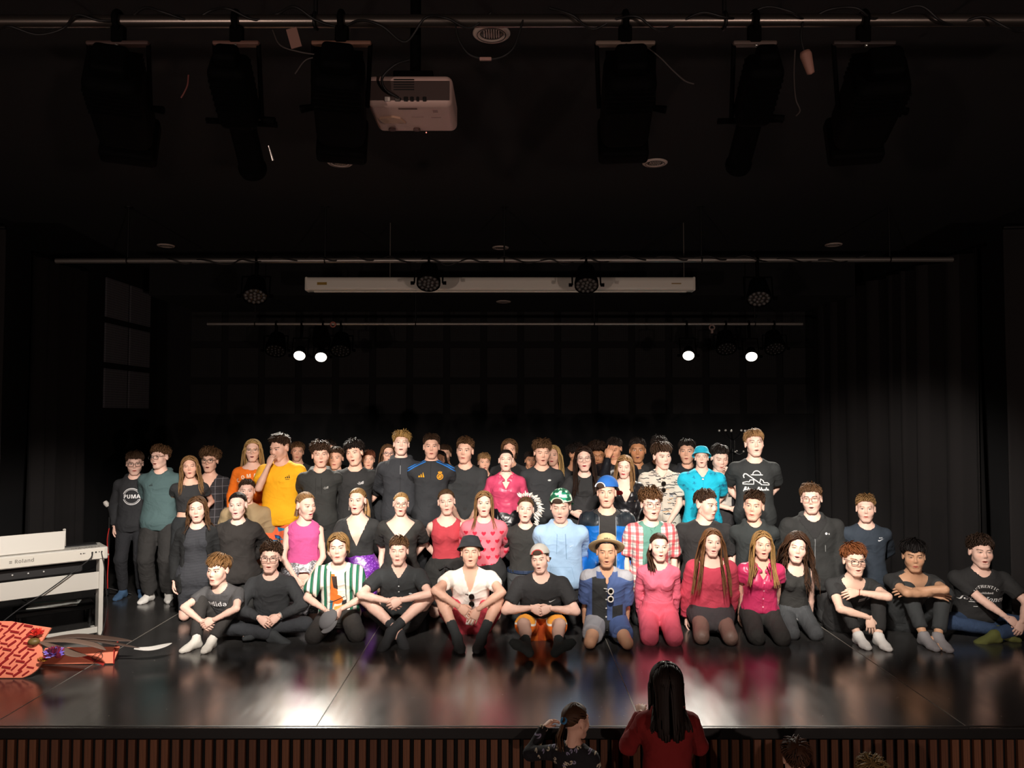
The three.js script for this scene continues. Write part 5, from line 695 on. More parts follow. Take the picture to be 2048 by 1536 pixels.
    const r = R2(2); for (const [x0, n] of [[-11.6, 5], [0.4, 7]]) { const pts = [[x0, 43.2], [x0 + 1.6, 39.2], [x0 + 2.6, 39.4], [x0 + 1.2, 42.2]]; for (let i = 1; i < n; i++) pts.push([x0 + 1.2 + i * 1.55, i % 3 === 2 ? 39.4 : 40.8 + r() * 0.6], [x0 + 1.9 + i * 1.55, 42.3]); stroke(c, pts, 0.75, w); } c.fillStyle = '#b9b9b5'; c.fillRect(-7, 43.8, 13, 0.6); c.fillRect(-7, 45, 13, 1.2); c.fillRect(-6.4, 46.6, 12, 0.4); },
  zipHoodie: (c) => { fill(c, '#262726'); stroke(c, [[0, 18], [0, 74]], 0.6, '#77797a'); c.fillStyle = '#e2e2e2'; c.beginPath(); c.arc(10, 27.4, 1.1, 0, 7); c.fill(); text(c, 's', 12.4, 27.6, 2.6, '#e2e2e2'); for (const s of [-1, 1]) stroke(c, [[s * 9, 38], [s * 9.4, 44]], 0.4, '#a5a7a5'); },
  navyTick: (c) => { fill(c, '#2b3540'); tick(c, 11, 26.6, 1.25, '#e8ecef'); text(c, 'NIKE', 11, 24.8, 1.5, '#e8ecef'); },
  stripesTee: (c) => { fill(c, '#4a4a4b'); const r = R2(31); c.globalAlpha = 0.25; for (let i = 0; i < 300; i++) { c.fillStyle = r() < 0.5 ? '#6a6a6a' : '#2c2c2c'; c.fillRect((r() - 0.5) * 70, r() * 90, 2, 1.2); } c.globalAlpha = 1; text(c, 'adidas', 0, 29, 8.2, '#f1f1f1'); c.fillStyle = '#1f1f1f'; },
  bowling: (c) => { fill(c, '#eee9dc'); for (let i = -5; i < 6; i++) { if (Math.abs(i) < 1) continue; c.fillStyle = '#1f6a4c'; c.fillRect(i * 6.2 - 1.1, 0, 2.4, 90); c.fillStyle = '#3b3f3a'; c.fillRect(i * 6.2 + 1.4, 0, 0.6, 90); } },
  poster: (c) => { fill(c, '#efe6d2'); poly(c, [[-10, 20], [-3, 20], [0, 40], [-6, 58], [-12, 60]], '#e8742a'); poly(c, [[-6, 22], [-1, 22], [0, 36], [-4, 34]], '#3a2b23'); poly(c, [[2, 30], [9, 28], [12, 44], [5, 50]], '#f1e9da'); c.fillStyle = '#e8742a'; c.beginPath(); c.ellipse(-2, 46, 7, 5, 0.3, 0, 7); c.fill(); poly(c, [[-12, 46], [-5, 48], [-6, 60], [-12, 62]], '#2d6f86'); poly(c, [[4, 48], [14, 46], [14, 64], [2, 64]], '#2b2a2a'); poly(c, [[-4, 54], [6, 52], [4, 64], [-4, 64]], '#e9b25a'); stroke(c, [[-8, 50], [6, 44]], 0.8, '#33231c'); },
  polo: (c) => { fill(c, '#2c2f30'); stroke(c, [[0, 17], [0, 34]], 0.4, '#1a1b1c'); c.fillStyle = '#d9dcdc'; c.beginPath(); c.arc(0, 33, 0.7, 0, 7); c.fill(); c.beginPath(); c.arc(0, 27.5, 0.6, 0, 7); c.fill(); c.beginPath(); c.ellipse(10, 36, 1.6, 0.9, 0.4, 0, 7); c.fill(); },
  tickTee: (c) => { fill(c, '#29292a'); tick(c, 10, 34, 1.4, '#e6e6e6'); },
  blocks: (c) => { fill(c, '#4a5f90'); c.fillStyle = '#2b2d2e'; c.fillRect(-14, 0, 14, 62); c.fillRect(-36, 22, 9, 60); c.fillRect(27, 22, 9, 60); poly(c, [[-36, 0], [36, 0], [36, 26], [22, 23], [11, 18], [-11, 18], [-22, 23], [-36, 26]], '#a9aab0'); c.fillStyle = '#4a5f90'; c.fillRect(-10, 14, 20, 6); c.fillStyle = '#2b2d2e'; c.fillRect(-14, 19, 14, 30); c.fillRect(5, 46, 10, 14); stroke(c, [[0, 20], [0, 70]], 0.5, '#25314f'); c.fillStyle = '#e8e8e4'; for (let k = 0; k < 5; k++) { c.beginPath(); c.arc(-0.8, 30 + k * 9, 0.8, 0, 7); c.fill(); } c.fillStyle = '#2b2d2e'; c.fillRect(-36, 60, 72, 30); },
  blockShorts: (c) => { fill(c, '#4a5f90'); c.fillStyle = '#97979c'; c.fillRect(-36, 0, 36, 90); c.fillStyle = '#2b2d2e'; c.fillRect(-2, 0, 4, 90); c.fillRect(4, 40, 5, 50); c.fillStyle = '#e8e8e4'; for (let k = 0; k < 3; k++) { c.beginPath(); c.arc(0, 40 + k * 9, 0.8, 0, 7); c.fill(); } },
  authentic: (c) => { fill(c, '#222222'); const w = '#eeeeec', s = 'AUTHENTIC'; for (let i = 0; i < 9; i++) { const a = (i - 4) * 0.165; text(c, s[i], Math.sin(a) * 17.5, 43.5 - Math.cos(a) * 17.5, 3.6, w, 'serif', 'bold', a); } text(c, 'established', 0, 32.6, 2.6, w, 'serif'); text(c, 'Jack&Jones', 0, 39, 6.8, w, 'serif', 'bold italic', 0.05); stroke(c, [[-12, 42.5], [4, 41.6]], 0.8, w); stroke(c, [[7, 46], [10, 45.2]], 0.6, w); stroke(c, [[-8, 47], [-5, 46.6]], 0.6, w); },
  smallText: (c) => { fill(c, '#2c2d2d'); for (let i = 0; i < 5; i++) { stroke(c, [[5.4 + i * 1.3, 30.6 - i * 0.25], [4.9 + i * 1.3, 32 - i * 0.25]], 0.8, '#dcdcd8'); stroke(c, [[5.1 + i * 1.3, 32.6 - i * 0.25], [4.6 + i * 1.3, 34 - i * 0.25]], 0.7, '#d2d2ce'); } },
  plaidDark: (c) => { fill(c, '#2a282b'); for (let i = -5; i < 6; i++) { c.fillStyle = '#6b686c'; c.fillRect(i * 7.5, 0, 0.6, 90); c.fillRect(-36, (i + 5) * 9, 72, 0.6); } },
  sequinSilver: (c) => { fill(c, '#77767a'); const r = R2(21); for (let i = 0; i < 4200; i++) { c.fillStyle = r() < 0.5 ? '#2b2b30' : '#d8d8dc'; c.fillRect((r() - 0.5) * 72, r() * 90, 0.8, 0.6); } },
  sequinPurple: (c) => { fill(c, '#7a35a8'); const r = R2(22); for (let i = 0; i < 4200; i++) { c.fillStyle = r() < 0.55 ? '#4a1d72' : '#b77fe0'; c.fillRect((r() - 0.5) * 72, r() * 90, 0.8, 0.6); } },
  ruched: (c) => { fill(c, '#33353a'); const r = R2(9); for (let i = 0; i < 26; i++) { const y = 18 + i * 2.8; stroke(c, [[-18, y + r() * 2], [-6, y + 1.4 + r()], [6, y + r()], [18, y + 1.6 + r()]], 0.35, '#282a2e'); } },
  leopard: (c) => { fill(c, '#15151a'); const r = R2(17); for (let i = 0; i < 190; i++) { const x = (r() - 0.5) * 72, y = r() * 92; c.strokeStyle = r() < 0.7 ? '#c9bca4' : '#8a86a0'; c.lineWidth = 1.0; c.beginPath(); c.ellipse(x, y, 1.2, 0.8, r() * 3, 0, 5); c.stroke(); } },
  orangeShorts: (c) => { fill(c, '#e8701e'); c.fillStyle = '#eda23a'; c.fillRect(-36, 0, 72, 34); c.fillStyle = '#efe9df'; c.fillRect(-36, 34, 72, 1.6); c.fillStyle = '#c9521a'; c.fillRect(-3, 40, 6, 50); },
  jeans: (c) => { fill(c, '#414446'); const r = R2(41); c.globalAlpha = 0.25; for (let i = 0; i < 500; i++) { c.fillStyle = r() < 0.5 ? '#5b5f61' : '#2c2e30'; c.fillRect((r() - 0.5) * 72, r() * 90, 0.6, 2.4); } c.globalAlpha = 1; stroke(c, [[0, 30], [0, 50]], 0.4, '#2b2d2f'); c.fillStyle = '#b5b5b5'; c.beginPath(); c.arc(0, 30, 0.8, 0, 7); c.fill(); },
  navyJeans: (c) => { fill(c, '#2b3f5c'); const r = R2(43); c.globalAlpha = 0.22; for (let i = 0; i < 500; i++) { c.fillStyle = r() < 0.5 ? '#47618a' : '#1b2a40'; c.fillRect((r() - 0.5) * 72, r() * 90, 0.6, 2.4); } c.globalAlpha = 1; },
  ruby: (c) => { fill(c, '#c03560'); stroke(c, [[0, 22], [0, 64]], 0.3, '#9c1738'); c.fillStyle = '#f0b6c2'; for (let k = 0; k < 4; k++) { c.beginPath(); c.arc(0.3, 30 + k * 8, 0.7, 0, 7); c.fill(); } },
};
// hair colours and skin tones
const BLK = '#221a16', DK = '#3d2b1e', BR = '#5a402a', MB = '#6f5134', LB = '#8c6a45', BL = '#b4925e', GIN = '#7d4a2a';
const S1 = '#e9c0ae', S2 = '#e1b29b', S3 = '#dba98f', S4 = '#c08b6c', S5 = '#a87552', S6 = '#d3a282';
const short = (c, o) => ({ s: 'short', c, len: 0.052, vol: 0.02, fringe: 8, messy: 0.4, ...o }), crop = (c, o) => short(c, { len: 0.022, vol: 0.010, fringe: 2, messy: 0.3, ...o }), quiff = (c, o) => short(c, { up: 0.8, vol: 0.024, fade: 0.6, fringe: 0, ...o }), curly = (c, o) => ({ s: 'curly', c, len: 0.055, vol: 0.034, fringe: 12, messy: 0.9, curl: 0.006, n: 240, ...o }), long = (c, o) => ({ s: 'long', c, len: 0.30, vol: 0.012, front: 0.5, ...o }), tied = (c, o) => ({ s: 'tied', c, vol: 0.007, ...o });
const tee = (c, o) => ({ name: 'tee_shirt', c, sl: 0.62, ...o }), sweat = (c, o) => ({ name: 'sweatshirt', c, sl: 1.94, loose: 0.017, fit: 0.018, wr: 0.008, ...o }), hoodie = (c, o) => ({ name: 'hoodie', c, sl: 1.95, loose: 0.02, fit: 0.022, hood: 1, neck: 'hood', wr: 0.008, ...o });
const trou = (c, o) => ({ name: 'trousers', c, len: 1.94, ...o }), shorts = (c, o) => ({ name: 'shorts', c, len: 0.75, loose: 0.02, ...o }), skirt = (c, o) => ({ name: 'skirt', c, len: 0.95, skirt: 1, rise: 0.14, ...o });
const K1 = '#2a2a2b', K2 = '#252627', K3 = '#303233';
const sk = (c, h = 0.12) => ({ c, h });
function drape(name, geo, mat, t, M) { return mesh(name, M ? geo.applyMatrix4(M) : geo, mat, t); }
const choker = (t, J, H) => mesh('choker', new THREE.TorusGeometry(0.052, 0.004, 8, 28).rotateX(Math.PI / 2 - 0.25).scale(0.96, 1, 1.05).applyMatrix4(H.m.clone().multiply(new THREE.Matrix4().makeTranslation(0, -0.128, -0.016))), std('#1a1516', 0.5), t);
const earrings = (t, J, H) => { for (const s of [-1, 1]) mesh('earring', merge([rod(V(s * 0.08, -0.035, -0.008), V(s * 0.083, -0.085, -0.006), 0.0022, 0.0032, 6), new THREE.SphereGeometry(0.005, 8, 6).translate(s * 0.083, -0.088, -0.006)]).applyMatrix4(H.m), std('#d9d6cf', 0.25, 0.8), t); };
const bracelet = (i, c) => (t, J) => { const d = J.wr[i].clone().sub(J.el[i]).normalize(); mesh(c === 'watch' ? 'watch' : 'bracelet', (() => { const g = new THREE.TorusGeometry(0.029, c === 'watch' ? 0.006 : 0.0035, 8, 22); g.applyQuaternion(new THREE.Quaternion().setFromUnitVectors(V(0, 0, 1), d)); const p = J.wr[i].clone().addScaledVector(d, -0.015); return g.translate(p.x, p.y, p.z); })(), std(c === 'watch' ? '#b9b9b4' : c, 0.4, c === 'watch' ? 0.5 : 0), t); };

const greenCap = new THREE.MeshStandardMaterial({ map: noiseTexture(128, (u, v) => { const n = vn(u * 14, v * 7, 3) + 0.5 * vn(u * 28, v * 14, 8); return n > 0.28 ? [0.86, 0.92, 0.84] : n > -0.05 ? [0.1, 0.62, 0.48] : [0.08, 0.36, 0.24]; }, true), roughness: 0.85, side: THREE.DoubleSide });
// ---------- row 4 and the standing row ----------
const UPF = { f: [0, -1, 0.1] };
person({ label: 'standing boy with glasses in a black hoodie with a white ring logo, far left', bw: 0.92, px: 270, top: 902, chin: 949, d: 8.10, pose: 'stand', arms: 'side', hp: 6, skin: S1, hair: short(DK, { fringe: 16, sweep: 0.6 }), glasses: {}, tops: [hoodie(K2, { draw: D1.ringLogo })], bottoms: [trou('#222327')], socks: sk('#3a5878'), mouth: 0.2, q: 'A' });
person({ label: 'standing boy with glasses and curly hair in a plain teal green hoodie', px: 320, top: 890, chin: 937, d: 7.95, pose: 'stand', yaw: -6, hy: -28, hr: 4, arms: 'back', skin: S1, hair: curly(BR, { vol: 0.026 }), glasses: { c: '#222' }, tops: [hoodie('#4a6263', { draw: D1.teal })], bottoms: [trou('#2b2a29', { loose: 0.026, bell: 0.01, wr: 0.010 })], socks: sk('#e2e0da'), mouth: 0.4, q: 'A' });
person({ label: 'standing girl with long wavy hair in an off-shoulder black crop top', sex: 'f', px: 380, top: 910, chin: 955, d: 7.88, pose: 'stand', yaw: 4, hy: -6, hr: 5, arms: 'back', skin: S2, hair: long(LB, { len: 0.2, curl: 0.005, front: 0.4 }), lips: '#b9605a', tops: [{ name: 'crop_top', c: K1, sl: 0.42, neck: 'off', hem: 0.15, flare: 0, drape: 0 }], bottoms: [trou('#26292b', { rise: 0.10, loose: 0.02 })], socks: sk('#333'), eye: 0.3, mouth: 0.2 });
person({ label: 'standing youth with curly brown hair and glasses in a dark plaid shirt', px: 420, top: 897, chin: 944, d: 8.30, pose: 'stand', hy: -14, arms: 'side', skin: S2, hair: curly(BR, { len: 0.09, vol: 0.04, n: 300, fringe: 16 }), glasses: { c: '#332' }, tops: [{ name: 'plaid_shirt', draw: D1.plaidDark, sl: 1.9, neck: 'v', nd: 0.03 }], bottoms: [trou('#222')], mouth: 0.5 });
person({ label: 'standing blonde girl with glasses and choker in an orange sweatshirt', sex: 'f', px: 506, top: 876.5, chin: 923, d: 8.25, pose: 'stand', hy: -4, arms: 'side', skin: S1, hair: long(BL, { len: 0.24, front: 0, behind: 1 }), glasses: { c: '#a89060', round: 1, t: 0.0014 }, lips: '#c05a62', tops: [sweat('#f07410', { draw: D1.orange, neck: 'wide', flat: 1 })], bottoms: [trou('#2b2b2b')], mouth: 0.6, extra: choker });
person({ label: 'tall standing boy in a bright yellow tee and patterned shorts with hand at his mouth', px: 560, top: 868, chin: 921, d: 7.95, pose: 'stand', yaw: -6, hy: -34, hp: 14, skin: S2, hair: quiff(DK, { len: 0.05 }), brow: '#2a1c14', arms: [{ w: [-0.08, 1.395, 0.20], pole: [-0.35, -1, 0.25], f: [0.25, 0.9, -0.2], p: [0.6, 0, -1], curl: 0.8 }, 'side'], tops: [tee('#f2b012', { draw: D1.yellow, sl: 0.6, loose: 0.03, fit: 0.03, wr: 0.009 })], bottoms: [shorts('#e2683c', { draw: D1.jazzy, len: 0.98 })], socks: sk('#333'), q: 'A' });
person({ label: 'brown-haired boy whose face peeks out behind the boy in the yellow tee', px: 595, top: 884, chin: 922, d: 8.72, pose: 'stand', hr: -4, skin: S3, hair: short(BR, { sweep: 0.9, len: 0.06 }), tops: [tee(K1)], bottoms: [trou('#222')], q: 'C' });
person({ label: 'standing boy with tousled curly hair in a black hoodie with a small grey logo', px: 641, top: 884, chin: 934, d: 7.86, pose: 'stand', hy: 4, hr: 3, arms: 'back', skin: S2, hair: curly(DK, { fringe: 20 }), tops: [hoodie(K1, { draw: D1.northHoodie })], bottoms: [trou('#232323')], mouth: 0.3, eye: 0.4, socks: sk('#333') });
person({ label: 'boy in a black padded jacket behind the boy in the black logo hoodie', px: 672, top: 893, chin: 938, d: 8.37, pose: 'stand', hy: -12, skin: S3, hair: short(DK), tops: [sweat('#1d1e22', { loose: 0.03, fit: 0.03, neck: 'high', wr: 0.012, rough: 0.5 })], bottoms: [trou('#222')], q: 'C', mouth: 0.2 });
person({ label: 'dark-haired youth almost hidden, only the crown of hair showing above the padded jacket boy', px: 658, top: 879, chin: 920, d: 8.87, pose: 'stand', skin: S3, hair: short(BLK), tops: [tee(K1)], bottoms: [trou('#222')], q: 'C' });
person({ label: 'standing smiling boy with a curly fringe in a black tee with white chest logo', px: 709, top: 881, chin: 931, d: 8.00, pose: 'stand', hy: -16, hr: 10, arms: 'back', skin: S2, hair: curly(BLK, { fringe: 18, vol: 0.032 }), tops: [tee(K1, { draw: D1.northTee, sl: 0.95, loose: 0.03, fit: 0.026, wr: 0.008 })], bottoms: [trou('#232323')], mouth: 0.4, eye: 0.4, socks: sk('#333') });
person({ label: 'reddish-haired youth half hidden to the right of the boy with the white chest logo', px: 737, top: 900, chin: 938, d: 8.42, pose: 'stand', skin: S3, hair: short('#5a3120', { len: 0.06, sweep: 0.6 }), tops: [tee(K1)], bottoms: [trou('#222')], q: 'C' });
person({ label: 'girl with glasses and long brown hair behind the curly blond boy', sex: 'f', px: 776, top: 887, chin: 926, d: 8.42, pose: 'stand', hy: 10, skin: S2, hair: long(BR, { len: 0.26 }), glasses: { round: 1, c: '#667' }, lips: '#b04a4a', tops: [sweat('#232528')], bottoms: [trou('#222')], q: 'C', mouth: 0.8 });
person({ label: 'tall boy with curly blond hair in a charcoal zip-neck jacket', px: 803, top: 863, chin: 911, d: 7.90, pose: 'stand', hp: -8, hr: -3, arms: 'back', skin: S1, hair: curly('#9c7a48', { vol: 0.036, fade: 0.5, fringe: 4 }), brow: '#8a6a44', tops: [hoodie('#2b2d31', { draw: D1.zipJacket, sl: 1.97, neck: 'high' })], bottoms: [trou('#26282c')], mouth: 0.6, eye: 0.5, socks: sk('#333'), q: 'A' });
person({ label: 'standing boy in a black tracksuit top with blue shoulder stripes and orange crest', px: 863, top: 868, chin: 917, d: 7.78, pose: 'stand', arms: 'back', skin: S2, hair: quiff(DK, { len: 0.042, sweep: 0.5, up: 0.4 }), tops: [sweat('#2a2c2f', { name: 'tracksuit_top', draw: D1.track, neck: 'high', fit: 0.014, rough: 0.6 })], bottoms: [trou('#25272a')], mouth: 0.2, eye: 0.6, socks: sk('#333'), q: 'A' });
person({ label: 'dark-haired girl half hidden just right of the blue-striped tracksuit boy', sex: 'f', px: 880, top: 900, chin: 934, d: 8.32, pose: 'stand', skin: S4, hair: long(BLK, { len: 0.15 }), tops: [tee('#1c2027')], bottoms: [trou('#222')], q: 'C' });
person({ label: 'boy at the back between the tracksuit boy and the plain black sweatshirt boy', px: 890, top: 889, chin: 927, d: 8.77, pose: 'stand', hy: -10, skin: S3, hair: short(DK), tops: [sweat('#1d2430')], bottoms: [trou('#222')], q: 'C' });
person({ label: 'tall boy in a plain black sweatshirt with hands joined low in front', px: 930, top: 875, chin: 926, d: 7.94, pose: 'stand', hy: -10, hr: -3, arms: 'front', skin: S2, hair: quiff(BR, { len: 0.04, up: 0.5 }), tops: [sweat('#2c2e2f', { sl: 1.35, loose: 0.02 })], bottoms: [trou('#262626')], mouth: 0.2, socks: sk('#333'), q: 'A' });
person({ label: 'small fair-haired boy at the back, left of the pink satin shirt girl', px: 968, top: 906, chin: 943, d: 8.42, pose: 'stand', hy: 8, skin: S3, hair: short(LB, { fringe: 14 }), tops: [sweat('#23201f')], bottoms: [trou('#222')], q: 'C', mouth: 0.3 });
person({ label: 'standing girl with tied dark hair and choker in a hot pink satin shirt', sex: 'f', px: 1012, top: 897, chin: 942, d: 7.82, pose: 'stand', hp: -4, arms: 'side', skin: S1, hair: tied(BLK), lips: '#b8453f', tops: [{ name: 'satin_shirt', c: '#c9486a', satin: 1, sl: 1.9, loose: 0.026, fit: 0.026, neck: 'collar', nd: 0.03, collar: 1, wr: 0.012, hem: -0.06, open: null }], bottoms: [skirt('#18171a', { satin: 1, rough: 0.3 })], mouth: 0.3, eye: 0.3, extra: choker, socks: sk('#222', 0.02), q: 'A' });
person({ label: 'long-haired boy in a black tee behind the pink satin shirt girl', px: 1019, top: 877, chin: 922, d: 8.52, pose: 'stand', skin: S3, hair: long(BR, { len: 0.02, front: 0, vol: 0.02 }), tops: [tee('#2a2a2b')], bottoms: [trou('#222')], q: 'C' });
person({ label: 'boy at the back left of the boy in the dark white-badge sweater', px: 1061, top: 903, chin: 936, d: 8.52, pose: 'stand', hy: 8, skin: S4, hair: short(BLK, { fringe: 14 }), tops: [tee('#222')], bottoms: [trou('#222')], q: 'C', mouth: 0.5 });
person({ label: 'standing boy with wavy fringe in a dark sweater with a small white badge', px: 1084, top: 880, chin: 929, d: 7.96, pose: 'stand', hy: 8, hp: 6, arms: 'back', skin: S2, hair: curly(BR, { fringe: 14, curl: 0.004 }), tops: [sweat('#2c2e30', { draw: D1.smallMark })], bottoms: [trou('#262626')], mouth: 0.4, eye: 0.15, socks: sk('#333') });
person({ label: 'girl with long fair hair half hidden right of the badge sweater boy', sex: 'f', px: 1106, top: 889, chin: 931, d: 8.32, pose: 'stand', hy: -10, skin: S2, hair: long(BL, { len: 0.34 }), lips: '#b8303a', tops: [sweat('#2a2a2c')], bottoms: [trou('#222')], q: 'C', mouth: 0.4 });
person({ label: 'boy turned away in the back row, left of the long-haired girl in a black blazer', px: 1152, top: 888, chin: 930, d: 8.42, pose: 'stand', hy: 48, skin: S4, hair: curly(BLK, { curl: 0.003 }), tops: [sweat('#1c1d20')], bottoms: [trou('#222')], q: 'C' });
person({ label: 'standing girl with round glasses and long straight dark hair in a black blazer', sex: 'f', px: 1168, top: 891, chin: 942, d: 7.90, pose: 'stand', hr: 3, skin: S1, arms: [{ w: [-0.13, 1.0, 0.19], pole: [-0.8, -0.5, -0.3], f: [0.8, -0.25, 0.1], p: [0, 0, -1], curl: 0.4 }, 'side'], hair: long('#2b1c14', { len: 0.24, front: 1, spread: 0.04, blunt: 1 }), glasses: { round: 1, c: '#667070', t: 0.0014 }, lips: '#b43d4a', tops: [{ name: 'top', c: '#262626', sl: 0, neck: 'crew' }, { name: 'blazer', c: K1, sl: 1.9, loose: 0.022, fit: 0.022, neck: 'v', nd: 0.16, flat: 1 }], bottoms: [trou('#242424')], eye: 0.5, mouth: 0.3, socks: sk('#222'), q: 'A' });
person({ label: 'boy with a big dark afro in the back row', px: 1195, top: 888, chin: 932, d: 8.52, pose: 'stand', hp: 10, skin: S5, hair: { s: 'afro', c: '#2c1d14', vol: 0.06, len: 0.05, messy: 1.4, curl: 0.008, n: 420, fringe: 4 }, brow: '#1a120c', lips: '#8a4a3a', tops: [tee('#232426')], bottoms: [trou('#222')], q: 'B', eye: 0.3 });
person({ label: 'boy in a shiny black jacket covering half his face with one hand', px: 1229, top: 875, chin: 918, d: 8.32, pose: 'stand', hy: -18, hp: 16, skin: S4, hair: short(BLK, { up: 0.4, fade: 0.5 }), arms: [{ w: [-0.09, 1.46, 0.155], pole: [-0.3, -1, 0.1], f: [0.3, 0.9, -0.25], p: [0.3, 0, -1], curl: 0.3 }, 'side'], tops: [sweat('#17181c', { name: 'jacket', rough: 0.35, wr: 0.010 })], bottoms: [trou('#222')], q: 'B', eye: 0.1 });
person({ label: 'boy with very short black hair and open mouth in a black tee, back row', px: 1275, top: 875, chin: 925, d: 8.52, pose: 'stand', skin: S5, brow: '#1a120c', lips: '#8f4c40', hair: crop(BLK, { len: 0.03, vol: 0.014 }), tops: [tee('#2a2b2a')], bottoms: [trou('#222')], q: 'B', mouth: 0.6 });
person({ label: 'standing girl with red lips and long straight light brown hair in a low-cut black blouse', sex: 'f', px: 1249, top: 909, chin: 955, d: 7.80, pose: 'stand', hy: -8, hp: 8, hr: -3, skin: S1, hair: long(LB, { len: 0.23, front: 0.9, spread: 0.08, part: 0.6, blunt: 1 }), lips: '#c01f35', arms: 'front', tops: [{ name: 'satin_blouse', c: '#1e1d1f', satin: 1, sl: 1.9, loose: 0.024, fit: 0.02, neck: 'v', nd: 0.12, vs: 0.45, wr: 0.011 }], bottoms: [trou('#1e1e20')], eye: 0.15, mouth: 0.2, socks: sk('#222'), q: 'A' });
const PRINTED = person({ label: 'standing boy in a cream short-sleeved shirt with dark wavy print', px: 1324, top: 885, chin: 937, d: 7.90, pose: 'stand', hy: 22, hp: 6, hr: 4, arms: ['side', 'front'], skin: S1, hair: short(DK, { fringe: 20, len: 0.07, sweep: 0.7, vol: 0.03 }), tops: [{ name: 'printed_shirt', draw: D1.tiger, sl: 0.72, loose: 0.028, fit: 0.022, neck: 'collar', collar: 1, nd: -0.02 }], bottoms: [shorts('#e8c21c')], eye: 0.7, mouth: 0.1, socks: sk('#333'), q: 'A' });
person({ label: 'dark-haired boy mostly hidden behind the boy in the wavy print shirt', px: 1318, top: 873, chin: 918, d: 8.47, pose: 'stand', skin: S4, hair: short(BLK, { vol: 0.028 }), tops: [tee('#222')], bottoms: [trou('#222')], q: 'C' });
person({ label: 'dark-haired boy in a black hoodie behind the turquoise bucket hat boy', px: 1374, top: 878, chin: 927, d: 8.42, pose: 'stand', hy: -6, skin: S3, hair: short(BLK, { sweep: 0.4 }), tops: [hoodie('#202226')], bottoms: [trou('#222')], q: 'B', mouth: 0.2 });
person({ label: 'standing boy in a turquoise bucket hat and matching turquoise printed shirt', px: 1403, top: 896, chin: 938, d: 7.76, pose: 'stand', hp: -6, arms: 'back', skin: S1, hair: short('#6e4426', { fringe: 24, len: 0.06 }), hat: { name: 'bucket_hat', kind: 'bucket', c: '#14b2d0', tilt: -0.3, y: 0.016 }, tops: [{ name: 'printed_shirt', draw: D1.tropic, sl: 0.75, loose: 0.028, fit: 0.026, neck: 'collar', collar: 1, nd: -0.02 }], bottoms: [shorts('#262626')], mouth: 0.5, eye: 0.6, socks: sk('#333'), q: 'A' });
person({ label: 'boy in a black tee with a grey print looking down, hand held to his mouth', px: 1439, top: 889, chin: 940, d: 8.06, pose: 'stand', yaw: 8, hy: 8, hp: 16, skin: S1, hair: short(BLK, { fringe: 8, fade: 0.5, len: 0.04 }), arms: [{ w: [0.08, 1.02, 0.2], pole: [-0.8, -0.5, -0.2], f: [0.9, -0.25, 0.1], p: [0, -0.3, -1], curl: 0.3 }, { w: [0.07, 1.37, 0.2], pole: [0.6, -1, 0.1], f: [-0.25, 0.9, -0.2], p: [-0.6, 0, -1], curl: 0.7 }], tops: [tee('#262527', { draw: D1.bandTee, loose: 0.024 })], bottoms: [trou('#242424')], eye: 0.15, socks: sk('#333') });
person({ label: 'tallest standing boy at right in a black tee with a white hat and cane print', px: 1508, top: 858.5, chin: 913, d: 7.72, pose: 'stand', hy: 10, hp: -4, hr: 3, arms: 'back', skin: S1, hair: short(LB, { fringe: 14, sweep: 0.7, len: 0.06 }), tops: [tee('#2a2d2d', { draw: D1.caneTee, sl: 0.72, loose: 0.026, fit: 0.022 })], bottoms: [trou('#242626')], mouth: 0.6, eye: 0.4, socks: sk('#333'), q: 'A' });

// ---------- the kneeling row ----------
person({ label: 'kneeling boy with cropped dark hair in a beige fleece', px: 494, top: 957, chin: 1005, d: 7.80, pose: 'kneel', arms: 'side', skin: S1, hair: crop(DK), tops: [sweat('#a58f6c', { name: 'fleece', loose: 0.03, fit: 0.03, neck: 'high', wr: 0.012 })], bottoms: [trou('#2b2b2b')], eye: 0.6 });
person({ label: 'kneeling girl in a ruched dark grey dress and long black cardigan', sex: 'f', px: 395, top: 991, chin: 1043, d: 7.22, pose: 'kneel', hy: -6, hr: 4, arms: 'side', skin: S1, hair: long(BR, { len: 0.1, curl: 0.007, front: 0.2, wisps: 0.16 }), tops: [{ name: 'dress_top', draw: D1.ruched, sl: 0, fit: 0.008, hem: 0.0, flare: 0 }, { name: 'cardigan', c: '#17191a', sl: 1.97, loose: 0.02, fit: 0.028, open: { b: 0.12, t: 0.085 }, neck: 'wide', flat: 1, hem: -0.16, flare: 0.12 }], bottoms: [skirt('#33353a', { name: 'dress_skirt', draw: D1.ruched, len: 0.9, fit: 0.004, loose: 0 })], eye: 0.2, mouth: 0.4, q: 'A' });
person({ label: 'kneeling girl with dark centre-parted hair in a loose black sweatshirt', sex: 'f', px: 476, top: 983, chin: 1036, d: 7.32, pose: 'kneel', hy: -14, hr: 4, arms: 'back', bw: 1.0, skin: '#edc9b9', hair: tied(BLK, { vol: 0.012 }), tops: [sweat('#2b2826', { loose: 0.034, fit: 0.04, wr: 0.012, flat: 1 })], bottoms: [trou('#2a2b2a', { loose: 0.024 })], lips: '#a8505a', mouth: 0.3, q: 'A' });
person({ label: 'kneeling girl in a sleeveless hot pink top and silver sequin skirt', sex: 'f', px: 612, top: 982, chin: 1037, d: 7.20, pose: 'kneel', yaw: 6, hy: 26, hp: 6, arms: 'front', skin: S1, hair: tied(LB, { vol: 0.008, tail: [[0, -0.03, -0.13], [-0.01, -0.12, -0.13]] }), lips: '#b03a4e', tops: [{ name: 'sleeveless_top', c: '#cc5590', sl: 0, fit: 0.02, hem: 0.04, drape: 0.8, wr: 0.008, flat: 1 }], bottoms: [skirt('#888', { draw: D1.sequinSilver, satin: 1 })], mouth: 0.3, eye: 0.4, extra: earrings, socks: sk('#222'), q: 'A' });
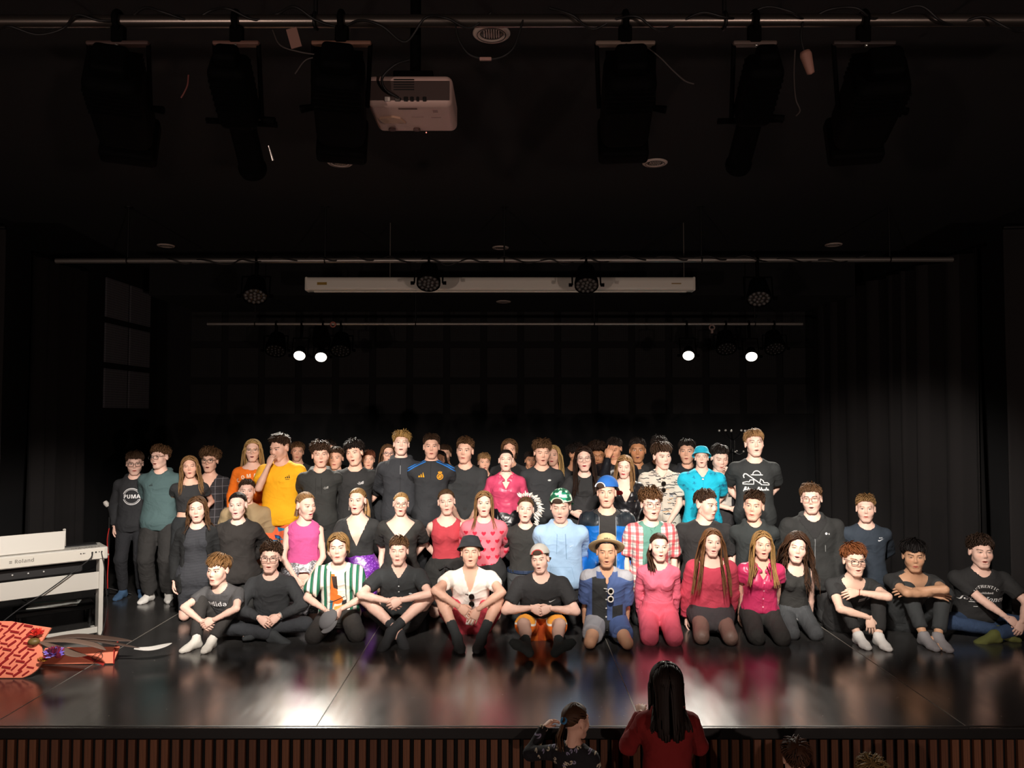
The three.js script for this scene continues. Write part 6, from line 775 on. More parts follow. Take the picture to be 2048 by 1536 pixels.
person({ label: 'kneeling blonde girl in a deep V-neck black top and purple sequin skirt', sex: 'f', px: 715, top: 974, chin: 1026, d: 7.30, pose: 'kneel', yaw: -4, hy: -12, arms: [{ w: [-0.10, 0.5, 0.18], pole: [-1, 0, -0.4], f: [0.3, -0.9, 0.1], p: [0, 0, -1], curl: 0.4 }, 'side'], skin: S1, hair: tied('#8a6a42', { tail: [[0.05, 0.0, -0.12], [0.07, -0.1, -0.1], [0.075, -0.17, -0.08]] }), lips: '#b52f3a', tops: [{ name: 'v_neck_top', c: '#2b2c2c', sl: 0.45, neck: 'v', nd: 0.14, vs: 0.42, hem: 0.05, loose: 0.02, wr: 0.008 }], bottoms: [skirt('#7a35a8', { draw: D1.sequinPurple, satin: 1 })], mouth: 0.5, extra: earrings, socks: sk('#222'), q: 'A' });
person({ label: 'kneeling girl with round glasses and red lips in a loose black V-neck tee', sex: 'f', px: 802, top: 983, chin: 1030, d: 7.22, pose: 'kneel', hr: -3, arms: 'back', skin: S1, hair: tied('#a07c4c'), glasses: { round: 1, c: '#5a4530', t: 0.0017 }, lips: '#b5343a', tops: [tee('#2d2d2b', { neck: 'v', nd: 0.06, vs: 0.9, sl: 0.8, loose: 0.03, fit: 0.024, wr: 0.009 })], bottoms: [trou('#242424')], mouth: 0.4, eye: 0.6, q: 'A' });
person({ label: 'kneeling girl in a red tank top and black paper-bag shorts with a bow', sex: 'f', px: 893, top: 976, chin: 1028, d: 7.30, pose: 'kneel', hr: 5, arms: 'back', skin: S1, hair: tied('#54402c', { bun: 2 }), tops: [{ name: 'tank_top', c: '#b53c46', sl: 0, strap: 1, neck: 'scoop', fit: 0.008, hem: 0.06, drape: 0 }], bottoms: [shorts('#2b2b2a', { loose: 0.05, fit: 0.03, len: 0.78, rise: 0.12, wr: 0.012 })], eye: 0.4, mouth: 0.2, socks: sk('#222', 0.02), q: 'A', extra: (t, J) => { const b = []; for (const [x, y, r] of [[-0.035, 0.055, 0.5], [0.035, 0.055, -0.5], [-0.02, 0.02, 1.2], [0.02, 0.015, -1.2]]) { const p = J.tf(x, y, 0.165); b.push(rbox(0.07, 0.022, 0.012, 0.005).rotateZ(r).translate(p.x, p.y, p.z)); } mesh('belt_bow', merge(b), std('#1f1f1f', 0.8), t); } });
person({ label: 'kneeling girl in a coral pink sweater covered with red hearts', sex: 'f', px: 968, top: 980, chin: 1031, d: 7.20, pose: 'kneel', arms: 'back', skin: S1, hair: long(LB, { len: 0.14, vol: 0.009, front: 0.5, spread: 0.02, n: 90 }), lips: '#c04a50', tops: [sweat('#f06a78', { name: 'sweater', draw: D1.hearts, hem: 0.06, loose: 0.032, fit: 0.03, flat: 1, wr: 0.009 })], bottoms: [skirt('#252525', { rise: 0.16 })], mouth: 0.4, q: 'A' });
person({ label: 'kneeling youth in a black sweater and grey jeans with white feathers behind the head', sex: 'f', px: 1051, top: 992, chin: 1043, d: 7.24, pose: 'kneel', hr: -4, hp: -3, arms: 'back', skin: S1, hair: tied('#5a422c', { vol: 0.012 }), bw: 1.06, tops: [sweat('#2b2b29', { hem: 0.03, fit: 0.022, flat: 1 })], bottoms: [trou('#414446', { draw: D1.jeans, rise: 0.11 })], mouth: 0.4, eye: 0.3, q: 'A', extra: (t, J, H) => { const r = rng(71), g = []; for (let i = 0; i < 60; i++) { const a = -0.55 + 2.6 * i / 60 + (r() - 0.5) * 0.2, R = 0.108 + r() * 0.015, c = V(Math.sin(a) * R, 0.015 + Math.cos(a) * R, -0.02 - 0.03 * r()), o = V(Math.sin(a), Math.cos(a), (r() - 0.5) * 0.8).normalize(), L = 0.035 + 0.03 * r(); const pts = [c, c.clone().addScaledVector(o, L * 0.5).add(V(0, -0.004, 0)), c.clone().addScaledVector(o, L).add(V((r() - 0.5) * 0.02, -0.014, 0))]; g.push(ringTube(pts, [0.004, 0.011, 0.001], 0.3, 5, V(0.2, 0.3, 1))); } for (let i = 0; i < 22; i++) { const c = V(0.098 + (r() - 0.5) * 0.03, -0.02 - i * 0.006, -0.03), o = V(0.8 + r() * 0.3, -0.5 - r(), (r() - 0.5)).normalize(); g.push(ringTube([c, c.clone().addScaledVector(o, 0.022), c.clone().addScaledVector(o, 0.045)], [0.004, 0.010, 0.001], 0.3, 5, V(0, 0.3, 1))); } mesh('feather_headdress', mergeGeometries(g).applyMatrix4(H.m), std('#cfcac2', 0.9), t); const b = []; for (let i = 0; i < 26; i++) { const a = i / 26 * 6.283, p = J.tf(Math.sin(a) * 0.185, 0.045, Math.cos(a) * 0.142); b.push(rbox(0.045, 0.034, 0.008, 0.003).rotateY(a).translate(p.x, p.y, p.z)); } mesh('belt', merge(b), std('#27364f', 0.45), t); } });
person({ label: 'kneeling boy in a pale blue hoodie with a green patterned cap worn backwards', px: 1121, top: 983, chin: 1048, d: 7.10, pose: 'kneel', bw: 1.12, hy: -4, hp: 10, arms: 'back', skin: S1, hair: curly(DK, { fringe: 18, vol: 0.02 }), hat: { name: 'cap', kind: 'capback', c: '#2e7a52', bill: '#3a8a5e', strap: '#cfe0c8', ry: -0.2, tilt: -0.12, y: 0.002, mat: greenCap }, tops: [hoodie('#a6c8e8', { draw: D1.skyHoodie, loose: 0.03, fit: 0.034, hem: -0.12 })], bottoms: [trou('#2b2b2b')], eye: 0.15, mouth: 0.3, q: 'A' });
person({ label: 'kneeling boy in a shiny blue and black leather jacket with a blue cap worn backwards', px: 1213, top: 957, chin: 1017, d: 7.22, pose: 'kneel', hy: -2, arms: 'side', skin: S2, hat: { name: 'cap', kind: 'capback', c: '#1d5fae', bill: '#b02832', strap: '#dfe6ee', ry: -0.6, tilt: -0.1, y: 0.004 }, hair: crop(BLK), tops: [tee('#2b2a29', { neck: 'crew', fit: 0.008 }), { name: 'leather_jacket', draw: D1.blueJacket, satin: 1, sl: 1.95, loose: 0.03, fit: 0.03, open: { b: 0.075, t: 0.07 }, neck: 'wide', collar: 0, wr: 0.012, hem: -0.2, flat: 1 }], bottoms: [trou('#222')], brow: '#1f1510', mouth: 0.3, q: 'A' });
person({ label: 'kneeling boy with glasses in an open red and white plaid shirt over a green tee', px: 1302, top: 977, chin: 1037, d: 7.08, pose: 'kneel', yaw: 4, hy: 10, arms: 'side', skin: S1, hair: curly('#5e4128', { fringe: 20, vol: 0.034 }), glasses: { c: '#445', t: 0.0016 }, tops: [tee('#5f9284', { draw: D1.leafTee, fit: 0.012 }), { name: 'plaid_shirt', draw: D1.plaid, sl: 0.92, loose: 0.03, fit: 0.032, open: { b: 0.095, t: 0.08 }, neck: 'wide', hem: -0.16, wr: 0.009 }], bottoms: [trou('#2b2b2b')], mouth: 0.7, q: 'A', extra: null });
person({ label: 'kneeling stocky boy in a plain black tee with his face turned to the right', px: 1412, top: 977, chin: 1037, d: 7.22, pose: 'kneel', bw: 1.22, limb: 1.12, hy: 46, hp: 8, arms: 'side', skin: S1, hair: crop(DK, { len: 0.03, vol: 0.014 }), tops: [tee('#292828', { sl: 0.9, loose: 0.026, fit: 0.022 })], bottoms: [trou('#2b2b2b')], mouth: 0.1, q: 'A' });
person({ label: 'kneeling boy with short swept hair in a dark green-black hoodie', px: 1507, top: 981, chin: 1040, d: 7.10, pose: 'kneel', hy: -8, hr: -4, arms: 'back', skin: S2, hair: quiff(DK, { up: 0.5, fringe: 4 }), tops: [hoodie('#2c3131')], bottoms: [trou('#2b2b2b')], mouth: 0.1, eye: 0.6, q: 'A' });
person({ label: 'kneeling stocky boy with glasses in an open-necked black zip hoodie', px: 1622, top: 966, chin: 1026, d: 7.16, pose: 'kneel', bw: 1.22, limb: 1.1, hy: -4, hr: 4, arms: ['side', { w: [0.22, 0.36, 0.08], pole: [0.6, 0, -1], f: [0, -1, 0.1], p: [-1, 0, 0], curl: 0.5 }], skin: S1, hair: short(BR, { fringe: 8, len: 0.04 }), glasses: { c: '#6a3030', t: 0.0016 }, tops: [tee('#252525'), hoodie('#262726', { draw: D1.zipHoodie, neck: 'v', nd: 0.06, vs: 0.7, loose: 0.028, fit: 0.028, hem: -0.14 })], bottoms: [trou('#2a2a2a')], eye: 0.15, mouth: 0.6, q: 'A' });
person({ label: 'kneeling fair-haired boy in a navy sweatshirt at the right end of his row', px: 1731, top: 989, chin: 1043, d: 7.05, pose: 'kneel', arms: 'back', skin: S1, hair: quiff('#8a6a44', { len: 0.03, up: 0.6 }), brow: '#7a5a3c', tops: [sweat('#2b3540', { draw: D1.navyTick })], bottoms: [trou('#2b2f38')], mouth: 0.1, eye: 0.8, q: 'A' });

// ---------- the front row ----------
const F1 = person({ label: 'seated boy with fair fringe in a grey tee with white adidas lettering, hands clasped', px: 437, top: 1108, chin: 1168, d: 6.77, pose: 'up', yaw: -20, hy: -12, hp: 4, lean: 22, arms: [{ w: [-0.075, 0.245, 0.46], pole: [-1, 0.35, 0.1], f: [0.75, -0.3, 0.3], p: [0.2, -0.4, -1], curl: 0.5 }, { w: [0.06, 0.265, 0.47], pole: [1, 0.35, 0.1], f: [-0.75, -0.35, 0.3], p: [-0.2, -0.4, -1], curl: 0.5 }], legs: [{ an: [-0.09, 0.075, 0.52], toe: [-0.35, 0, 1] }, { an: [0.06, 0.075, 0.50], toe: [0.1, 0, 1] }], skin: S1, hair: short('#7c5a36', { fringe: 26, len: 0.07, vol: 0.026 }), tops: [tee('#4a4a4b', { draw: D1.stripesTee, sl: 0.6, hem: 0.03 })], bottoms: [trou('#302e2c', { len: 1.9 })], socks: sk('#e9e6dc', 0.1), mouth: 0.2, q: 'A' });
person({ label: 'boy with glasses in a dark long-sleeved top sitting cross-legged', px: 542, top: 1083, chin: 1143, d: 6.80, pose: 'cross', hy: -8, hr: -3, lean: 8, arms: [{ w: [-0.075, 0.235, 0.33], pole: [-1, -0.1, -0.2], f: [0.75, -0.5, 0.3], p: [0, -0.3, -1], curl: 0.5 }, { w: [0.11, 0.245, 0.33], pole: [1, -0.1, -0.2], f: [-0.8, -0.5, 0.25], p: [0, -0.3, -1], curl: 0.5 }], skin: S1, hair: curly(DK, { vol: 0.022, len: 0.035, fringe: 6 }), glasses: { c: '#2a1d18' }, tops: [sweat('#2d2f31', { fit: 0.02, hem: 0.02 })], bottoms: [trou('#2d3034')], socks: sk('#34383a', 0.03), mouth: 0.3, q: 'A', extra: bracelet(1, 'watch') });
const F3 = person({ label: 'kneeling boy with fair parted hair in an open green and white striped shirt', px: 677, top: 1064, chin: 1123, d: 6.87, pose: 'heels', kw: 0.2, hy: -6, hr: 3, lean: 4, arms: [{ w: [-0.10, 0.30, 0.36], pole: [-1, 0, -0.3], f: [0.3, -0.6, 0.5], p: [0.8, 0, -0.4], curl: 0.8 }, { w: [0.05, 0.30, 0.36], pole: [1, 0, -0.3], f: [-0.3, -0.6, 0.5], p: [-0.8, 0, -0.4], curl: 0.8 }], skin: S1, hair: long('#8a6a40', { len: 0.02, front: 0, vol: 0.016, part: 0.3 }), tops: [tee('#efe6d2', { draw: D1.poster, fit: 0.012 }), { name: 'striped_shirt', draw: D1.bowling, sl: 0.85, loose: 0.032, fit: 0.032, open: { b: 0.085, t: 0.06 }, neck: 'wide', collar: 0, hem: -0.04, wr: 0.008 }], bottoms: [trou('#2c2a28', { loose: 0.022 })], socks: sk('#333'), eye: 0.3, mouth: 0.15, q: 'A' });
person({ label: 'seated boy in a black polo shirt with bare crossed shins and black socks', px: 798, top: 1072, chin: 1128, d: 6.86, pose: 'up', hy: -8, lean: 12, py: 0.02, arms: [{ w: [-0.08, 0.36, 0.39], pole: [-1, 0.1, -0.1], f: [0.8, -0.4, 0.2], p: [0, -0.2, -1], curl: 0.8 }, { w: [0.03, 0.37, 0.41], pole: [1, 0.1, -0.1], f: [-0.8, -0.35, 0.2], p: [0, -0.2, -1], curl: 0.7 }], legs: [{ kn: [-0.29, 0.36, 0.27], an: [0.02, 0.10, 0.42], toe: [0.45, -0.35, 0.8] }, { kn: [0.27, 0.37, 0.27], an: [-0.05, 0.12, 0.47], toe: [-0.5, -0.4, 0.75] }], skin: S1, hair: short(BR, { fringe: 12, len: 0.04, fade: 0.4 }), tops: [{ name: 'polo_shirt', draw: D1.polo, sl: 0.66, loose: 0.02, neck: 'collar', collar: 1, nd: -0.035, hem: 0.0 }], bottoms: [shorts('#262626', { len: 0.62 })], socks: sk('#2e3032', 0.14), eye: 0.2, mouth: 0.15, q: 'A' });
const F5 = person({ label: 'seated boy in a white V-neck tee, red shorts and black bucket hat', px: 941, top: 1077, chin: 1136, d: 6.85, pose: 'up', lean: 12, hp: -6, arms: [{ w: [-0.09, 0.32, 0.42], pole: [-1, 0.5, 0], f: [0.75, -0.5, 0.2], p: [0, -0.2, -1], curl: 0.4 }, { w: [0.07, 0.30, 0.43], pole: [1, 0.5, 0], f: [-0.45, -0.85, 0.2], p: [0, -0.2, -1], curl: 0.4 }], legs: [{ kn: [-0.26, 0.39, 0.29], an: [-0.10, 0.085, 0.50], toe: [0.25, -0.05, 1] }, { kn: [0.26, 0.39, 0.29], an: [0.10, 0.085, 0.50], toe: [-0.25, -0.05, 1] }], skin: S2, hair: curly('#6b4626', { fringe: 22, vol: 0.016 }), hat: { name: 'bucket_hat', kind: 'bucket', c: '#26272b', tilt: -0.3, y: 0.016 }, tops: [tee('#f1ede4', { sl: 0.5, neck: 'v', nd: 0.06, vs: 0.30, hem: 0.02, loose: 0.022, wr: 0.008 })], bottoms: [shorts('#b83a48', { len: 0.6, loose: 0.035 })], socks: sk('#35393a', 0.15), mouth: 0.5, eye: 0.2, q: 'A' });
person({ label: 'seated boy in a black tee and orange shorts with a grey cap worn backwards', px: 1080, top: 1092, chin: 1148, d: 6.68, pose: 'out', bw: 1.1, limb: 1.1, hy: -12, hr: 8, lean: 10, arms: [{ w: [-0.09, 0.33, 0.27], pole: [-1, -0.3, -0.2], f: [0.85, -0.3, 0.2], p: [0, -0.1, -1], curl: 0.6 }, { w: [0.08, 0.33, 0.28], pole: [1, -0.3, -0.2], f: [-0.85, -0.25, 0.2], p: [0, -0.1, -1], curl: 0.6 }], legs: [{ kn: [-0.16, 0.21, 0.36], an: [-0.13, 0.085, 0.62], toe: [-0.75, 0.6, 0.25] }, { kn: [0.16, 0.21, 0.36], an: [0.13, 0.085, 0.62], toe: [0.75, 0.6, 0.25] }], skin: S1, hair: short(DK, { fringe: 8, len: 0.03, vol: 0.014 }), hat: { name: 'cap', kind: 'capback', c: '#b9b5ac', strap: '#c04038', bill: '#a8a49a', tilt: -0.2, y: 0.0 }, tops: [tee('#29292a', { draw: D1.tickTee, sl: 0.72, nd: 0.03, loose: 0.026, fit: 0.024, hem: 0.10 })], bottoms: [shorts('#e8701e', { draw: D1.orangeShorts, len: 0.8, loose: 0.03, fit: 0.03, rise: 0.14, uy: 0.16 })], socks: sk('#3a4242', 0.12), mouth: 0.5, eye: 0.4, q: 'A' });
const F7 = person({ label: 'kneeling boy in a straw hat and a blue, black and grey colour-block shirt and shorts', px: 1213, top: 1074, chin: 1137, d: 6.64, pose: 'heels', kw: 0.17, lean: 4, arms: 'thigh', skin: S6, brow: '#2a1a12', hair: crop(BLK), hat: { name: 'straw_hat', kind: 'fedora', c: '#c9b488', band: '#a8946a', tilt: -0.62, y: -0.006 }, tops: [{ name: 'colour_block_shirt', draw: D1.blocks, sl: 0.98, loose: 0.035, fit: 0.03, neck: 'collar', collar: 1, nd: -0.01, hem: -0.02, wr: 0.008 }], bottoms: [shorts('#4a5f90', { draw: D1.blockShorts, len: 0.66, loose: 0.034 })], socks: sk('#333'), mouth: 0.6, eye: 0.2, q: 'A' });
person({ label: 'kneeling girl dressed all in coral pink, top and trousers', sex: 'f', px: 1318, top: 1064, chin: 1120, d: 6.81, pose: 'heels', kw: 0.11, hy: 10, lean: 4, arms: [{ w: [-0.17, 0.12, -0.14], pole: [-1, 0, -0.3], f: [0, -1, -0.2], p: [1, 0, 0], curl: 0.4 }, { w: [0.17, 0.12, -0.14], pole: [1, 0, -0.3], f: [0, -1, -0.2], p: [-1, 0, 0], curl: 0.4 }], skin: S1, hair: tied('#3a2618', { tail: [[-0.05, 0, -0.11], [-0.075, -0.08, -0.06], [-0.07, -0.16, 0.02], [-0.065, -0.2, 0.05]] }), lips: '#b8453f', tops: [{ name: 'long_sleeve_top', c: '#d8667c', sl: 1.95, fit: 0.008, loose: 0.008, drape: 0, hem: 0.06 }], bottoms: [trou('#cf566a', { rise: 0.15, loose: 0.022 })], socks: sk('#cf566a'), mouth: 0.4, q: 'A' });
person({ label: 'kneeling girl with very long brown hair in a red sweater, dark skirt and sheer tights', sex: 'f', px: 1424, top: 1055, chin: 1111, d: 6.82, pose: 'heels', kw: 0.12, hy: 10, hr: -4, lean: 5, arms: [{ w: [-0.21, 0.11, -0.08], pole: [-1, 0, -0.3], f: [0, -1, 0], p: [1, 0, 0], curl: 0.4 }, { w: [0.19, 0.12, -0.12], pole: [1, 0, -0.3], f: [0, -1, 0], p: [-1, 0, 0], curl: 0.4 }], skin: S1, hair: long('#6e4a2e', { len: 0.36, front: 0.8, spread: 0.16, n: 170 }), lips: '#c0555a', tops: [sweat('#b53a4e', { name: 'sweater', neck: 'wide', loose: 0.032, fit: 0.032, hem: 0.03, wr: 0.010, flat: 1 })], bottoms: [{ name: 'tights', c: '#7a6056', len: 1.99, loose: 0.005, fit: 0.002, wr: 0.001, rough: 0.55 }, skirt('#332e30', { len: 0.55, loose: -0.004, fit: 0.008 })], socks: { c: '#3c3230', h: 0.02 }, mouth: 0.3, q: 'A' });
person({ label: 'kneeling girl with long straight light hair in a shiny magenta satin blouse', sex: 'f', px: 1524, top: 1060, chin: 1116, d: 6.81, pose: 'heels', kw: 0.11, yaw: 4, hy: 6, hr: -3, lean: 4, arms: [{ w: [-0.156, 0.12, -0.15], pole: [-1, 0, -0.3], f: [0, -1, -0.2], p: [1, 0, 0], curl: 0.4 }, { w: [0.16, 0.12, -0.15], pole: [1, 0, -0.3], f: [0, -1, -0.2], p: [-1, 0, 0], curl: 0.4 }], skin: S2, hair: long('#927043', { len: 0.25, front: 1, spread: 0.05, blunt: 1, vol: 0.008 }), lips: '#b84a48', tops: [{ name: 'satin_blouse', draw: D1.ruby, satin: 1, sl: 0.42, loose: 0.024, fit: 0.016, neck: 'collar', nd: 0.02, collar: 1, hem: 0.05, wr: 0.010 }], bottoms: [trou('#2b2927', { rise: 0.11 })], socks: sk('#333'), mouth: 0.5, q: 'A' });
person({ label: 'kneeling girl with big curly dark hair in a black scoop-neck top and grey jeans', sex: 'f', px: 1593, top: 1065, chin: 1124, d: 6.93, pose: 'heels', kw: 0.11, yaw: 6, hr: -8, hp: -3, lean: 8, arms: 'thigh', skin: S1, hair: long('#3f2a1c', { len: 0.24, front: 0.75, spread: 0.34, curl: 0.016, vol: 0.04, n: 230, lw: 0.009 }), lips: '#b04848', tops: [{ name: 'scoop_neck_top', c: '#2a2a28', sl: 0, strap: 1, neck: 'scoop', fit: 0.007, hem: 0.07, drape: 0 }], bottoms: [trou('#414446', { draw: D1.jeans, rise: 0.1, uy: 0.36 })], socks: sk('#333'), mouth: 0.8, eye: 0.05, q: 'A' });
person({ label: 'seated ginger boy with glasses hugging one arm, black tee and white ankle socks', px: 1708, top: 1088, chin: 1150, d: 6.90, pose: 'up', yaw: 10, hy: 8, lean: 24, arms: [{ w: [0.055, 0.235, 0.47], pole: [-1, 0.2, -0.1], f: [0.1, -1, 0.15], p: [0.2, 0, -1], curl: 0.4 }, { w: [0.0, 0.43, 0.37], pole: [1, 0.0, 0.1], f: [-0.95, -0.15, 0.15], p: [0.0, -0.5, -0.8], curl: 0.5 }], legs: [{ an: [-0.04, 0.075, 0.47], toe: [0.1, 0, 1], pole: [-0.2, 1, 0.3] }, { an: [0.12, 0.075, 0.50], toe: [0.1, 0, 1], pole: [0.4, 1, 0.3] }], skin: '#efc8b2', freckles: 1, brow: '#7a4a2a', hair: short(GIN, { fringe: 10, len: 0.06, sweep: 0.8, vol: 0.03 }), glasses: { c: '#1d1a1c', t: 0.0022 }, tops: [tee('#2c2d2d', { draw: D1.smallText, neck: 'v', nd: 0.03, vs: 0.7, sl: 0.5, hem: 0.03 })], bottoms: [trou('#262626', { len: 1.86 })], socks: sk('#ecebe6', 0.03), mouth: 0.3, q: 'A', extra: bracelet(1, '#a04a3a') });
person({ label: 'seated boy with thick black fringe and arms folded on his knees, grey no-show socks', px: 1827, top: 1079, chin: 1141, d: 6.92, pose: 'up', yaw: 8, hy: -2, hp: 4, lean: 22, arms: [{ w: [0.10, 0.40, 0.40], pole: [-1, 0.1, 0.2], f: [1, -0.05, 0.05], p: [0, -0.6, -0.8], curl: 0.3 }, { w: [-0.06, 0.425, 0.38], pole: [1, 0.15, 0.2], f: [-1, -0.1, 0.05], p: [0, -0.6, -0.8], curl: 0.3 }], legs: [{ an: [-0.02, 0.075, 0.50], toe: [0.2, 0, 1], pole: [0.0, 1, 0.3] }, { an: [0.08, 0.075, 0.52], toe: [0.15, 0, 1], pole: [0.5, 1, 0.3] }], skin: '#c79a7a', brow: '#15100c', hair: short('#151110', { fringe: 24, len: 0.08, vol: 0.03, n: 240, messy: 0.3 }), tops: [tee('#2d2e2e', { neck: 'v', nd: 0.02, vs: 0.9, sl: 0.55, hem: 0.03 })], bottoms: [trou('#323536', { len: 1.84 })], socks: sk('#8d8a8c', 0.03), eye: 0.3, mouth: 0.2, q: 'A' });
person({ label: 'stocky boy sitting cross-legged at far right in a black tee with white AUTHENTIC lettering', px: 1961, top: 1070, chin: 1134, d: 6.88, pose: 'cross', bw: 1.2, limb: 1.1, yaw: 8, hy: 8, lean: 8, arms: [{ w: [0.13, 0.20, 0.40], pole: [-1, -0.1, -0.1], f: [0.75, -0.55, 0.2], p: [0, -0.5, -0.8], curl: 0.5 }, { w: [0.22, 0.19, 0.40], pole: [1, 0, -0.2], f: [-0.45, -0.85, 0.2], p: [0, -0.3, -1], curl: 0.6 }], legs: [{ kn: [-0.36, 0.13, 0.22], an: [0.06, 0.09, 0.32], toe: [0.9, -0.1, 0.2] }, { kn: [0.38, 0.13, 0.22], an: [-0.02, 0.075, 0.42], toe: [-1, -0.1, 0.15] }], skin: S1, hair: curly('#33251c', { vol: 0.024, fringe: 10 }), tops: [tee('#222222', { draw: D1.authentic, sl: 0.72, loose: 0.026, fit: 0.022, nd: 0.02, hem: 0.02 })], bottoms: [trou('#2b3f5c', { draw: D1.navyJeans })], socks: { c: '#5b5f2e', h: 0.12 }, mouth: 0.3, eye: 0.35, q: 'A' });
// ---------- things on and in front of the stage ----------
const font = await new FontLoader().loadAsync('fonts/droid/droid_sans_bold.typeface.json');
{ // digital piano seen from behind, its right end farther away
  const O = atY(206, 1274, 0), t = thing('digital_piano', 'white digital piano seen from behind at the left edge of the stage', 'piano', O); t.rotation.y = 0.70;
  const white = std('#c6c4bc', 0.42), inner = std('#b9b6ad', 0.5), dark = std('#1b1b1c', 0.6), L = 1.36, dep = 0.3;
  mesh('body', rbox(L + 0.02, 0.105, dep, 0.012, -L / 2 + 0.016, 0.715, -dep / 2, 3), white, t);
  mesh('rear_panel', rbox(L - 0.02, 0.088, 0.008, 0.003, -L / 2 + 0.01, 0.715, 0.002), std('#d6d3c8', 0.45), t);
  for (const x of [-0.02, -L + 0.02]) { mesh('side_leg', merge([rbox(0.036, 0.67, 0.12, 0.005, x, 0.335, -0.065), rbox(0.036, 0.04, dep + 0.02, 0.008, x, 0.02, -dep / 2)]), white, t); }
  mesh('cross_board', rbox(L - 0.04, 0.145, 0.018, 0.004, -L / 2, 0.484, -0.03), white, t);
  mesh('stretcher', rbox(L - 0.04, 0.05, 0.018, 0.004, -L / 2, 0.06, -0.05), white, t);
  mesh('speaker_box', rbox(L - 0.2, 0.085, 0.16, 0.01, -L / 2 - 0.05, 0.60, -0.16), dark, t);
  for (const x of [-0.66, -0.55, -0.44]) mesh('speaker_knob', new THREE.SphereGeometry(0.008, 10, 8).translate(x, 0.6, -0.075), std('#d8d8d4', 0.3, 0.5), t);
  const rest = new THREE.Shape([[-1.26, 0], [-0.30, 0], [-0.285, 0.15], [-1.26, 0.15]].map((p) => new THREE.Vector2(...p)));
  mesh('music_rest', new THREE.ExtrudeGeometry(rest, { depth: 0.014, bevelEnabled: true, bevelSize: 0.003, bevelThickness: 0.003, bevelSegments: 2 }).rotateX(-0.28).translate(0, 0.77, -0.06), std('#c2bfb6', 0.5), t);
  mesh('rest_support', merge([rod(V(-0.29, 0.93, -0.11), V(-0.27, 0.77, -0.2), 0.012)]), inner, t);
  mesh('key_lid', rbox(L - 0.05, 0.012, 0.12, 0.004, -L / 2, 0.772, -0.22), dark, t);
  for (let i = 0; i < 9; i++) mesh('panel_button', rbox(0.016, 0.008, 0.016, 0.003, -0.24 + i * 0.025, 0.771, -0.03), std('#77746d', 0.5), t);
  for (const [x, w] of [[-0.185, 0.01], [-0.165, 0.008], [-0.155, 0.006], [-0.098, 0.014], [-0.07, 0.014], [-0.045, 0.008], [-0.025, 0.012]]) mesh('jack_socket', new THREE.CylinderGeometry(w / 2, w / 2, 0.006, 12).rotateX(Math.PI / 2).translate(x, 0.73, 0.008), std('#101010', 0.5), t);
  const logo = new THREE.ShapeGeometry(font.generateShapes('Roland', 0.03)); logo.computeBoundingBox(); mesh('lettering', logo.translate(-0.66, 0.705, 0.0072), std('#8b887f', 0.5), t);
  mesh('logo_mark', merge([box(0.02, 0.008, 0.001, -0.685, 0.724, 0.0068), box(0.02, 0.008, 0.001, -0.685, 0.712, 0.0068)]), std('#8b887f', 0.5), t);
  const w = (x, y, z) => V(x, y, z);
  mesh('audio_cable', tube([w(-0.1, 0.73, 0.015), w(-0.11, 0.70, 0.05), w(-0.2, 0.62, 0.03), w(-0.45, 0.44, 0.02), w(-0.62, 0.34, 0.02), w(-0.85, 0.16, 0.03), w(-1.0, 0.02, 0.05)], 0.005, 40, 6), dark, t);
  mesh('power_cable', tube([w(-0.03, 0.73, 0.015), w(-0.005, 0.6, 0.02), w(0.012, 0.4, 0.03), w(0.02, 0.25, 0.03), w(-0.01, 0.08, 0.05), w(-0.05, 0.012, 0.09), w(-0.14, 0.012, 0.11), w(-0.16, 0.012, 0.04), w(-0.05, 0.012, 0.04), w(0.06, 0.012, 0.1)], 0.004, 50, 6), dark, t);
}
{ // low bench with papers behind the piano
  const p = at(108, 1246, 7.05); p.y = 0; const t = thing('bench', 'low black bench seen under the white piano', 'bench', p); t.rotation.y = 0.65;
  mesh('seat', rbox(0.62, 0.05, 0.3, 0.015, 0, 0.155, 0), blackMat, t); for (const [x, z] of [[-1, -1], [1, -1], [-1, 1], [1, 1]]) mesh('leg', rod(V(x * 0.27, 0, z * 0.12), V(x * 0.27, 0.14, z * 0.12), 0.018), blackMat, t);
  const f = thing('folder', 'white sheet with a teal edge lying on the bench behind the piano', 'folder', V(p.x, 0.181, p.z)); f.rotation.y = 0.35;
  mesh('sheet', rbox(0.4, 0.006, 0.22, 0.002, 0, 0.004, 0), std('#cfd2cc', 0.6), f); mesh('edge_strip', rbox(0.25, 0.008, 0.02, 0.002, -0.06, 0.005, -0.11), std('#4f9488', 0.6), f);
}
